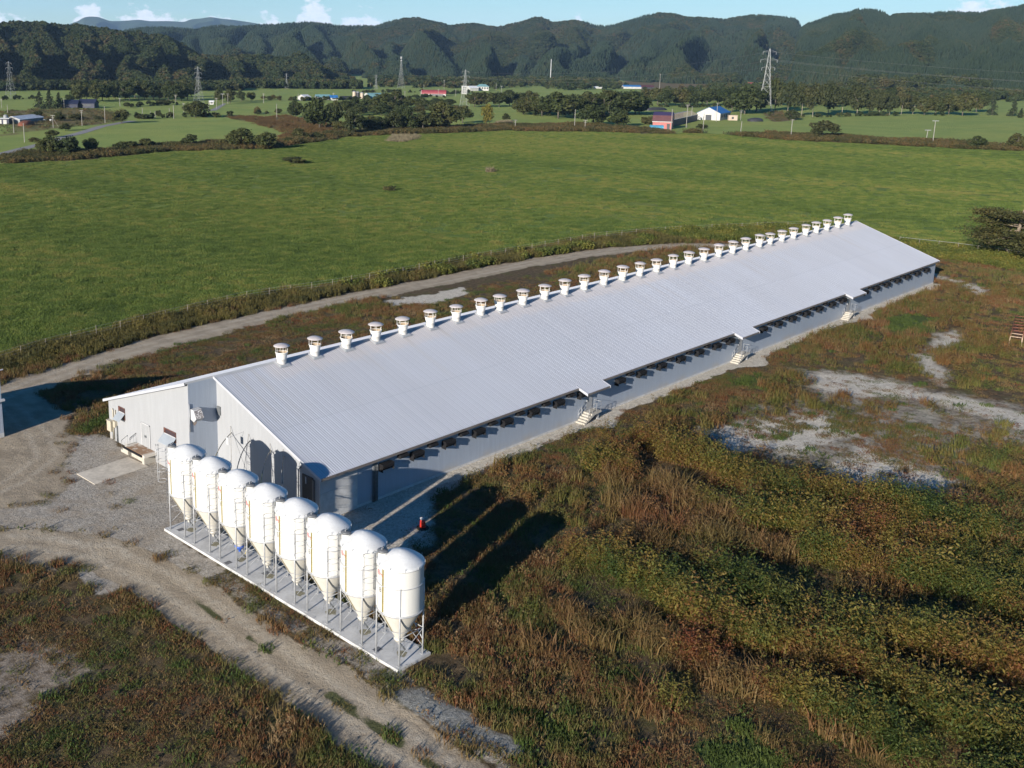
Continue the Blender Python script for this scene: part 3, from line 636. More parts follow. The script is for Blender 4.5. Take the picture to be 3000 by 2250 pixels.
TREES = [
(127.8, 292.8, 7.8, 8.7, 'b', 'dark round tree at the left end of the hedge beside the grey lane', None),
(132.5, 286.3, 7.8, 10.4, 'b', 'darkest broad tree in the hedge where the grey lane passes behind it', None),
(142.1, 287.9, 6.8, 6.2, 'b', 'narrow tree right of the darkest hedge tree by the lane', None),
(162.2, 294.7, 4.8, 11.1, 'u', 'low wide dark bush in the left hedge, left half of a pair', None),
(170.9, 294.8, 5.2, 8.4, 'u', 'taller dark bush in the left hedge, right half of a pair', None),
(190.9, 293.7, 6.4, 7.3, 'u', 'single upright bush standing alone in the hedge left of the centre', None),
(188.8, 298.8, 2.4, 3.4, 'u', 'tiny bush at the foot of the single upright hedge bush', None),
(201.4, 285.9, 3.8, 6.3, 'u', 'small left shoulder of the large double bush in the hedge', None),
(206.1, 278.9, 8.4, 12.1, 'b', 'large domed bush in the hedge with dark right side', None),
(170.1, 375.2, 4.0, 6.4, 'u', 'dark bush on the far side of the grey lane', None),
(193.6, 409.8, 4.2, 6.3, 'u', 'round green bush between the lane and two crossed poles', None),
(149.1, 350.0, 3.0, 4.5, 'u', 'low bush on the lane verge at far left', None),
(246.0, 446.6, 8.2, 10.3, 'b', 'yellowish green tree leaning over the far end of the lane', None),
(311.3, 471.3, 10.4, 15.7, 'b', 'big dark round tree in front of the second pylon from the left', None),
(299.1, 494.2, 5.0, 4.0, 'u', 'thin small tree on the far pasture left of the pylon', None),
(279.9, 616.8, 11.8, 10.5, 'c', 'left tall dark conifer beside the navy house', 'conifers beside the navy house'),
(285.5, 613.5, 12.6, 11.3, 'c', 'tall dark conifer in the clump beside the navy house', 'conifers beside the navy house'),
(294.6, 617.7, 10.8, 9.8, 'c', 'dark conifer nearest the navy house', 'conifers beside the navy house'),
(308.5, 629.4, 9.0, 9.2, 'b', 'dark tree behind the navy house roof', None),
(410.5, 798.6, 6.6, 12.6, 'b', 'round tree on the pasture edge beyond the navy house', None),
(218.1, 490.5, 5.6, 8.6, 'b', 'brownish tree right behind the long white roofed shed', None),
(228.1, 483.9, 5.0, 7.3, 'b', 'dark tree right of the white wrapped bales', None),
(242.6, 491.7, 3.4, 11.5, 'u', 'low clipped dark green hedge bush in the brown scrub', None),
(249.5, 479.1, 2.6, 7.4, 'u', 'smaller dark green bush in the brown scrub', None),
(341.2, 603.9, 4.0, 8.4, 'u', 'low dark bush right of the navy house', None),
(379.6, 619.6, 5.0, 14.2, 'u', 'squat dark shrub by the small white sign on the pasture', None),
(453.5, 649.2, 12.2, 9.6, 'b', 'dark tree by the far crossroads lane', 'trees around the far crossroads'),
(442.1, 618.4, 11.8, 11.2, 'b', 'dark tree by the far crossroads lane', 'trees around the far crossroads'),
(469.1, 640.5, 9.6, 7.8, 'b', 'dark tree by the far crossroads lane', 'trees around the far crossroads'),
(483.2, 645.8, 8.2, 7.9, 'b', 'dark tree by the far crossroads lane', 'trees around the far crossroads'),
(371.5, 488.6, 5.8, 5.4, 'u', 'round shrub on the pasture in front of a pole', None),
(209.3, 266.2, 7.6, 9.5, 'b', 'dark domed tree in the hedge left of the rusty scrub', None),
(233.0, 281.1, 3.4, 5.6, 'u', 'small dark bush in the rusty scrub hedge', None),
(249.0, 293.1, 6.2, 9.0, 'u', 'olive bush at the foot of the biggest hedge tree', None),
(259.5, 293.8, 4.2, 7.5, 'u', 'dark bush right of the rusty scrub', None),
(363.2, 437.8, 10.6, 10.9, 'b', 'dark tree left of the biggest tree on the pasture edge', None),
(383.7, 481.0, 4.2, 7.0, 'u', 'small round tree on the pasture near a leaning pole', None),
(306.3, 347.4, 16.2, 17.2, 'b', 'biggest broad olive tree in front of the teal roofed farmhouse', None),
(331.9, 364.2, 13.6, 9.1, 'b', 'tree close behind the pole right of the biggest olive tree', None),
(292.6, 306.1, 11.8, 9.7, 't', 'tree with a bent white trunk at the left end of the wood', None),
(307.7, 315.0, 9.2, 7.7, 'b', 'tree next to the bent white trunk', None),
(317.4, 313.2, 8.0, 11.3, 'b', 'dark dense tree in the wood with almost black base', None),
(326.4, 312.1, 10.6, 10.2, 't', 'reddish brown tree with slim pale trunk', None),
(337.0, 310.0, 12.0, 10.9, 'b', 'brown crowned tree in the middle of the wood edge', None),
(342.6, 306.1, 10.6, 9.1, 't', 'pale green tree with short white trunk', None),
(354.5, 303.1, 15.2, 16.6, 'b', 'largest dark tree at the right end of the wood edge', None),
(408.8, 337.5, 10.8, 10.9, 'b', 'round dark tree right of the largest wood edge tree', None),
(400.3, 311.7, 13.8, 7.9, 'y', 'slender yellow green tree standing alone in front of dark trees', None),
(449.2, 337.8, 5.2, 5.7, 'u', 'small dark shrub right of the slender yellow tree', None),
(180.6, 213.9, 3.0, 9.9, 'u', 'yellow brown bush standing alone in the green field', None),
(537.6, 393.7, 4.6, 12.4, 'u', 'low dark bush in front of the left end of the big grove', None),
(498.5, 334.9, 17.6, 23.3, 'b', 'large tree at the left front of the big grove', None),
(512.8, 333.4, 16.4, 16.7, 'b', 'tree behind the pale pole in the big grove', None),
(457.4, 279.1, 12.6, 18.2, 'b', 'front tree of the big grove reaching closest to the field', None),
(460.3, 264.7, 11.2, 15.3, 'b', 'dark green front tree of the grove left of the pink barn', None),
(566.4, 331.5, 18.4, 27.2, 'b', 'tallest broad crown at the top of the big grove', None),
(597.9, 337.8, 15.8, 17.4, 'b', 'tree at the right end of the big grove', None),
(495.1, 266.4, 6.2, 9.7, 'u', 'olive bush against the left wall of the pink barn', None),
(487.2, 226.0, 3.4, 6.6, 'u', 'dark bush in front of the navy shed', None),
(451.0, 283.5, 2.2, 4.7, 'u', 'tiny bush beside the leaning pole at the field edge', None),
(684.1, 312.1, 15.4, 17.5, 'b', 'tree behind the small beige hut', None),
(668.1, 293.6, 20.0, 24.6, 'b', 'broad tree left of the tallest pylon', None),
(710.2, 305.9, 19.2, 19.6, 'b', 'tree at the foot of the tallest pylon on its left', None),
(742.6, 306.5, 26.0, 15.5, 'b', 'tall dark tree just right of the tallest pylon', None),
(624.5, 237.2, 8.6, 11.5, 'u', 'small round bush on the brown bank right of the tallest pylon', None),
(469.3, 148.9, 9.2, 14.5, 't', 'lone spreading tree with pale trunk on the right pasture', None),
(464.9, 77.3, 5.8, 7.8, 'b', 'dark windswept bush on the right field boundary', None),
(475.8, 64.0, 7.2, 8.3, 'b', 'yellowish bush at the far right of the field boundary', None),
(825.5, 175.6, 17.0, 9.6, 'c', 'pointed dark conifer at the right end of the tree belt', None),
(820.7, 160.2, 14.4, 8.6, 'c', 'ragged conifer on the pale right pasture', None),
(820.6, 154.9, 6.2, 6.0, 'c', 'small conifer beside the ragged one at the right edge', None),
(356.3, 705.4, 14.2, 13.0, 'b', 'olive tree in the dense belt behind the navy house', 'trees in the belt behind the navy house'),
(366.3, 712.3, 15.8, 11.2, 'b', 'olive tree in the dense belt behind the navy house', 'trees in the belt behind the navy house'),
(364.4, 693.3, 16.8, 12.7, 'b', 'olive tree in the dense belt behind the navy house', 'trees in the belt behind the navy house'),
(381.2, 714.0, 14.2, 15.2, 'b', 'olive tree in the dense belt behind the navy house', 'trees in the belt behind the navy house'),
(387.6, 714.5, 14.4, 12.0, 'b', 'olive tree in the dense belt behind the navy house', 'trees in the belt behind the navy house'),
(401.5, 728.8, 16.2, 12.4, 'b', 'olive tree in the dense belt behind the navy house', 'trees in the belt behind the navy house'),
(397.5, 705.0, 15.8, 14.4, 'b', 'olive tree in the dense belt behind the navy house', 'trees in the belt behind the navy house'),
(404.1, 709.4, 16.2, 11.2, 'b', 'olive tree in the dense belt behind the navy house', 'trees in the belt behind the navy house'),
(417.6, 717.3, 17.0, 14.0, 'b', 'olive tree in the dense belt behind the navy house', 'trees in the belt behind the navy house'),
(416.1, 705.2, 14.2, 11.9, 'b', 'olive tree in the dense belt behind the navy house', 'trees in the belt behind the navy house'),
(425.0, 705.5, 14.4, 14.9, 'b', 'olive tree in the dense belt behind the navy house', 'trees in the belt behind the navy house'),
(432.5, 708.4, 13.0, 11.5, 'b', 'olive tree in the dense belt behind the navy house', 'trees in the belt behind the navy house'),
(427.4, 686.6, 16.0, 11.4, 'b', 'olive tree in the dense belt behind the navy house', 'trees in the belt behind the navy house'),
(429.0, 679.0, 14.0, 12.0, 'b', 'olive tree in the dense belt behind the navy house', 'trees in the belt behind the navy house'),
(437.3, 681.6, 15.2, 11.7, 'b', 'olive tree in the dense belt behind the navy house', 'trees in the belt behind the navy house'),
(452.9, 696.6, 14.0, 13.9, 'b', 'olive tree in the dense belt behind the navy house', 'trees in the belt behind the navy house'),
(421.4, 1002.9, 8.8, 11.8, 'b', 'dark tree in the line at the foot of the left hill', 'trees along the foot of the left hill'),
(432.6, 1012.1, 9.8, 15.9, 'b', 'dark tree in the line at the foot of the left hill', 'trees along the foot of the left hill'),
(440.1, 1014.4, 12.6, 13.0, 'b', 'dark tree in the line at the foot of the left hill', 'trees along the foot of the left hill'),
(436.5, 995.9, 12.2, 15.2, 'b', 'dark tree in the line at the foot of the left hill', 'trees along the foot of the left hill'),
(443.8, 996.1, 10.6, 15.3, 'b', 'dark tree in the line at the foot of the left hill', 'trees along the foot of the left hill'),
(457.3, 1004.2, 12.0, 14.0, 'b', 'dark tree in the line at the foot of the left hill', 'trees along the foot of the left hill'),
(453.8, 983.5, 9.8, 12.9, 'b', 'dark tree in the line at the foot of the left hill', 'trees along the foot of the left hill'),
(467.8, 998.3, 9.4, 13.9, 'b', 'dark tree in the line at the foot of the left hill', 'trees along the foot of the left hill'),
(467.2, 982.5, 10.8, 11.8, 'b', 'dark tree in the line at the foot of the left hill', 'trees along the foot of the left hill'),
(477.6, 989.4, 9.0, 13.2, 'b', 'dark tree in the line at the foot of the left hill', 'trees along the foot of the left hill'),
(482.3, 987.1, 12.2, 15.0, 'b', 'dark tree in the line at the foot of the left hill', 'trees along the foot of the left hill'),
(487.3, 979.9, 8.4, 13.2, 'b', 'dark tree in the line at the foot of the left hill', 'trees along the foot of the left hill'),
(492.7, 976.4, 10.8, 11.7, 'b', 'dark tree in the line at the foot of the left hill', 'trees along the foot of the left hill'),
(507.9, 989.7, 10.0, 15.3, 'b', 'dark tree in the line at the foot of the left hill', 'trees along the foot of the left hill'),
(519.4, 674.9, 3.4, 7.7, 'u', 'dark bush in the row left of the small white house', 'bushes left of the small white house'),
(509.7, 655.2, 4.8, 6.1, 'u', 'dark bush in the row left of the small white house', 'bushes left of the small white house'),
(519.6, 663.2, 4.8, 7.0, 'u', 'dark bush in the row left of the small white house', 'bushes left of the small white house'),
(513.8, 646.8, 5.2, 6.2, 'u', 'dark bush in the row left of the small white house', 'bushes left of the small white house'),
(436.8, 474.6, 8.4, 11.4, 'b', 'olive tree in the second row of the centre wood', 'trees in the second row of the centre wood'),
(443.1, 470.7, 9.6, 9.8, 'b', 'olive tree in the second row of the centre wood', 'trees in the second row of the centre wood'),
(451.2, 465.7, 10.4, 12.3, 'b', 'olive tree in the second row of the centre wood', 'trees in the second row of the centre wood'),
(460.9, 459.7, 13.6, 17.2, 'b', 'olive tree in the second row of the centre wood', 'trees in the second row of the centre wood'),
(504.3, 492.4, 13.0, 16.7, 'b', 'olive tree in the second row of the centre wood', 'trees in the second row of the centre wood'),
(512.5, 487.6, 8.6, 15.0, 'b', 'olive tree in the second row of the centre wood', 'trees in the second row of the centre wood'),
(508.4, 469.4, 9.4, 15.6, 'b', 'olive tree in the second row of the centre wood', 'trees in the second row of the centre wood'),
(546.6, 488.9, 7.2, 14.5, 'b', 'olive tree in the second row of the centre wood', 'trees in the second row of the centre wood'),
(569.7, 497.9, 5.6, 12.1, 'b', 'olive tree in the second row of the centre wood', 'trees in the second row of the centre wood'),
(573.7, 472.9, 11.6, 17.4, 'b', 'dark tree in the group right of the white and steel pylon', 'trees right of the white and steel pylon'),
(582.0, 468.0, 12.6, 15.6, 'b', 'dark tree in the group right of the white and steel pylon', 'trees right of the white and steel pylon'),
(591.1, 462.5, 12.6, 15.7, 'b', 'dark tree in the group right of the white and steel pylon', 'trees right of the white and steel pylon'),
(606.7, 464.7, 13.4, 13.1, 'b', 'dark tree in the group right of the white and steel pylon', 'trees right of the white and steel pylon'),
(622.1, 467.3, 11.6, 13.3, 'b', 'olive tree inside the big grove left of the pink barn', 'trees inside the big grove'),
(630.9, 462.2, 12.8, 14.3, 'b', 'olive tree inside the big grove left of the pink barn', 'trees inside the big grove'),
(511.6, 358.1, 13.8, 15.6, 'b', 'olive tree inside the big grove left of the pink barn', 'trees inside the big grove'),
(532.7, 336.5, 17.2, 17.9, 'b', 'olive tree inside the big grove left of the pink barn', 'trees inside the big grove'),
(549.3, 334.0, 17.8, 20.5, 'b', 'olive tree inside the big grove left of the pink barn', 'trees inside the big grove'),
(744.1, 413.2, 15.0, 15.1, 'b', 'mixed green and brown tree in the belt behind the pink barn', 'trees behind the pink barn'),
(734.8, 400.1, 14.6, 13.0, 'b', 'mixed green and brown tree in the belt behind the pink barn', 'trees behind the pink barn'),
(754.8, 402.0, 15.4, 13.7, 'b', 'mixed green and brown tree in the belt behind the pink barn', 'trees behind the pink barn'),
(760.8, 399.1, 13.4, 17.6, 'b', 'mixed green and brown tree in the belt behind the pink barn', 'trees behind the pink barn'),
(762.0, 392.2, 12.8, 17.3, 'b', 'mixed green and brown tree in the belt behind the pink barn', 'trees behind the pink barn'),
(779.5, 390.9, 13.2, 17.4, 'b', 'mixed green and brown tree in the belt behind the pink barn', 'trees behind the pink barn'),
(771.3, 381.2, 15.6, 16.5, 'b', 'mixed green and brown tree in the belt behind the pink barn', 'trees behind the pink barn'),
(782.5, 376.3, 16.6, 12.4, 'b', 'mixed green and brown tree in the belt behind the pink barn', 'trees behind the pink barn'),
(779.4, 368.2, 15.6, 15.9, 'b', 'mixed green and brown tree in the belt behind the pink barn', 'trees behind the pink barn'),
(733.2, 291.7, 22.0, 13.4, 't', 'tree with bare pale trunk lining the right pasture', 'trees with bare pale trunks at the right pasture'),
(677.7, 255.3, 23.2, 13.2, 't', 'tree with bare pale trunk lining the right pasture', 'trees with bare pale trunks at the right pasture'),
(670.9, 244.2, 23.4, 14.6, 't', 'tree with bare pale trunk lining the right pasture', 'trees with bare pale trunks at the right pasture'),
(726.2, 257.1, 24.6, 16.4, 't', 'tree with bare pale trunk lining the right pasture', 'trees with bare pale trunks at the right pasture'),
(736.0, 250.9, 19.6, 15.6, 't', 'tree with bare pale trunk lining the right pasture', 'trees with bare pale trunks at the right pasture'),
(734.1, 239.1, 21.6, 16.2, 't', 'tree with bare pale trunk lining the right pasture', 'trees with bare pale trunks at the right pasture'),
(741.3, 232.7, 17.8, 10.3, 't', 'tree with bare pale trunk lining the right pasture', 'trees with bare pale trunks at the right pasture'),
(744.2, 227.2, 17.2, 10.2, 't', 'tree with bare pale trunk lining the right pasture', 'trees with bare pale trunks at the right pasture'),
(755.2, 223.9, 16.6, 11.2, 't', 'tree with bare pale trunk lining the right pasture', 'trees with bare pale trunks at the right pasture'),
(769.0, 220.7, 17.4, 11.3, 't', 'tree with bare pale trunk lining the right pasture', 'trees with bare pale trunks at the right pasture'),
(781.2, 216.8, 14.8, 11.4, 't', 'tree with bare pale trunk lining the right pasture', 'trees with bare pale trunks at the right pasture'),
(780.0, 208.1, 13.8, 13.0, 'b', 'scrubby olive tree toward the right end of the tree belt', 'scrubby trees at the right end of the tree belt'),
(788.4, 202.8, 15.2, 13.9, 'b', 'scrubby olive tree toward the right end of the tree belt', 'scrubby trees at the right end of the tree belt'),
(803.5, 198.9, 15.6, 14.9, 'b', 'scrubby olive tree toward the right end of the tree belt', 'scrubby trees at the right end of the tree belt'),
(788.4, 184.5, 18.6, 17.1, 'b', 'scrubby olive tree toward the right end of the tree belt', 'scrubby trees at the right end of the tree belt'),
(866.8, 198.8, 17.4, 16.6, 'b', 'scrubby olive tree toward the right end of the tree belt', 'scrubby trees at the right end of the tree belt'),
(1247.2, 471.0, 13.8, 21.2, 'b', 'dark tree in the upper belt below the right hillside', 'trees in the upper belt at right'),
(1300.4, 479.6, 14.4, 26.1, 'b', 'dark tree in the upper belt below the right hillside', 'trees in the upper belt at right'),
(1270.1, 452.8, 24.0, 26.1, 'b', 'dark tree in the upper belt below the right hillside', 'trees in the upper belt at right'),
(1349.7, 470.5, 26.2, 22.7, 'b', 'dark tree in the upper belt below the right hillside', 'trees in the upper belt at right'),
(1344.1, 453.2, 23.0, 25.3, 'b', 'dark tree in the upper belt below the right hillside', 'trees in the upper belt at right'),
(1360.6, 445.2, 23.2, 24.5, 'b', 'dark tree in the upper belt below the right hillside', 'trees in the upper belt at right'),
(1345.6, 427.3, 23.0, 24.5, 'b', 'dark tree in the upper belt below the right hillside', 'trees in the upper belt at right'),
(1375.2, 423.9, 26.8, 24.2, 'b', 'dark tree in the upper belt below the right hillside', 'trees in the upper belt at right'),
(1405.6, 420.6, 23.0, 23.2, 'b', 'dark tree in the upper belt below the right hillside', 'trees in the upper belt at right'),
(1425.6, 416.7, 26.6, 27.7, 'b', 'dark tree in the upper belt below the right hillside', 'trees in the upper belt at right'),
(1468.4, 414.2, 26.2, 21.3, 'b', 'dark tree in the upper belt below the right hillside', 'trees in the upper belt at right'),
(1434.4, 389.8, 25.8, 23.1, 'b', 'dark tree in the upper belt below the right hillside', 'trees in the upper belt at right'),
(1428.2, 376.0, 24.8, 25.3, 'b', 'dark tree in the upper belt below the right hillside', 'trees in the upper belt at right'),
(1431.9, 363.9, 23.0, 23.2, 'b', 'dark tree in the upper belt below the right hillside', 'trees in the upper belt at right'),
(398.1, 785.1, 15.8, 16.9, 'b', 'olive tree in the dense belt behind the navy house', 'trees in the belt behind the navy house'),
(403.1, 781.7, 16.4, 15.5, 'b', 'olive tree in the dense belt behind the navy house', 'trees in the belt behind the navy house'),
(418.2, 789.2, 16.4, 15.9, 'b', 'olive tree in the dense belt behind the navy house', 'trees in the belt behind the navy house'),
(411.3, 762.2, 15.6, 15.9, 'b', 'olive tree in the dense belt behind the navy house', 'trees in the belt behind the navy house'),
(421.7, 767.9, 14.4, 15.9, 'b', 'olive tree in the dense belt behind the navy house', 'trees in the belt behind the navy house'),
(430.6, 772.3, 14.4, 16.2, 'b', 'olive tree in the dense belt behind the navy house', 'trees in the belt behind the navy house'),
(431.1, 757.9, 15.4, 17.2, 'b', 'olive tree in the dense belt behind the navy house', 'trees in the belt behind the navy house'),
(432.5, 748.8, 17.8, 16.7, 'b', 'olive tree in the dense belt behind the navy house', 'trees in the belt behind the navy house'),
(443.3, 747.0, 16.6, 13.4, 'b', 'olive tree in the dense belt behind the navy house', 'trees in the belt behind the navy house'),
(453.4, 752.9, 13.4, 13.7, 'b', 'olive tree in the dense belt behind the navy house', 'trees in the belt behind the navy house'),
(460.3, 748.4, 13.6, 16.8, 'b', 'olive tree in the dense belt behind the navy house', 'trees in the belt behind the navy house'),
(467.6, 746.2, 14.6, 15.6, 'b', 'olive tree in the dense belt behind the navy house', 'trees in the belt behind the navy house'),
(471.4, 744.3, 13.0, 17.4, 'b', 'olive tree in the dense belt behind the navy house', 'trees in the belt behind the navy house'),
(480.9, 746.8, 16.0, 13.5, 'b', 'olive tree in the dense belt behind the navy house', 'trees in the belt behind the navy house'),
(490.8, 747.8, 12.6, 15.6, 'b', 'olive tree in the dense belt behind the navy house', 'trees in the belt behind the navy house'),
(303.4, 328.4, 6.2, 9.4, 'u', 'low dense bush in the undergrowth of the centre wood', 'undergrowth bushes of the centre wood'),
(305.0, 323.2, 6.4, 8.6, 'u', 'low dense bush in the undergrowth of the centre wood', 'undergrowth bushes of the centre wood'),
(318.9, 327.4, 6.6, 9.5, 'u', 'low dense bush in the undergrowth of the centre wood', 'undergrowth bushes of the centre wood'),
(318.1, 318.5, 9.0, 10.2, 'u', 'low dense bush in the undergrowth of the centre wood', 'undergrowth bushes of the centre wood'),
(328.3, 323.3, 5.6, 8.0, 'u', 'low dense bush in the undergrowth of the centre wood', 'undergrowth bushes of the centre wood'),
(330.8, 317.4, 8.0, 8.7, 'u', 'low dense bush in the undergrowth of the centre wood', 'undergrowth bushes of the centre wood'),
(344.9, 321.7, 8.4, 10.4, 'u', 'low dense bush in the undergrowth of the centre wood', 'undergrowth bushes of the centre wood'),
(350.1, 320.2, 7.4, 9.8, 'u', 'low dense bush in the undergrowth of the centre wood', 'undergrowth bushes of the centre wood'),
(349.8, 311.8, 6.2, 9.4, 'u', 'low dense bush in the undergrowth of the centre wood', 'undergrowth bushes of the centre wood'),
(354.2, 304.5, 7.6, 9.3, 'u', 'low dense bush in the undergrowth of the centre wood', 'undergrowth bushes of the centre wood'),
(415.9, 461.0, 7.8, 11.2, 'b', 'olive tree in the second row of the centre wood', 'trees in the second row of the centre wood'),
(417.9, 450.2, 9.8, 11.1, 'b', 'olive tree in the second row of the centre wood', 'trees in the second row of the centre wood'),
(413.5, 433.4, 7.4, 12.2, 'b', 'olive tree in the second row of the centre wood', 'trees in the second row of the centre wood'),
(435.1, 441.9, 8.6, 11.5, 'b', 'olive tree in the second row of the centre wood', 'trees in the second row of the centre wood'),
(425.6, 424.9, 8.0, 12.8, 'b', 'olive tree in the second row of the centre wood', 'trees in the second row of the centre wood'),
(435.8, 423.5, 7.0, 13.7, 'b', 'olive tree in the second row of the centre wood', 'trees in the second row of the centre wood'),
(433.6, 411.5, 7.6, 11.8, 'b', 'olive tree in the second row of the centre wood', 'trees in the second row of the centre wood'),
(458.7, 423.6, 6.6, 10.6, 'b', 'olive tree in the second row of the centre wood', 'trees in the second row of the centre wood'),
(478.3, 428.4, 7.6, 12.4, 'b', 'olive tree in the second row of the centre wood', 'trees in the second row of the centre wood'),
(470.5, 413.8, 9.4, 12.4, 'b', 'olive tree in the second row of the centre wood', 'trees in the second row of the centre wood'),
(476.9, 405.6, 6.6, 11.0, 'b', 'olive tree in the second row of the centre wood', 'trees in the second row of the centre wood'),
(518.0, 379.2, 12.4, 17.1, 'b', 'olive tree inside the big grove left of the pink barn', 'trees inside the big grove'),
(523.6, 375.4, 13.0, 17.4, 'b', 'olive tree inside the big grove left of the pink barn', 'trees inside the big grove'),
(527.3, 368.7, 9.2, 17.3, 'b', 'olive tree inside the big grove left of the pink barn', 'trees inside the big grove'),
(543.3, 368.1, 9.2, 17.6, 'b', 'olive tree inside the big grove left of the pink barn', 'trees inside the big grove'),
(570.5, 375.5, 10.0, 19.2, 'b', 'olive tree inside the big grove left of the pink barn', 'trees inside the big grove'),
(554.2, 353.6, 13.2, 16.6, 'b', 'olive tree inside the big grove left of the pink barn', 'trees inside the big grove'),
(593.1, 368.8, 8.8, 15.9, 'b', 'olive tree inside the big grove left of the pink barn', 'trees inside the big grove'),
(579.5, 350.4, 11.6, 15.3, 'b', 'olive tree inside the big grove left of the pink barn', 'trees inside the big grove'),
(583.0, 339.9, 12.6, 17.4, 'b', 'olive tree inside the big grove left of the pink barn', 'trees inside the big grove'),
(600.5, 342.8, 8.4, 18.7, 'b', 'olive tree inside the big grove left of the pink barn', 'trees inside the big grove'),
(807.4, 461.9, 13.0, 17.9, 'b', 'mixed green and brown tree in the belt behind the pink barn', 'trees behind the pink barn'),
(838.7, 470.6, 11.6, 20.0, 'b', 'mixed green and brown tree in the belt behind the pink barn', 'trees behind the pink barn'),
(849.9, 467.8, 14.2, 15.0, 'b', 'mixed green and brown tree in the belt behind the pink barn', 'trees behind the pink barn'),
(830.2, 447.0, 12.0, 16.6, 'b', 'mixed green and brown tree in the belt behind the pink barn', 'trees behind the pink barn'),
(858.3, 451.4, 14.0, 14.8, 'b', 'mixed green and brown tree in the belt behind the pink barn', 'trees behind the pink barn'),
(888.4, 460.3, 12.8, 17.8, 'b', 'mixed green and brown tree in the belt behind the pink barn', 'trees behind the pink barn'),
(891.2, 451.4, 11.4, 17.5, 'b', 'mixed green and brown tree in the belt behind the pink barn', 'trees behind the pink barn'),
(882.0, 435.1, 12.6, 18.6, 'b', 'mixed green and brown tree in the belt behind the pink barn', 'trees behind the pink barn'),
(920.4, 445.8, 10.2, 15.4, 'b', 'mixed green and brown tree in the belt behind the pink barn', 'trees behind the pink barn'),
(879.6, 415.2, 14.0, 19.7, 'b', 'mixed green and brown tree in the belt behind the pink barn', 'trees behind the pink barn'),
(919.7, 425.1, 14.6, 20.4, 'b', 'mixed green and brown tree in the belt behind the pink barn', 'trees behind the pink barn'),
(913.1, 412.4, 11.8, 14.9, 'b', 'mixed green and brown tree in the belt behind the pink barn', 'trees behind the pink barn'),
(842.7, 361.0, 17.6, 16.2, 'b', 'dark tree in the second row behind the bare pale trunks', 'trees behind the bare trunks'),
(848.6, 351.4, 14.4, 15.7, 'b', 'dark tree in the second row behind the bare pale trunks', 'trees behind the bare trunks'),
(857.4, 346.0, 16.0, 16.5, 'b', 'dark tree in the second row behind the bare pale trunks', 'trees behind the bare trunks'),
(834.0, 326.2, 13.4, 15.2, 'b', 'dark tree in the second row behind the bare pale trunks', 'trees behind the bare trunks'),
(895.2, 340.4, 13.6, 17.4, 'b', 'dark tree in the second row behind the bare pale trunks', 'trees behind the bare trunks'),
(846.6, 308.3, 16.2, 16.2, 'b', 'dark tree in the second row behind the bare pale trunks', 'trees behind the bare trunks'),
(914.5, 325.7, 13.4, 17.9, 'b', 'dark tree in the second row behind the bare pale trunks', 'trees behind the bare trunks'),
(934.2, 323.7, 15.6, 18.9, 'b', 'dark tree in the second row behind the bare pale trunks', 'trees behind the bare trunks'),
(873.0, 291.9, 15.0, 15.3, 'b', 'dark tree in the second row behind the bare pale trunks', 'trees behind the bare trunks'),
(885.5, 284.9, 15.4, 18.9, 'b', 'dark tree in the second row behind the bare pale trunks', 'trees behind the bare trunks'),
(918.7, 286.0, 16.6, 17.6, 'b', 'dark tree in the second row behind the bare pale trunks', 'trees behind the bare trunks'),
(960.9, 292.7, 17.8, 17.8, 'b', 'dark tree in the second row behind the bare pale trunks', 'trees behind the bare trunks'),
(922.5, 272.0, 15.0, 20.2, 'b', 'dark tree in the second row behind the bare pale trunks', 'trees behind the bare trunks'),
(1488.1, 575.8, 20.8, 30.9, 'b', 'dark tree in the upper belt below the right hillside', 'trees in the upper belt at right'),
(1530.2, 583.1, 17.8, 31.5, 'b', 'dark tree in the upper belt below the right hillside', 'trees in the upper belt at right'),
(1562.3, 585.0, 22.4, 24.8, 'b', 'dark tree in the upper belt below the right hillside', 'trees in the upper belt at right'),
(1552.8, 564.7, 17.8, 26.4, 'b', 'dark tree in the upper belt below the right hillside', 'trees in the upper belt at right'),
(1609.5, 575.8, 21.6, 24.0, 'b', 'dark tree in the upper belt below the right hillside', 'trees in the upper belt at right'),
(1582.3, 545.9, 23.2, 27.7, 'b', 'dark tree in the upper belt below the right hillside', 'trees in the upper belt at right'),
(1662.3, 569.3, 23.2, 24.1, 'b', 'dark tree in the upper belt below the right hillside', 'trees in the upper belt at right'),
(1655.1, 546.0, 16.8, 33.1, 'b', 'dark tree in the upper belt below the right hillside', 'trees in the upper belt at right'),
(1612.9, 518.7, 19.8, 23.4, 'b', 'dark tree in the upper belt below the right hillside', 'trees in the upper belt at right'),
(1723.6, 549.4, 21.4, 32.4, 'b', 'dark tree in the upper belt below the right hillside', 'trees in the upper belt at right'),
(1739.0, 537.1, 19.0, 35.0, 'b', 'dark tree in the upper belt below the right hillside', 'trees in the upper belt at right'),
(1766.3, 532.8, 17.4, 31.0, 'b', 'dark tree in the upper belt below the right hillside', 'trees in the upper belt at right'),
(1729.4, 506.5, 19.6, 25.9, 'b', 'dark tree in the upper belt below the right hillside', 'trees in the upper belt at right'),
(1775.7, 508.3, 22.2, 26.6, 'b', 'dark tree in the upper belt below the right hillside', 'trees in the upper belt at right'),
(1813.0, 508.6, 17.4, 34.0, 'b', 'dark tree in the upper belt below the right hillside', 'trees in the upper belt at right'),
(1810.1, 489.7, 24.4, 34.3, 'b', 'dark tree in the upper belt below the right hillside', 'trees in the upper belt at right'),
(1838.4, 486.1, 24.0, 33.1, 'b', 'dark tree in the upper belt below the right hillside', 'trees in the upper belt at right'),
(1894.3, 491.0, 18.8, 31.4, 'b', 'dark tree in the upper belt below the right hillside', 'trees in the upper belt at right')]
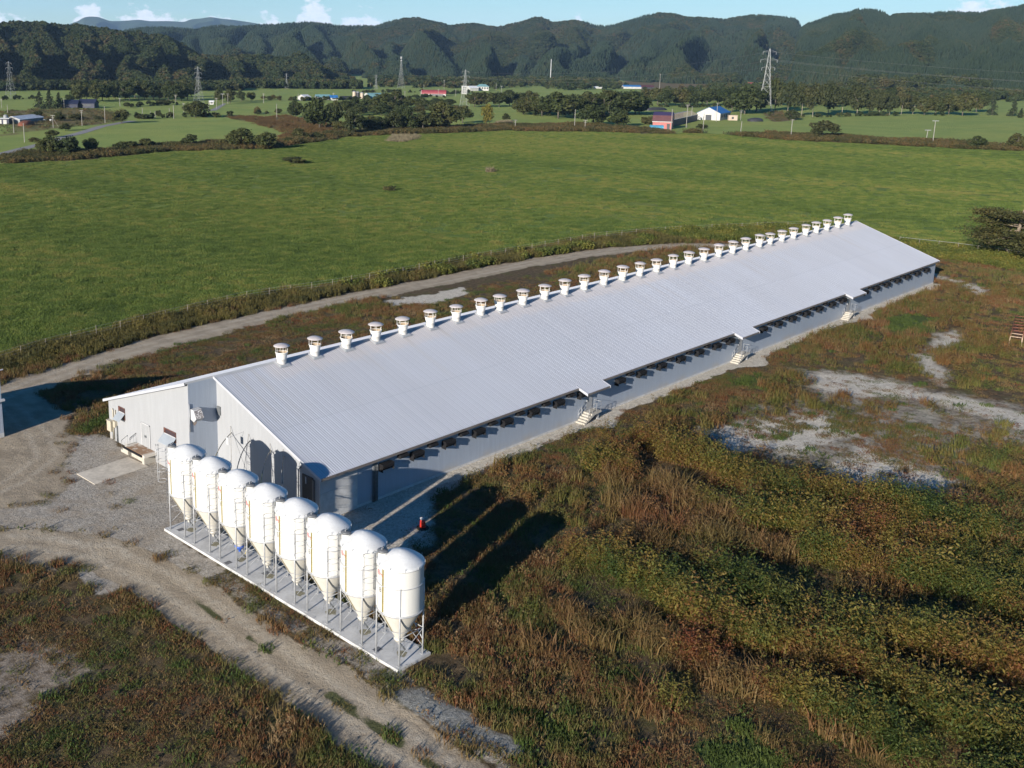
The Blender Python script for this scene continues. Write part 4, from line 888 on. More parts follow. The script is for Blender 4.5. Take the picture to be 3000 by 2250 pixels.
for i, (x, y, h, w, kind, lab, grp) in enumerate(TREES):
    plant_tree(x, y, h*1.04, w*1.12, kind, lab, grp, i*3+int(x))

# ------------------------------------------------------------------ ground cover by instancing (all of it kind = stuff)
def scatter(name, pts, rot, scl, kinds, tilt=None):
    """instances of plant patches (meshes kept out of the scene) on a cloud of points"""
    c = bpy.data.collections.new(name+'_patches')
    for i, me in enumerate(kinds): c.objects.link(bpy.data.objects.new(name+'_patch', me))
    n = len(pts); me = bpy.data.meshes.new(name); me.vertices.add(n); me.vertices.foreach_set('co', np.asarray(pts, np.float32).ravel())
    r = np.zeros((n, 3), np.float32); r[:, 2] = rot
    if tilt is not None: r[:, :2] = tilt
    a = me.attributes.new('rot', 'FLOAT_VECTOR', 'POINT'); a.data.foreach_set('vector', r.ravel())
    a = me.attributes.new('scl', 'FLOAT_VECTOR', 'POINT'); a.data.foreach_set('vector', np.asarray(scl, np.float32).ravel())
    a = me.attributes.new('pick', 'INT', 'POINT'); a.data.foreach_set('value', np.random.default_rng(n).integers(0, len(kinds), n).astype(np.int32))
    o = link(bpy.data.objects.new(name, me)); tag(o, kind='stuff')
    g = bpy.data.node_groups.new(name, 'GeometryNodeTree'); N = g.nodes
    g.interface.new_socket('Geometry', in_out='INPUT', socket_type='NodeSocketGeometry'); g.interface.new_socket('Geometry', in_out='OUTPUT', socket_type='NodeSocketGeometry')
    gi = N.new('NodeGroupInput'); go = N.new('NodeGroupOutput'); iop = N.new('GeometryNodeInstanceOnPoints'); ci = N.new('GeometryNodeCollectionInfo')
    ci.inputs['Collection'].default_value = c; ci.inputs['Separate Children'].default_value = True; ci.inputs['Reset Children'].default_value = True
    def na(nm, ty):
        q = N.new('GeometryNodeInputNamedAttribute'); q.data_type = ty; q.inputs['Name'].default_value = nm; return q.outputs['Attribute']
    mp = N.new('GeometryNodeMeshToPoints'); g.links.new(gi.outputs[0], mp.inputs[0]); g.links.new(mp.outputs[0], iop.inputs['Points'])
    g.links.new(ci.outputs[0], iop.inputs['Instance']); iop.inputs['Pick Instance'].default_value = True
    g.links.new(na('pick', 'INT'), iop.inputs['Instance Index'])
    e2r = N.new('FunctionNodeEulerToRotation'); g.links.new(na('rot', 'FLOAT_VECTOR'), e2r.inputs[0]); g.links.new(e2r.outputs[0], iop.inputs['Rotation'])
    g.links.new(na('scl', 'FLOAT_VECTOR'), iop.inputs['Scale']); g.links.new(iop.outputs[0], go.inputs[0])
    md = o.modifiers.new('scatter', 'NODES'); md.node_group = g
    return o
def blades(n, rad, h, w, lean=.35, mat=None, nm='patch', seg=1):
    """a round patch of grass blades, each a bent strip"""
    a = rng.uniform(0, 6.28, n); r = rad*np.sqrt(rng.uniform(0, 1, n)); hh = h*rng.uniform(.55, 1.25, n)
    b = np.stack([r*np.cos(a), r*np.sin(a), np.full(n, -.03)], 1)
    la = rng.uniform(0, 6.28, n); ln = hh*rng.normal(0, lean, n)
    t = b+np.stack([ln*np.cos(la), ln*np.sin(la), hh], 1); mdl = b*.5+t*.5-np.stack([ln*np.cos(la), ln*np.sin(la), -hh*.25], 1)*.22
    wa = rng.uniform(0, 3.14, n); ww = (w*rng.uniform(.6, 1.3, n))[:, None]*np.stack([np.cos(wa), np.sin(wa), 0*wa], 1)
    V_ = np.stack([b-ww*.5, b+ww*.5, mdl+ww*.45, mdl-ww*.45, t+ww*.08, t-ww*.08], 1).reshape(-1, 3)
    k = np.arange(n)[:, None]*6
    F_ = np.concatenate([k+np.array([[0, 1, 2, 3]]), k+np.array([[3, 2, 4, 5]])])
    return npmesh(nm, V_, F_, mat)
def stalks(nst, rad, h, nleaf, ls, mat, lean=.18, nm='weed'):
    """leafy stalks: a thin stem with drooping leaves and a plume on top"""
    C_ = []; N_ = []; D_ = []; S_ = []
    for i in range(nst):
        a = rng.uniform(0, 6.28); r = rad*math.sqrt(rng.uniform(0, 1)); H = h*rng.uniform(.6, 1.2); lx, ly = rng.normal(0, lean, 2)*H
        for k in range(nleaf):
            t = rng.uniform(.12, 1)**.7; q = rng.uniform(0, 6.28); out = (1-t*.6)*.26*h*rng.uniform(.3, 1)
            C_.append((r*math.cos(a)+lx*t*t+out*math.cos(q), r*math.sin(a)+ly*t*t+out*math.sin(q), H*t-.06*out)); N_.append((math.cos(q)*.4, math.sin(q)*.4, .9)); D_.append((math.cos(q), math.sin(q), -.45)); S_.append(ls*(1.2-t*.5))
    V_, F_ = quads(np.array(C_), np.array(S_), np.array(N_), 2.6, .5, np.array(D_))
    return npmesh(nm, V_, F_, mat)
def sample(x0, x1, y0, y1, dens):
    n = int((x1-x0)*(y1-y0)*dens); return rng.uniform(x0, x1, n), rng.uniform(y0, y1, n)
def seen(x, y, m=.06):
    """keep what could stand in the frame (with a margin for a step to the side)"""
    P = np.stack([x-CAM[0], y-CAM[1], np.full(len(x), -CAM[2])], 1); z = P@np.array(fw)
    u = (1130.9+3007.4*(P@np.array(r2))/z)/3000; v = (865.9+3007.4*(P@np.array(d2))/z)/2250
    return (z > 5) & (u > -m) & (u < 1+m) & (v > -m) & (v < 1+m*1.6)
rng = np.random.default_rng(8)
PAD = [(-9.9, -7), (-6.9, -7), (-6.9, -34), (-9.9, -34)]
BARN = [(-3.2, 0), (-3.2, 14.7), (139.9, 14.7), (139.9, -14.5), (0, -14.5), (0, 0)]
SLAB = [(-9.5, 8.2), (-4, 8.6), (-3.8, 5.3), (-9.5, 4.9)]
def clear(x, y, m=.25):
    return (sd(x, y, BARN) < -m) & (sd(x, y, PAD) < -m) & (sd(x, y, SLAB) < -m)
TALL = [(8, -33), (15, -30.5), (21, -26), (27, -21.5), (36, -21), (40, -31), (40, -43), (47, -50), (50, -70), (36, -74), (10, -74), (3, -60), (-1, -49), (0, -38)]
def tallness(x, y):
    t = sstep(-2.5, 3.5, sd(x, y, TALL)+(fbm(x*.25, y*.25, 3, 41)-.5)*7)
    wy = x+ (fbm(x*.10, y*.07, 3, 42)-.5)*8 + (fbm(x*.35, y*.25, 2, 45)-.5)*3.5 + .12*(y+40)
    row = np.abs(((wy/6.3) % 1)-.5)*2                                # rows running along y, dark furrows between
    return t, row, sstep(.42, .72, 1-row)
# tall weeds
x, y = sample(-4, 62, -76, -17, 7.0)
t, row, ridge = tallness(x, y); MW = masks(x, y); hn = fbm(x*.35, y*.35, 3, 43)
dens = t*(.03+.97*ridge)*sstep(.30, .40, hn)*(1-.95*sstep(.3, .6, MW['white']))*(1-MW['dirt'])
k = (rng.random(len(x)) < dens) & seen(x, y) & clear(x, y, .6) & (strip_w(x)-(-14.3-y) < -.8)
x, y, hh = x[k], y[k], (.20+1.5*ridge[k])*(.65+.8*hn[k])*(.6+.4*t[k])*rng.uniform(.55, 1.35, k.sum())*(1-.65*sstep(.04, .35, MW['white'][k])); x_w, y_w = x, y
wk = [stalks(9, .46, 1.15, 36, .043, MAT['weed']) for i in range(7)]
MAT['tallbrown'] = leaf_mat('tall_brown_grass', [(0, (.10, .085, .028)), (.35, (.15, .100, .038)), (.65, (.150, .082, .034)), (.85, (.135, .050, .024)), (1, (.22, .16, .075))], .12, .25, .4)
bn_ = fbm(x*.085+.1*y*0, y*.05, 3, 77); sp_ = bn_+.35*(fbm(x*.6, y*.6, 2, 78)-.5) > .555
tb = [blades(70, .55, 1.0, .030, .4, MAT['tallbrown']) for i in range(3)]+[stalks(7, .5, 1.0, 22, .042, MAT['tallbrown'], .2) for i in range(4)]
for nm_, sel, kd, hs2 in (('tall_weeds', ~sp_, wk, 1.0), ('tall_brown_grass', sp_, tb, .72)):
    scatter(nm_, np.stack([x, y, gz(x, y)], 1)[sel], rng.uniform(0, 6.28, sel.sum()), np.stack([hh*1.15, hh*1.15, hh*hs2], 1)[sel], kd)
print('weeds', len(x))
# autumn grass over all the rough ground near the barn
xs, ys = [], []
for (a0, a1, b0, b1, dn_) in ((-45, 62, -80, 24, 3.2), (62, 180, -100, 36, 1.5), (-20, 62, 24, 46, 2.4)):
    a, b = sample(a0, a1, b0, b1, dn_); xs.append(a); ys.append(b)
x = np.concatenate(xs); y = np.concatenate(ys); k = seen(x, y); x, y = x[k], y[k]
MW = masks(x, y); t, row, ridge = tallness(x, y); hn = fbm(x*.3, y*.3, 4, 44); hs_ = fbm(x*.06, y*.06, 3, 46)
no = 1-np.clip(np.maximum.reduce([MW['dirt']*1.02, MW['white']*1.0, MW['field'], .99*sstep(.45, .8, MW['gravel'])]), 0, 1)
no = np.maximum(no, .30*MW['mid']); no *= (1-.9*sstep(.35, .7, MW['bare']))
ver = (MW['gravel'] > .35) & (MW['gravel'] < .75) & (MW['dirt'] < .5)
no = np.where(ver & (x < -9), np.maximum(no, .40*sstep(.54, .66, fbm(x*.5, y*.5, 3, 47))), no)
whit = (MW['white'] > .4) & (x > 35) & (strip_w(x)-(-14.3-y) < -.5)
no = np.where(whit, np.maximum(no, .75*sstep(.42, .60, fbm(x*.45, y*.45, 4, 48))), no)
k = (rng.random(len(x)) < no*(.35+.65*sstep(.3, .5, hn))) & clear(x, y)
x, y, hn, hs_ = x[k], y[k], hn[k], hs_[k]; MW = {a: b[k] for a, b in MW.items()}
hh = (.45+1.1*sstep(.35, .7, hs_))*(.6+.8*hn)*np.where((MW['mid'] > .3) | (MW['gravel'] > .3) | (MW['white'] > .3), .45, 1)*(1+.5*sstep(60, 110, x))*(1-.55*t[k]*(1-ridge[k]))
grn = (MW['grn'] > .5) | ((rng.random(len(x)) < .10) & (fbm(x*.5, y*.5, 2, 50) > .58))
gk = [blades(60, .62, .34, .040, .8, MAT['drygrass']) for i in range(6)]+[stalks(5, .5, .5, 9, .06, MAT['drygrass'], .3) for i in range(3)]
scatter('autumn_grass', np.stack([x, y, gz(x, y)], 1)[~grn], rng.uniform(0, 6.28, (~grn).sum()), np.stack([.9+.3*hn, .9+.3*hn, hh], 1)[~grn], gk)
gk = [blades(70, .6, .28, .05, .45, MAT['greenpatch']) for i in range(3)]+[stalks(7, .5, .28, 9, .07, MAT['greenpatch'], .3) for i in range(2)]
scatter('green_grass', np.stack([x, y, gz(x, y)], 1)[grn], rng.uniform(0, 6.28, grn.sum()), np.stack([1+0*hn, 1+0*hn, .7+.7*hn], 1)[grn], gk)
print('grass', len(x))
# brown weeds standing between the barn and the bare ground
x, y = sample(14, 150, -62, -15.5, 1.5); MW = masks(x, y); hn = fbm(x*.09, y*.12, 4, 58); h2 = fbm(x*.4, y*.4, 3, 59)
k = (rng.random(len(x)) < sstep(.47, .60, hn)*(.3+.7*h2)*(1-sstep(.35, .6, MW['white']))*(1-MW['dirt'])*(1-MW['grn'])) & seen(x, y) & clear(x, y, .8) & (strip_w(x)-(-14.3-y) < -.7)
x, y, h2 = x[k], y[k], h2[k]
MAT['brownweed'] = leaf_mat('brown_weed', [(0, (.06, .085, .018)), (.3, (.105, .105, .024)), (.55, (.145, .105, .034)), (.8, (.155, .070, .026)), (1, (.21, .15, .055))], .13, .25, .45)
bk_ = [stalks(6, .5, 1.0, 16, .07, MAT['brownweed'], .22) for i in range(5)]+[blades(60, .6, .9, .045, .35, MAT['brownweed']) for i in range(2)]
scatter('brown_weeds', np.stack([x, y, gz(x, y)], 1), rng.uniform(0, 6.28, len(x)), np.stack([1.0+.3*h2, 1.0+.3*h2, .45+.9*h2], 1), bk_)
# weeds along the field fence and round the barn's far end
x, y = sample(-40, 190, -60, 62, 3.4)
df = np.minimum(segdist(x, y, FENCE), segdist(x, y, FENCE_R)); sdf = sd(x, y, FIELD); db = segdist(x, y, BACK)
wid = np.where(sdf > 0, 1.2+1.6*fbm(x*.08, y*.08, 2, 51), 9.)
far_end = (x > 140) & (y < 33)
MW = masks(x, y)
k = ((df < wid) & (MW['dirt'] < .3) & ((sdf > -1) | (db > 2.6)) & ((y > 42) | (x > 128)) | (far_end & (df < 11) & (sdf < .5) & (MW['white'] < .4))) & seen(x, y) & (rng.random(len(x)) < .9) & clear(x, y, 1)
x, y, df = x[k], y[k], df[k]; hn = fbm(x*.25, y*.25, 3, 52)
hh = (.55+1.3*hn)*(1.1-.06*np.minimum(df, 6))*np.where(far_end[k], 1.0, 1.0)
lush = (x > 146) | ((hn > .56) & (x > 60) & (x < 140))
MAT['lush'] = leaf_mat('lush_weeds', [(0, (.06, .085, .02)), (.4, (.11, .13, .028)), (.75, (.17, .165, .035)), (1, (.20, .15, .04))], .2, .3, .4)
lk = [stalks(6, .6, .95, 16, .12, MAT['lush']) for i in range(4)]
scatter('lush_weeds', np.stack([x, y, gz(x, y)], 1)[lush], rng.uniform(0, 6.28, lush.sum()), np.stack([hh*1.15, hh*1.15, hh*1.1], 1)[lush], lk)
x, y, hn, hh = x[~lush], y[~lush], hn[~lush], hh[~lush]
fk = [stalks(6, .6, .95, 14, .085, MAT['fencegrass']) for i in range(5)]+[blades(70, .7, .9, .05, .3, MAT['fencegrass']) for i in range(2)]
scatter('fence_weeds', np.stack([x, y, gz(x, y)], 1), rng.uniform(0, 6.28, len(x)), np.stack([hh*1.1, hh*1.1, hh], 1), fk)
print('fence weeds', len(x))
# meadow: patches 3 m across
xs, ys = [], []
for (a0, a1, b0, b1, dn_) in ((-60, 110, 40, 150, .9), (110, 480, -70, 310, .26), (-60, 110, 150, 290, .35)):
    a, b = sample(a0, a1, b0, b1, dn_); xs.append(a); ys.append(b)
x = np.concatenate(xs); y = np.concatenate(ys)
k = seen(x, y) & (sd(x, y, FIELD) > .6); x, y = x[k], y[k]
hn = fbm(x*.12, y*.12, 4, 55); tuft = fbm(x*.5, y*.5, 2, 56)
mk = [blades(230, 1.5, .38, .075, .6, MAT['fieldgrass']) for i in range(6)]
hh = (.45+.7*hn)*(.42+.85*sstep(.3, .75, tuft))
scatter('meadow_grass', np.stack([x, y, gz(x, y)], 1), rng.uniform(0, 6.28, len(x)), np.stack([1.1+0*hn, 1.1+0*hn, hh], 1), mk)
print('meadow', len(x))
# far hedge strips and scrub
def polyscatter(keys, dens, h0, h1, kinds, name, jit=3):
    PX, PY = [], []
    for key in keys:
        P = np.array(FAR[key]); a, b = sample(P[:, 0].min()-4, P[:, 0].max()+4, P[:, 1].min()-4, P[:, 1].max()+4, dens)
        d = sd(a, b, FAR[key])+(fbm(a*.08, b*.08, 3, 60)-.5)*2*jit; kk = (d > 0) & (rng.random(len(a)) < .25+1.3*(fbm(a*.06, b*.06, 3, 61)-.2)); PX.append(a[kk]); PY.append(b[kk])
    a = np.concatenate(PX); b = np.concatenate(PY); k = seen(a, b) & (sd(a, b, LANE) < -2); a, b = a[k], b[k]; s = h0+(h1-h0)*fbm(a*.1, b*.1, 3, 62)
    print(name, len(a)); scatter(name, np.stack([a, b, 0*a], 1), rng.uniform(0, 6.28, len(a)), np.stack([1.2*s, 1.2*s, s], 1), kinds)
MAT['hedge'] = leaf_mat('hedge_scrub', [(0, (.045, .055, .018)), (.4, (.085, .078, .027)), (.7, (.145, .108, .040)), (1, (.18, .105, .042))], .04, .2, .6)
MAT['rusty'] = leaf_mat('rusty_scrub', [(0, (.09, .065, .028)), (.6, (.15, .085, .034)), (1, (.14, .105, .035))], .04, .2, .6)
hk = [stalks(9, .9, 1.0, 12, .14, MAT['hedge']) for i in range(4)]
polyscatter(('hedge_near', 'hedge_near2', 'hedge3', 'hedge4'), .7, .9, 2.8, hk, 'hedge_scrub')
polyscatter(('scrubL', 'bankR'), .07, .5, 1.8, hk, 'rough_scrub', 6)
polyscatter(('rusty', 'rustyB'), .3, .5, 1.6, [stalks(9, .9, 1.0, 12, .14, MAT['rusty']) for i in range(3)], 'rusty_scrub', 5)
polyscatter(('reed', 'reedheap'), .5, .9, 1.6, [blades(50, .9, .9, .07, .25, MAT['reedgrass']) for i in range(3)], 'dry_reed', 2)

def low_broad(seed):
    global rng
    rng = np.random.default_rng(seed); return npmesh('hill_tree', *blob_crown(8, 100, .25, .52, .46, .52), MAT['hillforest'])
LBH = [low_broad(300+i) for i in range(5)]; rng = np.random.default_rng(66)
LINES = [[(316.0, 763.0), (358.0, 782.0)], [(426.0, 978.0), (497.0, 976.0)], [(343.0, 609.0), (392.0, 623.0), (408.0, 603.0)], [(435.0, 634.0), (454.0, 600.0)], [(480.0, 635.0), (533.0, 638.0)], [(525.0, 631.0), (585.0, 626.0), (619.0, 644.0)], [(716.0, 772.0), (788.0, 738.0)], [(620.0, 614.0), (687.0, 640.0), (701.0, 601.0)], [(772.0, 686.0), (840.0, 714.0)], [(648.0, 489.0), (626.0, 431.0)], [(709.0, 405.0), (722.0, 373.0), (791.0, 369.0)], [(517.0, 389.0), (516.0, 355.0)], [(660.0, 272.0), (667.0, 241.0), (731.0, 227.0), (779.0, 196.0), (800.0, 147.0)], [(1713.0, 442.0), (1927.0, 447.0)], [(367.0, 483.0), (378.0, 468.0), (381.0, 450.0)], [(271.0, 476.0), (309.0, 480.0), (342.0, 451.0)], [(324.0, 427.0), (342.0, 444.0), (369.0, 450.0)]]
hx_, hy_, hh_ = [], [], []
for ln in LINES:
    for (x0, y0), (x1, y1) in zip(ln[:-1], ln[1:]):
        n = int(math.hypot(x1-x0, y1-y0)/2.6); t = rng.random(n); dd = rng.normal(0, 2.2, n); L2 = math.hypot(x1-x0, y1-y0)
        hx_.append(x0+(x1-x0)*t-(y1-y0)/L2*dd); hy_.append(y0+(y1-y0)*t+(x1-x0)/L2*dd)
x = np.concatenate(hx_); y = np.concatenate(hy_); k = (fbm(x*.02, y*.02, 2, 90) > .42); x, y = x[k], y[k]; h = rng.uniform(1.6, 4.6, len(x))
scatter('far_hedgerow', np.stack([x, y, 0*x-.2], 1), rng.uniform(0, 6.28, len(x)), np.stack([h*1.2, h*1.2, h], 1), LBH)
# forest on the hills and the dark woods at their feet: one mass each
def low_conifer(seed):
    r_ = np.random.default_rng(seed); m = MB(); z = 1.0
    for k in range(4):
        n = 7; R = .13+.10*k; zt = 1-.2*k; zb = zt-.34
        vs = [(0, 0, zt)]+[(R*r_.uniform(.7, 1.2)*math.cos(6.28*j/n), R*r_.uniform(.7, 1.2)*math.sin(6.28*j/n), zb+r_.uniform(-.04, .04)) for j in range(n)]
        m.add(vs, [(0, 1+j, 1+(j+1) % n) for j in range(n)])
    return m.mesh('hill_conifer', MAT['hillconifer'])
LB = LBH; LC = [low_conifer(320+i) for i in range(3)]
rng = np.random.default_rng(77)
def forest(key, n, kinds, h0, h1, name, wr=.8):
    _, HX, HY, HZ, T, Az, t, a = [h for h in HILLS if h[0] == key][0]
    nt = int(np.searchsorted(t, 1.04)); i = rng.uniform(0, nt-1.01, n); j = rng.uniform(0, len(a)-1.01, n)
    i0 = i.astype(int); j0 = j.astype(int); fi = i-i0; fj = j-j0
    bl = lambda Q: (Q[i0, j0]*(1-fi)+Q[i0+1, j0]*fi)*(1-fj)+(Q[i0, j0+1]*(1-fi)+Q[i0+1, j0+1]*fi)*fj
    x, y, z = bl(HX), bl(HY), bl(HZ); r = np.hypot(x-CAM[0], y-CAM[1]); k = (rng.random(n) < (r/r.max())) & (z > -1.4)
    x, y, z = x[k], y[k], z[k]; h = rng.uniform(h0, h1, len(x))
    return x, y, z-.6, h
parts = []
x, y, z, h = forest('A', 42000, LB, 5, 9.5, 'a')
scatter('hill_forest', np.stack([x, y, z], 1), rng.uniform(0, 6.28, len(x)), np.stack([h*.95, h*.95, h], 1), LB)
x, y, z, h = forest('B', 150000, LC, 4.5, 8, 'b'); mixn = fbm(x*.003, y*.003, 3, 70)
con = mixn < .56
scatter('hill_forest', np.stack([x, y, z], 1)[con], rng.uniform(0, 6.28, con.sum()), np.stack([h*1.15, h*1.15, h*1.25], 1)[con], LC)
b_ = ~con; scatter('hill_forest', np.stack([x, y, z], 1)[b_], rng.uniform(0, 6.28, b_.sum()), np.stack([h*1.2, h*1.2, h], 1)[b_], LB)
x, y, z, h = forest('C', 90000, LB, 5, 9, 'c'); mixn = fbm(x*.003, y*.003, 3, 71); con = (mixn < .47)
scatter('hill_forest', np.stack([x, y, z], 1)[con], rng.uniform(0, 6.28, con.sum()), np.stack([h*1.1, h*1.1, h*1.2], 1)[con], LC)
b_ = ~con; scatter('hill_forest', np.stack([x, y, z], 1)[b_], rng.uniform(0, 6.28, b_.sum()), np.stack([h*1.15, h*1.15, h], 1)[b_], LB)
# woods on the plain in front of the hills
def azr(a, r): return CAM[0]+r*np.cos(np.radians(a)), CAM[1]+r*np.sin(np.radians(a))
def band(n, fn, h0, h1):
    a = rng.uniform(10, 70, n); lo = np.array([fn(v)[0] for v in a]); hi = np.array([fn(v)[1] for v in a]); r = lo+(hi-lo)*np.sqrt(rng.random(n)); ok = hi > lo
    x, y = azr(a, r); return x[ok], y[ok], rng.uniform(h0, h1, ok.sum())
def wood(a):
    n = (vnoise(np.array([a*.55]), np.array([3.3]), 80)[0]-.5)
    if a > 54: return (1130+90*n, 1250)
    if a > 47: return (1, 0)
    if a > 40: return (1330+150*n, 1800)
    if a > 29: return (1360+260*n, 1900)
    return (1180+260*n, 1560)
x, y, h = band(9000, wood, 5, 11)
k = (sd(x, y, FAR['clearcut'], 80) < -6); x, y, h = x[k], y[k], h[k]
scatter('distant_wood', np.stack([x, y, 0*x-.3], 1), rng.uniform(0, 6.28, len(x)), np.stack([h*1.1, h*1.1, h], 1), LB)
def plant(a): return (1240, 1340) if 47.5 < a < 54.5 else (1, 0)
x, y, h = band(4200, plant, 10, 12.0)
scatter('distant_plantation', np.stack([x, y, 0*x-.3], 1), rng.uniform(0, 6.28, len(x)), np.stack([h*.8, h*.8, h], 1), LB)
# ------------------------------------------------------------------ the long barn
H, W, L, EZ, SL = 9.18, 14.77, 140.0, 4.0, .3508
def rz_(y): return H-SL*abs(y)
barn = empty('livestock_barn', (0, 0, 0), 0, 'very long white barn with a pale ribbed steel roof and a row of ridge stacks', 'barn')
# walls: main body and the half gable that stands three metres forward
WY, FX = 14.3, -2.7
m = MB()
m.add([(.3, 0, 0), (.3, -WY, 0), (.3, -WY, rz_(WY)-.12), (.3, 0, H-.12)], [(0, 1, 2, 3)])
m.add([(FX, 0, 0), (FX, WY, 0), (FX, WY, rz_(WY)-.12), (FX, 0, H-.12)], [(0, 1, 2, 3)])
m.build('wall', MAT['wall_x'], barn)
m = MB(); m.add([(FX, 0, 0), (.3, 0, 0), (.3, 0, H-.12), (FX, 0, H-.12)], [(0, 1, 2, 3)])
m.build('wall', MAT['wall_y'], barn)
m = MB(); m.add([(.3, -WY, 0), (139.7, -WY, 0), (139.7, -WY, rz_(WY)-.12), (.3, -WY, rz_(WY)-.12)], [(0, 1, 2, 3)])
m.add([(FX, WY, 0), (139.7, WY, 0), (139.7, WY, rz_(WY)-.12), (FX, WY, rz_(WY)-.12)], [(0, 1, 2, 3)])
m.build('wall', MAT['wall_y'], barn)
m = MB(); m.add([(139.7, -WY, 0), (139.7, WY, 0), (139.7, WY, rz_(WY)-.12), (139.7, 0, H-.12), (139.7, -WY, rz_(WY)-.12)], [(0, 1, 2, 3, 4)])
m.build('wall', MAT['wall_x'], barn)
def rib_sheet(x0, x1, ya, yb, pitch=.25, hgt=.015):
    """ribbed sheet running down the slope from y=ya to y=yb"""
    xs, hs_ = [], []; x = x0
    while x < x1-1e-6:
        for dx, hh in ((0, 0), (.15, 0), (.175, 1), (.225, 1), (.25, 0)):
            if x+dx <= x1 and (not xs or x+dx > xs[-1]): xs.append(x+dx); hs_.append(hh*hgt*(1.35 if round((x-x0)/pitch) % 3 == 0 else 1))
        x += pitch
    n = len(xs); top = [(a, ya, rz_(ya)+b) for a, b in zip(xs, hs_)]; bot = [(a, yb, rz_(yb)+b) for a, b in zip(xs, hs_)]
    q = MB(); q.add(top+bot, [(i, i+1, n+i+1, n+i) for i in range(n-1)]); return q
PORCH = ((35.1, 39.2), (67.9, 72.4), (101.2, 106.0))
m = rib_sheet(0, L, -.02, -W)
m2 = rib_sheet(-3.02, L, .02, W); m.add(m2.v, m2.f)
for a, b in PORCH:
    m3 = rib_sheet(a, b, -W-.001, -15.85); m.add(m3.v, m3.f)
roof = m.build('roof', MAT['roof'], barn)
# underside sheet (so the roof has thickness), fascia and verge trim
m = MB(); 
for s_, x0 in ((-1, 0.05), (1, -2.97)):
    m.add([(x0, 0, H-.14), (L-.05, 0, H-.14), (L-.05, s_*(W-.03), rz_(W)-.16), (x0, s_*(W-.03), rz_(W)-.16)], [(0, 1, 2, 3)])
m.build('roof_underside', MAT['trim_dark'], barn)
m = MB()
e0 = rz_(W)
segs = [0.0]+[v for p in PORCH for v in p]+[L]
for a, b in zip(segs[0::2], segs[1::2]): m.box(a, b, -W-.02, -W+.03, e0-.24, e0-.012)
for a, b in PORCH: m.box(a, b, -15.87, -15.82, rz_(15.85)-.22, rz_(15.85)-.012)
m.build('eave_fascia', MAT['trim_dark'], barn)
m = MB(); m.box(-3.0, L, W-.03, W+.02, e0-.2, e0-.012); m.build('eave_fascia', MAT['trim_white'], barn)
def verge(q, x, ya, yb, d=.03, dz=.2):
    q.add([(x-d, ya, rz_(ya)+.045), (x+.05, ya, rz_(ya)+.045), (x+.05, yb, rz_(yb)+.045), (x-d, yb, rz_(yb)+.045),
           (x-d, ya, rz_(ya)-dz), (x+.05, ya, rz_(ya)-dz), (x+.05, yb, rz_(yb)-dz), (x-d, yb, rz_(yb)-dz)],
          [(0, 1, 2, 3), (7, 6, 5, 4), (0, 4, 5, 1), (1, 5, 6, 2), (2, 6, 7, 3), (3, 7, 4, 0)])
VT = [(0, 0, -W-.03, .03, .2), (-3.02, 0, W+.03, .03, .22), (L-.05, 0, -W-.03, .05, .26), (L-.05, 0, W+.03, .05, .26)]
for a, b in PORCH: VT += [(a-.02, -W+.35, -15.9, .04, .24), (b-.06, -W-.03, -15.9, .04, .2)]
for v_ in VT: m = MB(); verge(m, *v_); m.build('verge_trim', MAT['verge'], barn)
m = MB(); 
m.add([(-.03, -.28, rz_(.28)+.05), (L, -.28, rz_(.28)+.05), (L, 0, H+.075), (-.03, 0, H+.075), (L, .28, rz_(.28)+.05), (-.03, .28, rz_(.28)+.05)], [(0, 1, 2, 3), (3, 2, 4, 5)])
m.add([(-3.05, 0, H+.075), (-.03, 0, H+.075), (-.03, .28, rz_(.28)+.05), (-3.05, .28, rz_(.28)+.05)], [(0, 1, 2, 3)])
m.add([(-3.05, 0, H+.075), (-.03, 0, H+.075), (-.03, 0, H-.12), (-3.05, 0, H-.12)], [(0, 1, 2, 3)])
m.build('ridge_cap', MAT['trim_white'], barn)
# pale panel on concrete at the near corner of the long wall, and a plinth
m = MB(); m.box(.28, 4.4, -WY-.04, -WY+.01, 2.45, 3.78); m.build('wall_panel', MAT['trim_white'], barn)
m = MB(); m.box(.28, 4.4, -WY-.06, -WY+.01, 0, 2.45); m.box(4.4, 139.7, -WY-.03, -WY+.01, 0, .22); m.build('plinth', MAT['concrete'], barn)
# exhaust stacks along the ridge
SX = [7.4, 11.45, 15.5, 19.55, 23.45, 27.6, 31.7, 35.8, 39.1, 43.3, 47.45, 51.5, 55.55, 59.8, 64.0, 68.15, 72.3, 76.55, 80.65, 84.9, 89.2, 93.35, 97.5, 101.85, 105.4, 109.55, 113.7, 118.15, 122.2, 126.4, 130.75, 135.0]
SY = -.42; sb = rz_(SY)
ms = MB(); ms.lathe([(.47, -.25), (.47, .42), (.50, .43), (.50, .50), (.52, .62), (.56, .85), (.60, 1.02), (.63, 1.04), (.63, 1.10), (.60, 1.11), (.565, 1.08)], n=28)
mi = MB(); mi.lathe([(.565, 1.08), (.50, .75), (.44, .3)], n=24); mi.lathe([(.44, .30), (.05, .34)], n=24)
mc = MB(); mc.lathe([(0, 1.90), (.25, 1.885), (.5, 1.83), (.68, 1.755), (.78, 1.70), (.80, 1.67), (.78, 1.645), (.60, 1.66), (0, 1.68)], n=30)
mt = MB()
mt.tube([(.585, 0, 1.05), (.60, 0, 1.70)], .018, 5)
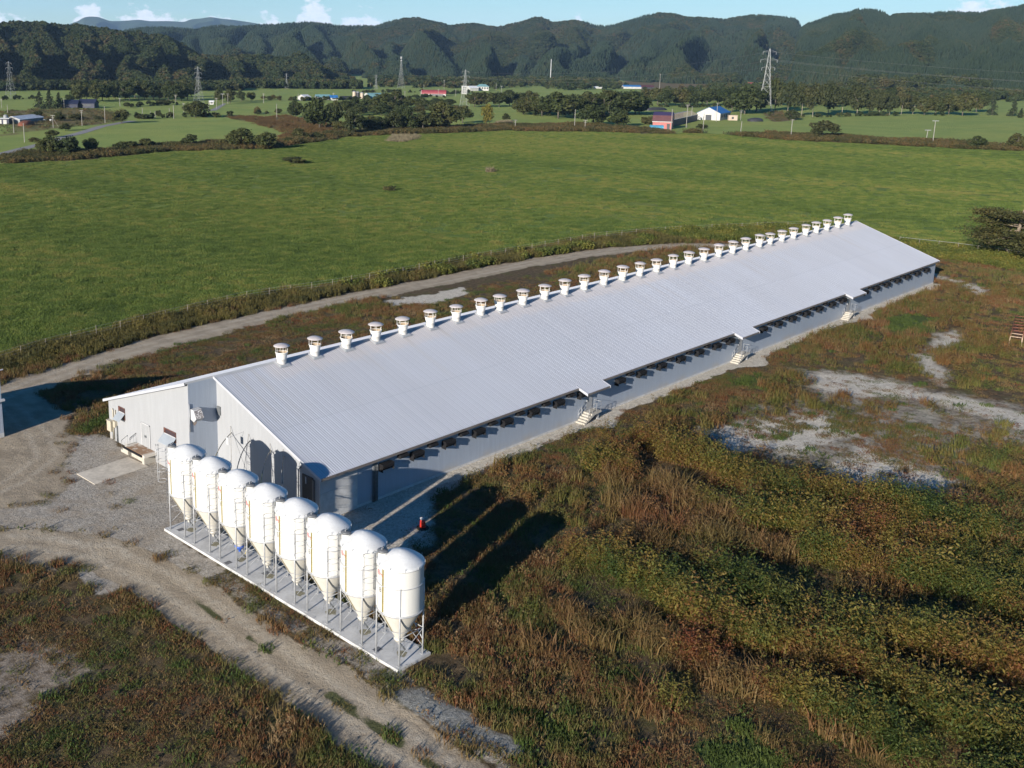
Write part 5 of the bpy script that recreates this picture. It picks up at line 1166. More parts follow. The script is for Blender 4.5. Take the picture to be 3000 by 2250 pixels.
mf = MB(); mf.add([(-.75, -.62, .62*SL+.05), (.75, -.62, .62*SL+.05), (.75, .30, -.30*SL+.05), (-.75, .30, -.30*SL+.05), (-.62, -.50, .50*SL+.10), (.62, -.50, .50*SL+.10), (.62, .2, -.2*SL+.10), (-.62, .2, -.2*SL+.10)],
               [(0, 1, 5, 4), (1, 2, 6, 5), (2, 3, 7, 6), (3, 0, 4, 7), (4, 5, 6, 7)])
mf = MB(); s2 = -SL
def fl(y): return SL*y+.06
mf.add([(-.72, -.75, fl(-.75)), (.72, -.75, fl(-.75)), (.72, .35, fl(.35)), (-.72, .35, fl(.35)), (-.56, -.60, fl(-.60)+.07), (.56, -.60, fl(-.60)+.07), (.56, .30, fl(.30)+.07), (-.56, .30, fl(.30)+.07)],
       [(0, 1, 5, 4), (1, 2, 6, 5), (2, 3, 7, 6), (3, 0, 4, 7), (4, 5, 6, 7)])
SM = [ms.mesh('exhaust_stack', MAT['stack']), mi.mesh('liner', MAT['stack_in']), mc.mesh('cap', MAT['cap']), mt.mesh('strut', MAT['stack']), mf.mesh('flashing', MAT['steel'])]
random.seed(7)
for i, x in enumerate(SX):
    st = bpy.data.objects.new('exhaust_stack', SM[0]); link(st, barn); st.location = (x, SY, sb)
    st.rotation_euler = (random.uniform(-.03, .03), random.uniform(-.03, .03), random.uniform(0, 6.28)); st.scale = (random.uniform(.96, 1.04),)*2+(random.uniform(.94, 1.06),)
    for nm, me in zip(('liner', 'cap', 'strut', 'flashing'), SM[1:]):
        for k in range(6 if nm == 'strut' else 1): o = bpy.data.objects.new(nm, me); link(o, st); o.rotation_euler = (0, 0, k*1.047+.2 if nm == 'strut' else (-st.rotation_euler.z if nm == 'flashing' else 0))
# air inlet hoods and the small vents tucked under the eave
mh = MB(); pr_ = [(0, 0), (-.14, .02), (-.34, .10), (-.49, .26), (-.56, .46), (-.57, .60), (-.52, .66), (0, .72)]
mh.prism([(y, z) for y, z in pr_], 'x', -.66, .66)
hoodm = mh.mesh('air_inlet_hood', MAT['hood'])
mg = MB(); mg.box(-.62, .62, -.60, -.572, .40, .58); mg.box(-.68, -.66, -.54, 0, .0, .70); mg.box(.66, .68, -.54, 0, .0, .70); lipm = mg.mesh('hood_lip', MAT['hood'])
mv = MB(); mv.box(-.5, .5, -.34, 0, 0, .34); mv.prism([(-.34, .0), (-.5, .12), (-.5, .2), (-.34, .34)], 'x', -.5, .5); ventm = mv.mesh('eave_vent', MAT['hood'])
HX = [7.55]+[11.3+4.13*i for i in range(7)]+[42.95, 47.15, 51.35, 55.55, 59.75, 63.95, 67.35]+[76.1, 80.4, 84.6, 88.85, 93.05, 97.3, 101.0]+[109.1, 113.45, 117.75, 122.1, 126.4, 130.75, 134.9]
for x in HX:
    o = bpy.data.objects.new('air_inlet_hood', hoodm); link(o, barn); o.location = (x, -WY-.02, 2.62)
    link(bpy.data.objects.new('hood_lip', lipm), o)
    if not any(a-.6 < x+2.05 < b+1.2 for a, b in PORCH) and x < 133:
        o = bpy.data.objects.new('eave_vent', ventm); link(o, barn); o.location = (x+2.05, -WY-.02, 3.22)
for a, b in PORCH:
    o = bpy.data.objects.new('eave_vent', ventm); link(o, barn); o.location = (b-.9, -WY-.02, 3.02)
    d = MB(); d.box(a+2.1, a+3.1, -WY-.05, -WY, .98, 3.0); do = d.build('door', MAT['wall_x'], barn)
    h_ = MB(); h_.box(a+2.2, a+2.26, -WY-.11, -WY-.05, 1.9, 2.1); h_.build('handle', MAT['dark_steel'], do)
# gable doors, windows, cabinets
def xbox(q, x0, x1, y0, y1, z0, z1): return q.box(min(x0, x1), max(x0, x1), min(y0, y1), max(y0, y1), z0, z1)
d = MB(); xbox(d, .22, .3, -13.5, -12.15, .1, 3.62); dd = d.build('door', MAT['door_dark'], barn); tag(dd, 'dark sliding door by the near corner')
h_ = MB(); xbox(h_, .17, .22, -12.72, -12.60, 2.9, 3.5); h_.build('notice', MAT['trim_white'], dd)
d = MB(); xbox(d, .1, .3, -13.72, -13.55, 0, 3.5); d.build('corner_post', MAT['trim_dark'], barn)
d = MB(); xbox(d, FX-.04, FX, 6.72, 8.1, 1.06, 3.28); dd = d.build('door', MAT['door_white'], barn); tag(dd, 'pale double door at the loading dock')
d = MB(); xbox(d, FX-.07, FX-.04, 6.64, 6.74, 1.06, 3.36); xbox(d, FX-.07, FX-.04, 8.08, 8.18, 1.06, 3.36); xbox(d, FX-.07, FX-.04, 6.64, 8.18, 3.28, 3.38); xbox(d, FX-.06, FX-.04, 7.39, 7.43, 1.06, 3.28); d.build('door_frame', MAT['trim_white'], dd)
d = MB(); xbox(d, FX-.12, FX-.04, 7.28, 7.33, 2.0, 2.22); xbox(d, FX-.12, FX-.04, 7.48, 7.53, 2.0, 2.22); d.build('handle', MAT['dark_steel'], dd)
for (y0, y1, z0, z1, wv) in ((11.2, 12.25, 2.75, 3.82, 1.0), (2.22, 4.1, 3.0, 3.86, 1.6)):
    d = MB(); xbox(d, FX-.03, FX, y0, y1, z0, z1); wo = d.build('window', MAT['glass'], barn)
    d = MB(); t_ = .07
    xbox(d, FX-.07, FX-.03, y0-t_, y0, z0-t_, z1+t_); xbox(d, FX-.07, FX-.03, y1, y1+t_, z0-t_, z1+t_); xbox(d, FX-.07, FX-.03, y0, y1, z1, z1+t_); xbox(d, FX-.07, FX-.03, y0, y1, z0-t_, z0)
    xbox(d, FX-.06, FX-.03, y1-.22, y1, z0, z1); d.build('frame', MAT['brown_frame'], wo)
    zt = z1-.48; d = MB()
    d.add([(FX-.08, y0-.1, zt), (FX-.08, y1+.1, zt), (FX-.72, y1+.1, zt-.62), (FX-.72, y0-.1, zt-.62), (FX-.10, y0-.1, zt-.035), (FX-.10, y1+.1, zt-.035), (FX-.74, y1+.1, zt-.655), (FX-.74, y0-.1, zt-.655)],
          [(0, 1, 2, 3), (7, 6, 5, 4), (0, 4, 5, 1), (1, 5, 6, 2), (2, 6, 7, 3), (3, 7, 4, 0)])
    d.build('shutter', MAT['shutter'], wo)
    d = MB(); xbox(d, FX-.07, FX-.02, y0-.08, y1+.08, zt-.02, zt+.07); d.build('sill', MAT['trim_white'], wo)
d = MB(); xbox(d, FX-.36, FX, 13.45, 14.2, .95, 2.0); xbox(d, FX-.40, FX, 13.4, 14.25, 2.0, 2.05); d.build('electric_cabinet', MAT['cream_box'], barn)
d = MB(); xbox(d, FX-.28, FX, 12.75, 13.15, 1.55, 2.15); d.build('meter_box', MAT['cream_box'], barn)
d = MB(); d.tube([(FX-.09, 13.35, .1), (FX-.09, 13.35, 3.1), (FX-.16, 13.42, 3.35)], .06, 6); d.tube([(FX-.09, 12.95, 2.1), (FX-.09, 12.95, 3.3)], .05, 6); d.build('conduit', MAT['cream_box'], barn)
d = MB(); d.tube([(FX-.08, 13.6, 0), (FX-.08, 13.6, 1.0)], .055, 6); d.tube([(FX-.09, 12.72, 0), (FX-.09, 12.72, 1.7)], .08, 6); d.build('conduit', MAT['dark_steel'], barn)
# hooded fan box on the return wall, with the rust stain it has left below
d = MB(); d.prism([(-.02, 5.78), (-.02, 6.72), (-.55, 6.72), (-.95, 6.0), (-.55, 5.62)], 'x', -2.55, -1.72); fb = d.build('fan_box', MAT['trim_white'], barn)
q = NT('fan_grille'); w_ = q.n('ShaderNodeTexVoronoi'); w_.inputs['Scale'].default_value = 9; q.l(q.obj(), w_.inputs['Vector']); MAT['grille'] = q.fin(q.mix(q.step(w_.outputs['Distance'], .3, .5), (.72, .71, .70), (.22, .20, .20)), .4)
d = MB(); d.add([(-2.52, -.575, 6.70), (-1.75, -.575, 6.70), (-1.75, -.965, 6.00), (-2.52, -.965, 6.00)], [(0, 1, 2, 3)]); d.build('grille', MAT['grille'], fb)
q = NT('rust_stain'); v_ = q.obj(); s_ = q.noise(v_, 3, 4); MAT['stain'] = q.fin(q.mix(q.step(s_, .35, .65), (.36, .33, .32), (.26, .17, .11)), .8)
d = MB(); d.add([(-2.42, -.006, 5.66), (-1.86, -.006, 5.66), (-1.9, -.006, 5.25), (-2.1, -.006, 5.05), (-2.3, -.006, 5.2)], [(0, 1, 2, 3, 4)]); d.build('stain', MAT['stain'], barn)
d = MB(); d.tube([(-2.66, -.06, 4.6), (-2.66, -.06, 7.2)], .045, 6); d.build('conduit', MAT['steel'], barn)
d = MB(); xbox(d, .18, .3, -.62, -.12, 5.6, 6.4); d.build('vent_louver', MAT['dark_steel'], barn)
# down pipes near the front corner of the long wall
d = MB()
for k in range(4): d.tube([(6.15+.17*k, -WY-.12, .02), (6.15+.17*k, -WY-.12, 3.2), (6.3+.10*k, -WY-.05, 3.7)], .055, 6)
d.build('downpipe', MAT['dark_steel'], barn)

# concrete steps at each porch: things of their own
STEPL = ('concrete steps with railing under the porch roof nearest the silos', 'concrete steps with railing under the middle of the three porch roofs', 'concrete steps with railing under the farthest porch roof')
for (a, b), lab in zip(PORCH, STEPL):
    e = empty('concrete_steps', (a, 0, 0), 0, lab, 'steps', 'steps along the long wall')
    m = MB(); m.prism([(.3, 0), (.3, .19), (.62, .19), (.62, .38), (.94, .38), (.94, .57), (1.26, .57), (1.26, .76), (1.58, .76), (1.58, .95), (3.3, .95), (3.3, .80), (2.1, .72), (.5, 0)], 'y', -15.45, -WY-.04)
    m.build('stair', MAT['step_concrete'], e)
    m = MB(); m.box(2.9, 3.2, -15.2, -14.6, 0, .8); m.build('support', MAT['concrete'], e)
    for yy in (-15.38, -14.42):
        m = MB(); r = .022
        m.tube([(.55, yy, .3), (.55, yy, 1.25), (1.7, yy, 2.0), (1.7, yy, .95)], r, 6); m.tube([(1.12, yy, .6), (1.12, yy, 1.62)], r, 6); m.tube([(.55, yy, .8), (1.7, yy, 1.5)], r, 6)
        if yy < -15: m.tube([(1.7, yy, 1.95), (3.22, yy, 1.95), (3.22, yy, .95)], r, 6); m.tube([(1.7, yy, 1.5), (3.22, yy, 1.5)], r, 6); m.tube([(2.45, yy, .95), (2.45, yy, 1.95)], r, 6)
        m.build('railing', MAT['steel'], e)
    m = MB(); m.tube([(3.22, -15.38, 1.95), (3.22, -14.5, 1.95), (3.22, -14.5, .95)], .022, 6); m.build('railing', MAT['steel'], e)

# loading dock in front of the double door
dk = empty('loading_dock', (0, 0, 0), 0, 'brown stained concrete dock with steps below the double door', 'loading dock')
q = NT('stained_dock'); n_ = q.noise(q.pos(), 1.6, 5); g_ = q.n('ShaderNodeNewGeometry'); sp_ = q.n('ShaderNodeSeparateXYZ'); q.l(g_.outputs['Position'], sp_.inputs[0])
edge = q.math('MULTIPLY', q.step(sp_.outputs[1], 5.55, 6.3), q.step(sp_.outputs[1], 9.1, 8.5)); MAT['dock'] = q.fin(q.mix(q.math('MULTIPLY', edge, q.step(n_, .28, .5)), (.56, .52, .46), (.24, .145, .085)), .9)
m = MB(); m.box(-4.05, FX-.01, 5.6, 9.05, .78, 1.02); m.build('platform', MAT['dock'], dk)
m = MB(); m.box(-3.9, FX-.05, 5.9, 6.3, 0, .78); m.box(-3.6, FX-.05, 6.3, 8.7, 0, .78); m.build('base', MAT['step_concrete'], dk)
m = MB(); m.tube([(-4.13, 5.95, .9), (-4.13, 9.15, .9)], .11, 8); m.build('rubber_bumper', MAT['hood'], dk)
m = MB(); m.prism([(9.06, 0), (9.06, 1.0), (9.35, 1.0), (9.35, .75), (9.7, .75), (9.7, .5), (10.05, .5), (10.05, .25), (10.4, .25), (10.4, 0)], 'x', -3.75, FX-.05); m.build('stair', MAT['step_concrete'], dk)
for xx in (-3.7, FX-.12):
    m = MB(); m.tube([(xx, 10.3, .1), (xx, 10.3, 1.15), (xx, 9.1, 2.0), (xx, 9.1, 1.0)], .024, 6); m.tube([(xx, 9.7, .6), (xx, 9.7, 1.58)], .02, 6); m.build('railing', MAT['steel'], dk)
m = MB(); m.tube([(-3.0, 5.3, 0), (-3.0, 5.3, 1.9)], .03, 6); m.box(-3.06, -2.94, 5.24, 5.36, 1.85, 2.0); tag(m.build('tap_post', MAT['steel']), 'thin steel post standing right of the loading dock', 'post')
# slab in the yard
m = MB(); m.prism([(-9.5, 8.19), (-3.99, 8.59), (-3.78, 5.37), (-9.48, 4.96)], 'z', -.1, .05)
tag(m.build('concrete_apron', MAT['old_concrete']), 'flat stained concrete apron lying in the gravel before the dock', 'slab')

# ------------------------------------------------------------------ feed silos on their slab
PZ = .2
sb_ = empty('concrete_slab', (0, 0, 0), 0, 'long narrow concrete slab carrying the row of feed silos', 'slab')
m = MB(); m.box(-9.85, -6.93, -33.75, -7.02, -.2, PZ); m.build('base', MAT['concrete'], sb_)
MAT['grate'] = paint('drain_grate', (.13, .13, .14), .6, .3, 9)
for (x, y) in ((-9.45, -15.2), (-8.35, -18.4), (-9.0, -8.1), (-9.2, -31.2)):
    m = MB(); m.box(x-.27, x+.27, y-.22, y+.22, PZ-.02, PZ+.006); m.build('drain_grate', MAT['grate'], sb_)
MAT['algae'] = paint('feed_spill', (.24, .22, .15), .95, .35, 8)
for k in range(8):
    m = MB(); y = -8.5-3.42*k; r_ = random.Random(k)
    m.add([(-8.4+r_.uniform(.28, .45)*math.cos(i*.5236), y-.15+r_.uniform(.25, .5)*math.sin(i*.5236), PZ+.004) for i in range(12)], [tuple(range(12))]); m.build('spilled_feed', MAT['algae'], sb_)
R_ = 1.47
def silo(k):
    y = -8.5-3.42*k
    s_ = empty('feed_silo', (-8.46, y, 0), 0)
    m = MB(); m.lathe([(R_, 3.53), (R_, 6.62)], n=48); m.build('tank', MAT['white_gel'], s_)
    m = MB(); m.lathe([(R_, 3.53), (R_*.96, 3.40), (.33, 1.42), (.30, 1.36)], n=40); m.build('hopper', MAT['cone'], s_)
    m = MB(); m.lathe([(.30, 1.36), (.36, 1.35), (.38, 1.29), (.36, 1.24), (.31, 1.22), (.31, 1.12), (.10, 1.10), (.10, .85)], n=24); m.build('outlet', MAT['blue_plastic'] if k == 2 else MAT['cone'], s_)
    m = MB(); m.lathe([(R_+.05, 6.58), (R_+.055, 6.66), (R_+.01, 6.70), (1.40, 6.76), (1.25, 6.87), (1.02, 7.01), (.75, 7.15), (.48, 7.27), (.22, 7.35), (0, 7.38)], n=48); m.build('dome', MAT['dome'], s_)
    m = MB(); m.ring(R_+.045, 6.57, .02, n=48); m.ring(R_+.02, 5.40, .02, n=48); m.ring(R_+.03, 3.53, .028, n=48, h=.055); m.ring(.72, 2.02, .016, n=32); m.build('ring', MAT['steel'], s_)
    # bolts round the dome flange
    m = MB()
    for i in range(10):
        a = i*math.pi/5+.35; m.tube([((R_+.06)*math.cos(a), (R_+.06)*math.sin(a), 6.55), ((R_+.06)*math.cos(a), (R_+.06)*math.sin(a), 6.82)], .016, 5)
    m.build('bolt', MAT['steel'], s_)
    # filling hatch on the -x +y shoulder
    a = math.radians(133); hx, hy = 1.13*math.cos(a), 1.13*math.sin(a)
    m = MB(); m.lathe([(.29, 6.62), (.29, 7.24)], (hx, hy, 0), 24); ht = m.build('hatch', MAT['white_gel'], s_)
    m = MB(); m.lathe([(.30, 7.20), (.34, 7.21), (.34, 7.30), (.30, 7.35), (0, 7.38)], (hx, hy, 0), 24); m.build('lid', MAT['lid'], ht)
    m = MB(); m.tube([(hx-.11, hy-.05, 7.36), (hx-.11, hy-.05, 7.50), (hx+.11, hy+.05, 7.50), (hx+.11, hy+.05, 7.36)], .024, 6); m.build('handle', MAT['steel'], ht)
    for sx in (-1, 1):
        for sy in (-1, 1):
            m = MB(); px, py = sx*1.045, sy*1.045
            m.tube([(px, py, PZ), (px, py, 5.40)], .055, 8); m.box(px-.13, px+.13, py-.13, py+.13, PZ, PZ+.025); m.tube([(px, py, 5.4), (px, py, 5.46)], .07, 8); m.build('leg', MAT['steel'], s_)
    m = MB(); c = 1.045
    for (p, q) in (((-c, c), (c, c)), ((-c, -c), (c, -c)), ((c, -c), (c, c))):
        m.tube([(p[0], p[1], 2.05), (q[0], q[1], 2.05)], .026, 6); m.tube([(p[0], p[1], .75), (q[0], q[1], 2.0)], .018, 5); m.tube([(p[0], p[1], 2.0), (q[0], q[1], .75)], .018, 5)
    m.build('brace', MAT['steel'], s_)
    m = MB()
    for i in range(4):
        b = i*math.pi/2+.6; m.tube([(.26*math.cos(b), .26*math.sin(b), 1.15), (.40*math.cos(b), .40*math.sin(b), .30)], .014, 5)
    m.tube([(0, 0, .9), (.35, -.22, .34)], .06, 8); m.build('outlet_frame', MAT['dark_steel'], s_)
    # ladder with its cage at the same shoulder as the hatch
    a = math.radians(135); ux, uy = math.cos(a), math.sin(a); tx, ty = -uy, ux; m = MB(); r0 = R_+.17
    for s2 in (-1, 1): m.tube([(r0*ux+s2*.2*tx, r0*uy+s2*.2*ty, 2.3), (r0*ux+s2*.2*tx, r0*uy+s2*.2*ty, 7.2), ((r0-.25)*ux+s2*.2*tx, (r0-.25)*uy+s2*.2*ty, 7.3)], .022, 6)
    z = 2.45
    while z < 7.1: m.tube([(r0*ux-.2*tx, r0*uy-.2*ty, z), (r0*ux+.2*tx, r0*uy+.2*ty, z)], .013, 5); z += .3
    ld = m.build('ladder', MAT['steel'], s_)
    m = MB(); cc = (r0+.34)
    for z in (4.35, 5.2, 6.05, 6.9): m.ring(.36, z, .013, (cc*ux, cc*uy, 0), 20)
    for b in (-.7, .7, 0, ): m.tube([(cc*ux+.36*math.cos(a+b), cc*uy+.36*math.sin(a+b), 4.35), (cc*ux+.36*math.cos(a+b), cc*uy+.36*math.sin(a+b), 6.9)], .012, 5)
    m.build('ladder_cage', MAT['steel'], ld)
    # level strip and its scale on the yard side
    a0 = math.radians(178); da = .052; m = MB(); rr = R_+.006
    m.add([(rr*math.cos(a0-da), rr*math.sin(a0-da), 3.62), (rr*math.cos(a0+da), rr*math.sin(a0+da), 3.62), (rr*math.cos(a0+da), rr*math.sin(a0+da), 6.5), (rr*math.cos(a0-da), rr*math.sin(a0-da), 6.5)], [(0, 1, 2, 3)])
    def cr(z): return .33+(R_*.96-.33)*(z-1.42)/(3.40-1.42)+.012
    m.add([(cr(1.9)*math.cos(a0-.10), cr(1.9)*math.sin(a0-.10), 1.9), (cr(1.9)*math.cos(a0+.10), cr(1.9)*math.sin(a0+.10), 1.9), (cr(3.36)*math.cos(a0+da), cr(3.36)*math.sin(a0+da), 3.36), (cr(3.36)*math.cos(a0-da), cr(3.36)*math.sin(a0-da), 3.36)], [(0, 1, 2, 3)])
    m.build('level_strip', MAT['gauge'], s_)
    m = MB()
    for i in range(23):
        z = 3.68+i*.122; b0 = a0+.08; b1 = b0+(.10 if i % 5 else .15); m.add([(rr*math.cos(t), rr*math.sin(t), zz) for zz, t in ((z, b0), (z, b1), (z+.022, b1), (z+.022, b0))], [(0, 1, 2, 3)])
    m.build('scale_mark', MAT['ink'], s_)
    # red maker's scrawl and the silo's number, both facing the yard on the left of the strip
    def onskin(pts, a_mid, z_mid, sc):
        return [((R_+.007)*math.cos(a_mid+p[0]*sc/R_), (R_+.007)*math.sin(a_mid+p[0]*sc/R_), z_mid+p[1]*sc) for p in pts]
    def stroke(q, pts, a_mid, z_mid, sc, w=.09):
        for p, r in zip(pts[:-1], pts[1:]):
            d = Vector((r[0]-p[0], r[1]-p[1])); n = Vector((-d.y, d.x)).normalized()*w*.5; d = d.normalized()*w*.3
            q.add(onskin([(p[0]-n.x-d.x, p[1]-n.y-d.y), (r[0]-n.x+d.x, r[1]-n.y+d.y), (r[0]+n.x+d.x, r[1]+n.y+d.y), (p[0]+n.x-d.x, p[1]+n.y-d.y)], a_mid, z_mid, sc), [(0, 1, 2, 3)])
    am = math.radians(165.5); m = MB()
    stroke(m, [(.5*math.cos(t*.6283)-.45, .5*math.sin(t*.6283)+.1) for t in range(11)], am, 6.13, .30, .16)
    stroke(m, [(-.8, .1), (-.1, .1)], am, 6.13, .30, .14); stroke(m, [(-.45, .6), (-.45, -.4)], am, 6.13, .30, .14); stroke(m, [(.2, .1), (.45, -.2), (.55, .1), (.85, -.15), (.7, -.5)], am, 6.13, .30, .16)
    m.build('maker_mark', MAT['red_print'], s_)
    DIG = {1: [[(0, .5), (0, -.5)]], 2: [[(-.3, .5), (.3, .5), (.3, 0), (-.3, 0), (-.3, -.5), (.3, -.5)]], 3: [[(-.3, .5), (.3, .5), (.3, -.5), (-.3, -.5)], [(-.2, 0), (.3, 0)]], 4: [[(-.3, .5), (-.3, 0), (.3, 0)], [(.3, .5), (.3, -.5)]],
           5: [[(.3, .5), (-.3, .5), (-.3, 0), (.3, 0), (.3, -.5), (-.3, -.5)]], 6: [[(.3, .5), (-.3, .5), (-.3, -.5), (.3, -.5), (.3, 0), (-.3, 0)]], 7: [[(-.3, .5), (.3, .5), (.1, -.5)]], 8: [[(-.3, .5), (.3, .5), (.3, -.5), (-.3, -.5), (-.3, .5)], [(-.3, 0), (.3, 0)]]}
    m = MB()
    for st in DIG[k+1]: stroke(m, st, math.radians(168), 5.05, .26, .17)
    m.build('number', MAT['ink'], s_)
    return s_
SL_LAB = ['white feed silo at the far left end of the row, next to the dock', 'white feed silo second from the far left end of the row', 'white feed silo with a blue outlet under its hopper', 'white feed silo fourth from the far end, right of the blue outlet one',
          'white feed silo fifth from the far end of the row', 'white feed silo third from the near right end of the row', 'white feed silo next to the near right end of the row', 'white feed silo nearest the viewer at the right end of the slab']
for k in range(8): tag(silo(k), SL_LAB[k], 'silo', 'feed silos in a row on the slab')
# feed auger pipes rising from behind the silos to the gable
PL = ['yellowed feed pipe arching to the gable nearest the return wall', 'grey feed pipe arching to the gable, left of the first silo shadow', 'yellowed feed pipe ending between the two silo shadows on the gable', 'dark feed pipe ending in the second silo shadow on the gable']
for k, yw in enumerate((-2.2, -4.9, -7.9, -9.7)):
    y0 = -8.5-3.42*k; e = empty('feed_pipe', (0, 0, 0), 0, PL[k], 'pipe', 'feed pipes to the gable')
    P0, P1, P2, P3 = Vector((-8.1, y0-.2, .55)), Vector((-5.6, y0+.4, 4.6)), Vector((-3.4, (y0+yw)/2+.9, 4.3)), Vector((.28, yw, 4.4))
    pts = [P0*(1-t)**3+P1*3*t*(1-t)**2+P2*3*t*t*(1-t)+P3*t**3 for t in [i/20 for i in range(21)]]
    m = MB(); m.tube(pts[:14], .04, 7); m.build('curved_length', MAT['pipe_yellow'] if k % 2 == 0 else MAT['pipe_grey'], e)
    m = MB(); m.tube(pts[13:], .045, 7); m.build('wall_length', MAT['pipe_grey'], e)
    m = MB(); A_ = pts[13]; m.tube([Vector((.26, yw+.1, 5.0))*(1-t)+Vector((A_.x-1.5*(1 if k % 2 else -.2), A_.y-1.6, 1.0))*t+Vector((0, 0, -1.1*math.sin(3.14*t)*.5)) for t in [i/8 for i in range(9)]], .022, 5); m.build('cable', MAT['pipe_grey'], e)
m = MB(); m.box(-1.55, -1.5, -4.35, -3.95, 4.3, 4.95); m.tube([(-1.5, -4.15, 4.9), (.3, -4.0, 5.0)], .015, 5); tag(m.build('sign_board', MAT['trim_white']), 'small white board hanging on the feed pipe cables by the gable', 'board')
m = MB(); m.tube([(-.05, -12.0, 0), (-.05, -12.0, 4.0), (.25, -12.0, 4.15)], .05, 7); tag(m.build('standpipe', MAT['dark_steel']), 'dark upright pipe on the gable left of the dark door', 'pipe')
# red drum and marker pole
e = empty('red_drum', (5.76, -20.72, 0), 0, 'small red plastic drum with white rag on top, standing on a black disc', 'drum')
m = MB(); m.lathe([(0, .0), (.50, .0), (.50, .06), (.42, .09), (0, .09)], n=24); m.build('base_disc', MAT['hood'], e)
m = MB(); m.lathe([(.20, .09), (.24, .12), (.235, .36), (.21, .40), (.235, .44), (.22, .66), (.12, .72), (0, .73)], n=20); m.build('body', MAT['red'], e)
m = MB(); r_ = random.Random(2); m.lathe([(.02, .70), (.17, .72), (.19, .84), (.12, .93), (0, .97)], (-.05, .02, 0), 9); m.v = [(a+r_.uniform(-.05, .05), b+r_.uniform(-.05, .05), c+r_.uniform(-.03, .03)) for a, b, c in m.v]; m.build('rag', MAT['trim_white'], e)
e = empty('marker_pole', (0, 0, 0), 0, 'short white pole with a red band leaning at the back of the nearest silo', 'pole')
m = MB(); m.tube([(-6.35, -32.55, .22), (-6.5, -32.15, .95)], .035, 7); m.tube([(-6.53, -32.07, 1.09), (-6.58, -31.94, 1.32)], .035, 7); m.build('white_length', MAT['trim_white'], e)
m = MB(); m.tube([(-6.5, -32.15, .95), (-6.53, -32.07, 1.09)], .036, 7); m.build('red_band', MAT['red'], e)

# ------------------------------------------------------------------ neighbouring barn, only its corner is in the frame
nb = empty('neighbour_barn', (-10.3, 21.6, 0), 0, 'corner of a second white barn cut by the left edge of the picture', 'barn')
m = MB(); hh = 6.9
m.add([(0, 0, .45), (0, 10.2, .45), (0, 10.2, 3.2), (0, 0, hh)], [(0, 1, 2, 3)])
m.build('wall', MAT['wall_x'], nb)
m = MB(); m.add([(0, 0, .45), (-34, 0, .45), (-34, 0, hh), (0, 0, hh)], [(0, 1, 2, 3)]); m.add([(0, 10.2, .45), (-34, 10.2, .45), (-34, 10.2, 3.2), (0, 10.2, 3.2)], [(0, 1, 2, 3)]); m.build('wall', MAT['wall_y'], nb)
m = MB(); m.box(-34, .01, -.02, 10.22, 0, .45); m.build('plinth', MAT['concrete'], nb)
m = MB(); m.add([(.35, -.12, hh+.12), (-34, -.12, hh+.12), (-34, 10.7, 3.12), (.35, 10.7, 3.12), (.35, -.12, hh), (-34, -.12, hh), (-34, 10.7, 3.0), (.35, 10.7, 3.0)], [(0, 1, 2, 3), (7, 6, 5, 4), (0, 4, 5, 1), (1, 5, 6, 2), (2, 6, 7, 3), (3, 7, 4, 0)]); m.build('roof', MAT['roof'], nb)
m = MB(); m.box(-34, .25, -.25, .05, 3.75, 3.95); m.build('gutter', MAT['trim_white'], nb)
m = MB(); m.tube([(.06, .35, .5), (.06, .35, 1.2), (.2, .6, 1.3), (.06, .5, .7)], .04, 6); m.tube([(.08, .9, .6), (.08, .9, 3.4)], .04, 6); m.build('conduit', MAT['dark_steel'], nb)

# ------------------------------------------------------------------ rusty frames at the right edge
e = empty('rusty_frame', (104.4, -36.6, 0), math.atan2(3.4, 15), 'row of rusty square hoops joined by rails, left lying in the grass', 'frame')
for i in range(8):
    m = MB(); x = i*2.0; s_ = .055
    m.tube([(x, .75, 0), (x, .68, 1.3)], s_, 6); m.tube([(x, .68, 1.3), (x, -.68, 1.3)], s_, 6); m.tube([(x, -.68, 1.3), (x, -.75, 0)], s_, 6)
    m.build('hoop', MAT['rust_sunlit'] if i < 2 else MAT['rust'], e)
m = MB()
for yy, zz in ((.7, .65), (-.7, .65), (.68, 1.28), (-.68, 1.28)): m.tube([(0, yy, zz), (14, yy, zz)], .03, 6)
m.build('rail', MAT['rust'], e)
m = MB(); m.box(.15, 13.8, -.62, .62, .05, .16); m.build('floor_mesh', MAT['rust'], e)

# ------------------------------------------------------------------ fences
def fence(path, n, h, lab, r, rails, mat='wood', t0=0, t1=1, topr=.012):
    P = [Vector((a, b, 0)) for a, b in path]; ls = [0]
    for a, b in zip(P[:-1], P[1:]): ls.append(ls[-1]+(b-a).length)
    def at(s):
        for i in range(len(ls)-1):
            if s <= ls[i+1]: return P[i].lerp(P[i+1], (s-ls[i])/(ls[i+1]-ls[i]))
        return P[-1]
    e = empty('wire_fence', (0, 0, 0), 0, lab, 'fence'); q = []; rr = random.Random(n)
    pm = MB(); pm.tube([(0, 0, -.1), (0, 0, 1)], r, 6, r*.9); pme = pm.mesh('post', MAT[mat])
    for i in range(n):
        p = at(ls[-1]*(t0+(t1-t0)*i/(n-1))); q.append(p); o = bpy.data.objects.new('post', pme); link(o, e); o.location = p; o.scale = (1, 1, h*rr.uniform(.93, 1.07)); o.rotation_euler = (rr.uniform(-.05, .05), rr.uniform(-.05, .05), 0)
    m = MB()
    for z in rails: m.tube([p+Vector((0, 0, z*h)) for p in q], topr, 4, cap=False)
    m.build('wire', MAT['steel'], e)
fence(FENCE, 64, 1.75, 'long wire fence with thin posts between the meadow and the farm track', .045, (.5, .72, .96), 'wood', 0, 1, .009)
fence(FENCE_R, 15, 1.9, 'pipe railed fence with pale top rail behind the far end of the barn', .045, (.97,), 'wood', 0, 1, .022)

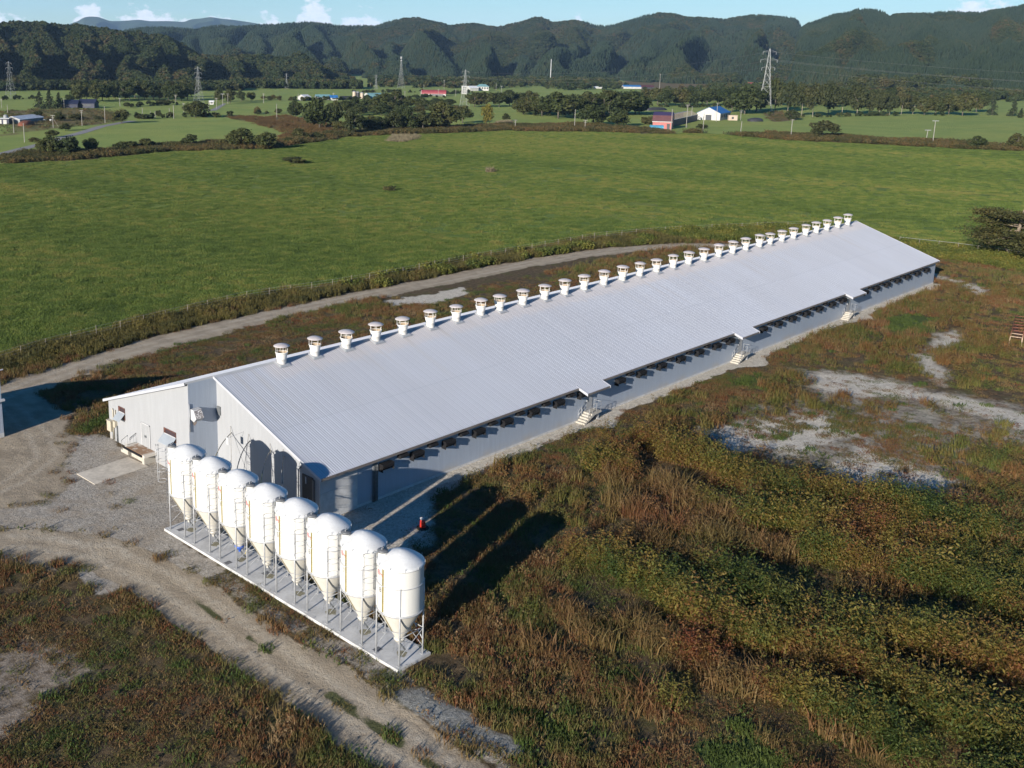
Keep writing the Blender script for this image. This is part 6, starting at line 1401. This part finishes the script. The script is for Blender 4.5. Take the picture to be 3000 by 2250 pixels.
# big near pine at the right edge, in front of the field
BIG = {}
MAT['bark_tan'] = paint('tan_bark', (.19, .15, .11), .9, .25, 3)
def spreading_pine():
    global rng
    rng = np.random.default_rng(91); P, N = [], []; m = MB()
    m.tube([(0, 0, -.1), (.1, .1, 1.6), (-.1, .2, 3.2), (.2, .1, 5.2), (.3, .0, 6.8)], .38, 9, .08)
    for k in range(34):
        a = rng.uniform(0, 6.28); z0 = rng.uniform(1.4, 6.2); Lb = (6.6-.5*z0)*rng.uniform(.5, 1.15); up = rng.uniform(.0, .9)
        pts = [(0, .1, z0), (Lb*.5*math.cos(a), Lb*.5*math.sin(a), z0+up*.5), (Lb*math.cos(a), Lb*math.sin(a), z0+up)]
        m.tube(pts, .10, 6, .02)
        for c in range(7):
            t = rng.uniform(.45, 1.05); cx, cy, cz = Lb*t*math.cos(a)+rng.normal()*.35, Lb*t*math.sin(a)+rng.normal()*.35, z0+up*t+.15; n = 80
            q = rng.normal(size=(n, 3))*np.array([.62, .62, .20])+np.array([cx, cy, cz]); P.append(q); N.append(np.tile([0, 0, 1.], (n, 1)))
    m.tube([(.2, -.2, .2), (1.2, -.9, 2.0), (1.9, -1.3, 3.0)], .13, 6, .04); m.tube([(-.2, .2, .2), (-1.3, .9, 1.5), (-2.2, 1.6, 2.2)], .12, 6, .03); m.tube([(0, -.3, .2), (.1, -1.4, 1.6), (.3, -2.2, 3.4)], .1, 6, .03)
    MAT['pine'] = leaf_mat('pine_needles', [(0, (.030, .040, .013)), (.5, (.058, .060, .019)), (1, (.10, .082, .028))], .25, .2, .2, .7, 1.0)
    e = empty('spreading_pine', (177.0, -17.0, 0), 0, 'wide dark tree with layered branches and bare pale trunks at the right edge', 'tree')
    m.build('trunk', MAT['bark_tan'], e)
    V_, F_ = quads(np.concatenate(P), .16, np.concatenate(N), 1.8, .7); link(bpy.data.objects.new('crown', npmesh('crown', V_, F_, MAT['pine'])), e); e.scale = (1.75, 1.75, 1.42)
spreading_pine()
# lone tufts in the meadow
MAT['bush_y'] = leaf_mat('yellow_bush', [(0, (.10, .085, .025)), (1, (.20, .14, .05))], .3, .2, .3)
for (x, y, h, w, lab, mt) in ((155.0, 136.7, 1.7, 4.2, 'small dark brown bush in the middle of the meadow', 'hedge'), (216.0, 150.9, 1.6, 4.0, 'pale tan tuft of dry grass in the meadow right of the dark bush', 'reedgrass')):
    rng = np.random.default_rng(int(x)); e = empty('meadow_tuft', (x, y, 0), 0, lab, 'tuft')
    for q_ in range(5): me = stalks(14, .8, 1.0, 12, .16, MAT[mt]) if mt == 'hedge' else blades(120, .8, 1.0, .1, .3, MAT[mt])
    for q_ in range(4):
        o = bpy.data.objects.new('clump', me); link(o, e); o.location = (rng.uniform(-.5, .5)*w*.5, rng.uniform(-.5, .5)*w*.5, 0); o.scale = (w*.45, w*.45, h*rng.uniform(.6, 1.1)); o.rotation_euler = (0, 0, q_*1.4)

# ------------------------------------------------------------------ poles and pylons
pm = MB(); pm.tube([(0, 0, -.02), (0, 0, 1)], .19, 8, .13); POLE = pm.mesh('shaft', MAT['pole'])
ca = MB(); ca.box(-1.1, 1.1, -.07, .07, -.08, .08); ca.box(-.8, .8, -.06, .06, -1.0, -.86)
for a in (-1, -.45, .45, 1): ca.tube([(a, 0, .05), (a, 0, .38)], .06, 5)
CROSS = ca.mesh('cross_arm', MAT['pole'])
lp = MB(); lp.box(-1.5, 1.5, -.16, .16, -.1, .1); LAMP = lp.mesh('lamp_head', MAT['steel'])
for i, (x, y, h, lab) in enumerate([(261.7, 637.4, 6.4, 'far utility pole nearest the left edge of the picture'), (234.3, 566.5, 5.8, 'pole just above the long white roofed shed'), (166.8, 409.1, 7.6, 'pole in front of the long white roofed shed'), (147.1, 355.3, 8.2, 'tall pole between the white roofed shed and the lane'), (198.5, 432.5, 6.6, "pole with crossed stay on the lane's far side"), (296.1, 612.9, 7.0, 'pale pole against the dark conifers by the navy house'), (218.2, 439.1, 8.2, "T shaped pole left of the lane's bend"), (240.1, 454.2, 9.2, 'pole standing where the lane bends'), (343.5, 619.1, 6.2, 'pole right of the navy house'), (417.5, 779.8, 4.0, 'short pole behind the navy house'), (396.0, 625.9, 7.4, 'pole against the dark trees left of the second pylon'), (293.7, 468.2, 8.0, 'pale pole left of the big dark round tree'), (312.3, 485.7, 8.0, 'curved top pole touching the big dark round tree'), (301.4, 485.2, 5.4, 'short pole on the pasture bank'), (287.7, 479.3, 4.0, 'white stub pole on the pasture bank'), (280.1, 481.3, 6.2, 'thin pole in the middle of the left pasture'), (294.9, 496.8, 3.4, 'thin short pole beside the white stub pole'), (365.7, 536.7, 7.0, 'pole at the near side of the far crossroads'), (384.3, 554.1, 7.6, 'pole along the far crossroads lane'), (419.5, 596.5, 8.6, 'pole with lamp at the far crossroads'), (434.5, 610.8, 8.2, 'right pole at the far crossroads'), (664.0, 1312.7, 12.0, 'dark pole at the foot of the left hill'), (469.4, 610.2, 7.8, 'pole on the pasture left of the white house'), (344.3, 432.4, 9.0, 'pole on the pasture left of the rusty scrub'), (547.2, 661.2, 5.0, 'thin pole left of the white house'), (349.0, 381.4, 8.8, 'T topped pole right of the biggest olive tree'), (666.6, 644.5, 6.0, 'thin pole on the pasture left of the red roofed barn'), (684.9, 641.5, 5.8, "thin pole close to the red roofed barn's left gable"), (697.0, 628.7, 8.2, 'pole in front of the red roof'), (736.8, 642.0, 7.4, 'pole right of the red roofed barn'), (902.5, 812.4, 11.2, 'frame topped pole behind the red roofed barn'), (937.7, 758.0, 9.4, 'pole right of the teal hip roof'), (837.4, 665.9, 8.4, 'lamp post right of the teal hip roof'), (795.5, 883.1, 5.4, 'short pole below the dark plantation'), (764.4, 896.3, 7.4, 'pole against the dark plantation'), (895.3, 840.4, 5.6, 'short pole left of the red roofed barn at the wood'), (567.3, 635.8, 6.0, 'thin pole by the blue roof'), (846.8, 886.4, 6.6, 'slim pole left of the slim mast at the wood'), (389.6, 282.1, 5.4, 'pole at the field edge left of the big grove'), (425.1, 268.8, 10.6, 'tall white pole in front of the big grove'), (414.1, 254.1, 6.0, 'leaning pole in front of the big grove'), (441.9, 218.6, 12.4, "pole in front of the pink barn's right corner"), (488.8, 236.8, 13.0, 'pole with many insulators in front of the navy shed'), (543.7, 265.3, 9.6, 'pole behind the navy shed'), (558.0, 255.9, 11.8, 'reddish pole in front of the blue roof'), (461.0, 210.6, 9.8, "pole in front of the white barn's gable"), (590.6, 256.4, 6.2, 'thick pole by the dark mound'), (461.6, 189.3, 7.0, 'slightly leaning pole on the right field boundary'), (1143.0, 656.5, 21.0, 'tall steel pole on the brown clearing'), (1135.6, 765.4, 6.8, 'short pole at the yellow tree behind the big grove'), (453.6, 158.3, 9.6, 'thin pole left of the lone spreading tree'), (478.3, 148.1, 6.0, 'pole under the lone spreading tree'), (490.6, 107.5, 5.8, 'short leaning pole left of the T lamp post'), (481.5, 101.3, 10.8, 'grey lamp post with T top on the right pasture')]):
    lamp = 'lamp' in lab
    e = empty('lamp_post' if lamp else 'utility_pole', (x, y, 0), 0, lab, 'lamp post' if lamp else 'pole', 'lamp posts' if lamp else 'utility poles on the plain')
    if 'lean' in lab: e.rotation_euler = (.07, -.06, 0)
    o = bpy.data.objects.new('shaft', POLE); link(o, e); o.scale = (1, 1, h) if h < 14 else (1.5, 1.5, h)
    if lamp: q = bpy.data.objects.new('lamp_head', LAMP); link(q, e); q.location = (0, 0, h); q.rotation_euler = (0, 0, math.radians(-44))
    elif h > 5.2 and ('T ' in lab or i % 2 == 0 or 'insul' in lab): q = bpy.data.objects.new('cross_arm', CROSS); link(q, e); q.location = (0, 0, h-.35); q.rotation_euler = (0, 0, math.radians(-44+25*(i % 3-1)))
    if 'crossed' in lab: q = MB(); q.tube([(0, 0, h*.8), (2.2, -2.0, 0)], .1, 5); q.build('stay', MAT['wood'], e)
def pylon(x, y, h, lab, bw=None, arms=3, tower=False, white=False):
    e = empty('telecom_tower' if tower else 'lattice_pylon', (x, y, 0), math.radians(20), lab, 'tower' if tower else 'pylon', None if tower else 'lattice pylons')
    bw = bw or h*.20; t = max(.06, h*.0018); m = MB(); n = 9
    zs = [h*(1-(1-i/n)**1.25) for i in range(n+1)]
    def hw(z): return (bw*.5)*max(.05, 1-z/h*1.18 if z < h*.5 else .41*(1-(z/h-.5)/.5*.86))
    C4 = ((1, 1), (-1, 1), (-1, -1), (1, -1))
    for sx, sy in C4: m.tube([(sx*hw(z), sy*hw(z), z) for z in zs], t*1.25, 4)
    for z0, z1 in zip(zs[:-1], zs[1:]):
        for i in range(4):
            a, b = C4[i], C4[(i+1) % 4]
            m.tube([(a[0]*hw(z0), a[1]*hw(z0), z0), (b[0]*hw(z1), b[1]*hw(z1), z1)], t*.7, 3); m.tube([(b[0]*hw(z0), b[1]*hw(z0), z0), (a[0]*hw(z1), a[1]*hw(z1), z1)], t*.7, 3); m.tube([(a[0]*hw(z1), a[1]*hw(z1), z1), (b[0]*hw(z1), b[1]*hw(z1), z1)], t*.7, 3)
    m.build('lattice', MAT['pylon'], e)
    for k in range(arms):
        z = h*(.95-.125*k); L_ = h*(.10 if k != 1 else .125); m = MB()
        for s_ in (-1, 1): m.tube([(0, s_*hw(z), z), (0, s_*L_, z)], t*.9, 4); m.tube([(0, s_*hw(z), z+h*.03), (0, s_*L_, z)], t*.8, 4); m.tube([(0, s_*L_, z), (0, s_*L_, z-h*.045)], t*1.3, 5)
        m.build('cross_arm', MAT['pylon'], e)
    if tower:
        m = MB()
        for k in range(3):
            a = k*2.09; m.tube([(.9*math.cos(a), .9*math.sin(a), h*.93), (.9*math.cos(a), .9*math.sin(a), h*1.0)], .35, 6)
        m.tube([(0, 0, h*.86), (0, 0, h*.88)], 1.2, 10); m.build('antenna', MAT['trim_white'], e)
    return e
MAT['pylon'] = paint('weathered_steel', (.27, .28, .29), .5, .1, .2, .2); MAT['wire'] = paint('line_wire', (.16, .16, .17), .5, .1)
PYLONS = [(336.2, 787.5, 31.0, 'leftmost lattice pylon in front of the left hill'), (426.2, 639.4, 28.8, 'lattice pylon behind the big dark round tree'), (571.0, 481.2, 28.8, 'lattice pylon standing in front of the white buildings'), (716.1, 302.2, 47.2, 'tallest lattice pylon right of the blue roofed barn'), (884.8, 870.5, 39.0, 'steel telecom tower with white antennas at the dark wood'), (729.0, 906.6, 18.0, 'small far pylon in front of the dark plantation'), (826.7, 855.0, 17.2, 'slim far lattice mast at the dark wood'), (1287.0, 941.3, 38.4, 'thin white mast in front of the hillside')]
for x, y, h, lab in PYLONS:
    if 'mast in front' in lab:
        e = empty('mast', (x, y, 0), 0, lab, 'mast'); m = MB(); m.tube([(0, 0, 0), (0, 0, h)], .8, 8, .5); m.build('shaft', MAT['trim_white'], e)
    elif 'telecom' in lab: pylon(x, y, h, lab, 7, 0, True)
    elif 'small far' in lab or 'slim far' in lab: pylon(x, y, h, lab, 3.2, 2)
    else: pylon(x, y, h, lab, h*.22, 3)
def wires(p0, p1, zs, sag, lab, off, r=.05):
    e = empty('power_line', (0, 0, 0), 0, lab, 'power line')
    for (z, o) in zip(zs, off):
        m = MB(); a = Vector((p0[0]+o*.7, p0[1]-o*.7, z[0])); b = Vector((p1[0]+o*.7, p1[1]-o*.7, z[1]))
        m.tube([a.lerp(b, t)-Vector((0, 0, sag*4*t*(1-t))) for t in [i/16 for i in range(17)]], r*.6, 4); m.build('wire', MAT['wire'], e)
p_ = PYLONS[3]
wires(p_, (770, -60), [(45, 30), (39, 25), (39, 25), (33, 19)], 6, 'power line running right from the tallest pylon over the tree belt', (0, 4, -4, 5), .06)
wires(PYLONS[2], p_, [(27, 45), (23, 39), (23, 33)], 7, 'power line between the tallest pylon and the white and steel one', (0, 3, -3), .045)

# ------------------------------------------------------------------ farm buildings on the plain
def fl_mat(nm, c, rough=.6): MAT[nm] = paint(nm, c, rough, .12, .6)
for nm, c in (('maroon_roof', (.075, .022, .026)), ('purple_roof', (.035, .026, .075)), ('pink_wall', (.36, .105, .095)), ('blue_roof', (.020, .13, .36)), ('blue_shed', (.06, .27, .42)), ('navy', (.012, .016, .042)), ('white_wall', (.42, .415, .40)), ('grey_wall', (.22, .23, .24)), ('beige_wall', (.42, .34, .27)),
              ('teal_roof', (.14, .27, .29)), ('dark_wall', (.03, .03, .035)), ('red_roof', (.22, .035, .045)), ('white_roof', (.60, .61, .63)), ('win', (.03, .035, .045))): fl_mat(nm, c)
def house(name, x, y, rz, lx, ly, h, rh, wall, roof_, lab, cat='building', win=0, over=.4, hip=False, side=None, door=True):
    """gabled building, ridge along its local x; near long wall at -y, gables at +-x"""
    e = empty(name, (x, y, 0), math.radians(rz), lab, cat); a, b = lx/2, ly/2
    m = MB(); m.add([(-a, -b, 0), (a, -b, 0), (a, b, 0), (-a, b, 0), (-a, -b, h), (a, -b, h), (a, b, h), (-a, b, h)]+([] if hip else [(-a, 0, h+rh), (a, 0, h+rh)]), [(0, 1, 5, 4), (2, 3, 7, 6)]+([(1, 2, 6, 5), (3, 0, 4, 7)] if hip else [(1, 2, 6, 9, 5), (3, 0, 4, 8, 7)]))
    m.build('wall', MAT[wall], e)
    o = over; k = rh/b; hx = (a-b*.8) if hip else a+o
    m = MB(); z0 = h-k*o; t = .16
    top = [(-a-o, -b-o, z0+.03), (a+o, -b-o, z0+.03), (hx, 0, h+rh+.03), (-hx, 0, h+rh+.03), (a+o, b+o, z0+.03), (-a-o, b+o, z0+.03)]
    bot = [(p[0], p[1], p[2]+t) for p in top]
    fs = [(0, 1, 2, 3), (3, 2, 4, 5)]+([(1, 4, 2), (5, 0, 3)] if hip else []); m.add(bot, fs); m.add(top, fs)
    rim = [0, 1, 4, 5] if hip else [0, 1, 2, 4, 5, 3]
    m.add(top+bot, [(rim[i], rim[(i+1) % len(rim)], rim[(i+1) % len(rim)]+6, rim[i]+6) for i in range(len(rim))]); m.build('roof', MAT[roof_], e)
    for i in range(win):
        cx = -a+lx*(i+.5)/win; m = MB(); m.box(cx-lx/win*.28, cx+lx/win*.28, -b-.06, -b, h*.38, h*.82); m.build('window', MAT['win'], e)
    if door: m = MB(); m.box(-a-.06, -a, -b*.25, b*.25, 0, h*.75); m.build('door', MAT[side or 'win'], e)
    return e
D_ = -42                                  # the general direction across the view
# pink barn with its mansard roof
e = empty('pink_barn', (464.8, 238.0, 0), math.radians(-64), 'pink walled barn with maroon and purple mansard roof at the field edge', 'barn')
a, b = 5.2, 5.5
m = MB(); m.add([(-a, 0, 0), (a, 0, 0), (a, 2*b, 0), (-a, 2*b, 0), (-a, 0, 4), (a, 0, 4), (a, 2*b, 4), (-a, 2*b, 4)], [(0, 1, 5, 4), (1, 2, 6, 5), (2, 3, 7, 6), (3, 0, 4, 7)]); m.build('wall', MAT['pink_wall'], e)
pts = [(-.3, 4.0), (1.6, 7.4), (b, 9.2), (2*b-1.6, 7.4), (2*b+.3, 4.0)]
m = MB(); m.prism([(p[0], p[1]) for p in pts], 'x', -a, a); m.build('gable', MAT['grey_wall'], e)
m = MB(); n_ = (0, 1), (3, 4)
for i, j in n_: m.add([(-a-.3, pts[i][0], pts[i][1]+.05), (a+.3, pts[i][0], pts[i][1]+.05), (a+.3, pts[j][0], pts[j][1]+.05), (-a-.3, pts[j][0], pts[j][1]+.05)], [(0, 1, 2, 3)])
m.build('lower_roof', MAT['maroon_roof'], e)
m = MB()
for i, j in ((1, 2), (2, 3)): m.add([(-a-.3, pts[i][0], pts[i][1]+.06), (a+.3, pts[i][0], pts[i][1]+.06), (a+.3, pts[j][0], pts[j][1]+.06), (-a-.3, pts[j][0], pts[j][1]+.06)], [(0, 1, 2, 3)])
m.build('upper_roof', MAT['purple_roof'], e)
m = MB(); m.box(-a-.3, a+.3, -.5, -.3, 3.8, 4.15); m.build('eave_board', MAT['white_wall'], e)
m = MB(); m.box(2.6, 4.2, -.06, 0, 0, 3.0); m.build('door', MAT['dark_wall'], e)
m = MB(); m.box(a, a+.06, 2, 4.2, .2, 3.2); m.build('door', MAT['white_wall'], e)
e = house('blue_shed', 454.6, 235.2, -46, 7.2, 3.2, 1.9, .6, 'blue_shed', 'blue_shed', 'small bright blue shed in front of the pink barn', 'shed', 0, .1)
# navy shed, half its roof gone to bare rafters, joining the two
e = empty('navy_shed', (489, 246.5, 0), math.atan2(25, 74), 'long navy shed with a roof stripped to bare rafters between pink and white barns', 'shed')
m = MB(); m.box(0, 76, 0, .2, 0, 3.6); m.box(0, 76, 9, 9.2, 0, 5.2); m.build('wall', MAT['navy'], e)
m = MB(); m.box(-.3, 76, -.35, .35, 3.6, 3.8); m.build('eave_board', MAT['white_wall'], e)
for i in range(20): m = MB(); m.tube([(i*4, -.1, 3.7), (i*4, 4.6, 5.8), (i*4, 9.2, 5.2)], .16, 4); m.build('rafter', MAT['wood'], e)
for i in range(0, 18, 3): m = MB(); m.box(3+i*4, 5+i*4, -.06, 0, .4, 2.6); m.build('door', MAT['dark_wall'], e)
m = MB(); m.add([(20, 5.2, 5.9), (76, 5.2, 5.9), (76, 9.6, 5.3), (20, 9.6, 5.3)], [(0, 1, 2, 3)]); m.build('roof', MAT['grey_wall'], e)
house('white_barn', 582, 271, 13, 24, 15, 4.5, 3.6, 'white_wall', 'blue_roof', 'white gabled barn with a bright blue roof beside the navy shed', 'barn', 6, .4, side='win')
e = empty('beige_hut', (581.5, 257.0, 0), math.radians(-52), 'small beige hut with one dark opening right of the blue roofed barn', 'hut')
m = MB(); m.box(-2.8, 2.8, 0, 3.6, 0, 3.1); m.build('wall', MAT['beige_wall'], e); m = MB(); m.box(-3, 3, -.2, 3.8, 3.1, 3.3); m.build('roof', MAT['beige_wall'], e); m = MB(); m.box(-.8, .5, -.06, 0, .9, 2.2); m.build('window', MAT['win'], e)
def mound(name, x, y, rz, lx, ly, h, mat, lab, cat, seed):
    rr = np.random.default_rng(seed); m = MB(); n = 26; k = 7
    vs = []; fs = []
    for j in range(k):
        t = j/(k-1); r = math.cos(t*math.pi/2)**.6
        for i in range(n): a = 6.283*i/n; q = 1+rr.normal()*.06; vs.append((lx/2*r*q*math.cos(a), ly/2*r*q*math.sin(a), h*math.sin(t*math.pi/2)*(1+rr.normal()*.03)))
    fs = [(j*n+i, j*n+(i+1) % n, (j+1)*n+(i+1) % n, (j+1)*n+i) for j in range(k-1) for i in range(n)]
    m.add(vs, fs, True); o = m.build(name, MAT[mat], None, (x, y, -.05), math.radians(rz)); tag(o, lab, cat)
mound('dark_mound', 584.5, 243.0, -20, 11, 8, 2.3, 'dark_wall', 'dark low mound lying on the green pasture right of the hut', 'heap', 1)  # low rounded mesh in a dark colour
mound('dark_mound', 658, 361.5, -18, 21, 6, 2.4, 'dark_wall', 'long black covered heap behind the pink barn', 'heap', 2)
mound('dark_mound', 196, 458, 40, 13, 7, 2.6, 'rust', 'reddish brown earth heap in front of the long white roofed shed', 'heap', 3)
house('far_blue_roof', 1182, 722, D_, 27, 12, 2.8, 2.0, 'white_wall', 'blue_roof', 'far white shed with a pale blue roof above the big grove', 'shed', 0)
house('far_white_shed', 1141, 749, D_, 12, 8, 1.6, 1.0, 'white_wall', 'white_roof', 'tiny white shed left of the far pale blue roof', 'shed', 0)
house('far_dark_shed', 1195, 708, D_, 17, 9, 2.8, 2.0, 'dark_wall', 'maroon_roof', 'tiny dark shed right of the far pale blue roof', 'shed', 0)
house('far_red_roof', 1487, 709, D_, 12, 9, 3.6, 2.6, 'white_wall', 'red_roof', 'far house with a red roof under the right hillside', 'house', 0)
house('navy_house', 314.5, 612, -48, 11.5, 9, 3.4, 2.6, 'navy', 'navy', 'navy house with pale gable window beside the dark conifers', 'house', 1, side='beige_wall')
house('navy_house', 303.5, 617, -40, 11, 9, 3.0, 2.6, 'navy', 'navy', 'plain navy house half hidden by the dark conifers', 'house', 0)
e = house('long_shed', 206.5, 483, 36, 26, 9, 2.2, 1.6, 'grey_wall', 'white_roof', 'long low shed with a bright white roof at the far left', 'shed', 0)
e = empty('feed_bin_house', (188.5, 474.5, 0), math.radians(-40), 'low dark building with pale doors at the front of the long white roofed shed', 'shed')
m = MB(); m.box(-5, 5, 0, 5, 0, 3.0); m.build('wall', MAT['navy'], e); m = MB(); m.box(-5.2, 5.2, -.2, 5.2, 3.0, 3.2); m.build('roof', MAT['white_roof'], e)
for k in (-2.6, .2, 2.9): m = MB(); m.box(k-.9, k+.9, -.07, 0, .2, 2.4); m.build('door', MAT['white_wall'], e)
for q_, (x, y) in enumerate(((189.0, 480.0), (193.2, 477.0))):
    o = empty('grey_bin', (x, y, 0), 0, ('dark grey feed bin, the left of two behind the white roofed shed front', 'dark grey feed bin, the right of two behind the white roofed shed front')[q_], 'bin', 'grey bins')
    m = MB(); m.lathe([(1.2, 0), (1.2, 4.4), (.2, 5.0), (0, 5.0)], n=14); m.build('body', MAT['grey_wall'], o)
for q_, (x, y) in enumerate(((218.4, 484.0), (221.6, 481.9))):
    m = MB(); m.lathe([(0, .0), (.75, .03), (.85, .3), (.85, 1.0), (.75, 1.2), (0, 1.25)], n=14); tag(m.build('wrapped_bale', MAT['white_roof'], None, (x, y, 0)), ('white wrapped bale nearer the long white roofed shed', 'white wrapped bale farther right of the long white roofed shed')[q_], 'bale', 'white bales')
e = empty('white_sign', (374.5, 627, 0), math.radians(-44), 'small white sign board on the pasture by the squat shrub', 'sign'); m = MB(); m.box(-.9, .9, -.08, .08, .5, 1.6); m.build('board', MAT['white_roof'], e); m = MB(); m.box(-.5, -.4, -.05, .05, 0, .5); m.box(.4, .5, -.05, .05, 0, .5); m.build('leg', MAT['wood'], e)
e = house('kiosk', 420, 612, D_, 3.2, 2.6, 2.2, .7, 'white_wall', 'white_roof', 'tiny white kiosk at the far crossroads', 'kiosk', 1)
house('white_house', 535.8, 638.6, 10, 8.5, 8, 2.9, 2.0, 'white_wall', 'white_roof', 'small white house left of the teal roofed farmhouse', 'house', 2)
house('teal_farmhouse', 559.5, 642, -30, 12.5, 9, 2.6, 1.9, 'grey_wall', 'teal_roof', 'farmhouse with a dull teal roof behind the biggest olive tree', 'house', 2)
house('blue_roof_house', 561, 628.5, -30, 6.5, 6, 2.4, 1.8, 'white_wall', 'blue_roof', 'white house with a small blue roof next to the teal farmhouse', 'house', 1)
house('dark_shed', 578, 631, -30, 10, 6, 2.0, 1.2, 'dark_wall', 'dark_wall', 'low dark brown shed between the blue roof and the grey silos', 'shed', 0)
for q_, (x, y) in enumerate(((602.6, 647.0), (605.4, 645.2), (608.8, 643.2))):
    o = empty('grey_silo', (x, y, 0), 0, ('left of the three pale farm silos by the teal hoop barn', 'middle one of the three pale farm silos, between two others', 'right one of the three pale farm silos beside the teal hoop barn')[q_], 'silo', 'pale farm silos')
    m = MB(); m.lathe([(1.7, 0), (1.7, 6.2-.6*q_)], n=16); m.build('body', MAT['beige_wall' if q_ != 1 else 'dark_wall'], o); m = MB(); m.lathe([(1.75, 6.15-.6*q_), (1.2, 6.9-.6*q_), (0, 7.2-.6*q_)], n=16); m.build('roof', MAT['grey_wall'], o)
e = empty('hoop_barn', (631, 648.5, 0), math.radians(-14), 'hoop barn with pale green end and teal roof', 'barn')
m = MB(); ar = [(5*math.cos(t*math.pi/10), 5*math.sin(t*math.pi/10)*.95) for t in range(11)]; m.prism(ar, 'x', -10, 10); m.build('roof', MAT['teal_roof'], e)
m = MB(); m.prism([(p[0]*.99, p[1]*.99) for p in ar], 'x', -10.12, -10.02); m.build('end_wall', MAT['white_wall'], e)
e = empty('red_roof_barn', (726.5, 663, 0), math.radians(-50), 'white ended barn with a long arched red roof', 'barn')
m = MB(); ar = [(4.6*math.cos(t*math.pi/10), 1.8+4.4*math.sin(t*math.pi/10)*.9) for t in range(11)]; m.prism([(4.6, 0)]+ar+[(-4.6, 0)], 'x', -12.6, 12.6); m.build('wall', MAT['white_wall'], e)
m = MB(); m.prism([(p[0]*1.04, p[1]+.12) for p in ar], 'x', -12.3, 12.9); m.build('roof', MAT['red_roof'], e)
m = MB(); m.box(-12.75, -12.62, -1, 1, 2.4, 4.2); m.build('window', MAT['win'], e); m = MB(); m.box(-2, 10, -4.72, -4.62, .3, 1.6); m.build('window', MAT['win'], e)
house('white_annex', 730.5, 656.5, -50, 6, 4, 2.6, .4, 'white_wall', 'white_roof', 'small white annex before the right end of the red roofed barn', 'shed', 0)
e = empty('white_tank_house', (798, 685, 0), math.radians(-40), 'tall white box building with small dark windows behind the white and steel pylon', 'building')
m = MB(); m.box(-2.6, 2.6, 0, 5, 0, 8.3); m.build('wall', MAT['white_wall'], e); m = MB(); m.box(-2.8, 2.8, -.2, 5.2, 8.3, 8.6); m.build('roof', MAT['white_roof'], e)
for i in range(2):
    for j in range(3): m = MB(); m.box(-1.6+1.9*i, -.6+1.9*i, -.07, 0, 1.4+2.3*j, 2.6+2.3*j); m.build('window', MAT['win'], e)
house('white_hall', 892, 757, -15, 12, 10, 3.4, 2.2, 'white_wall', 'white_roof', 'white gabled hall left of the teal hip roofed building', 'hall', 0, door=False)
house('hip_roof_building', 911, 757, -50, 15, 10, 5.0, 2.4, 'white_wall', 'teal_roof', 'white building with a pale teal hip roof near the wood', 'building', 5, .6, True, door=False)

# ------------------------------------------------------------------ the air between here and the mountains
m = MB(); m.box(-1500, 13500, -2500, 13500, -4, 700); hz = m.build('haze', None); tag(hz, kind='stuff')
hm = bpy.data.materials.new('haze'); hm.use_nodes = True; t_ = hm.node_tree; t_.nodes.clear(); o_ = t_.nodes.new('ShaderNodeOutputMaterial'); pv = t_.nodes.new('ShaderNodeVolumePrincipled')
pv.inputs['Color'].default_value = (.42, .66, 1.0, 1); pv.inputs['Density'].default_value = 0.000038; pv.inputs['Anisotropy'].default_value = 0.0
t_.links.new(pv.outputs[0], o_.inputs['Volume']); hz.data.materials.append(hm)
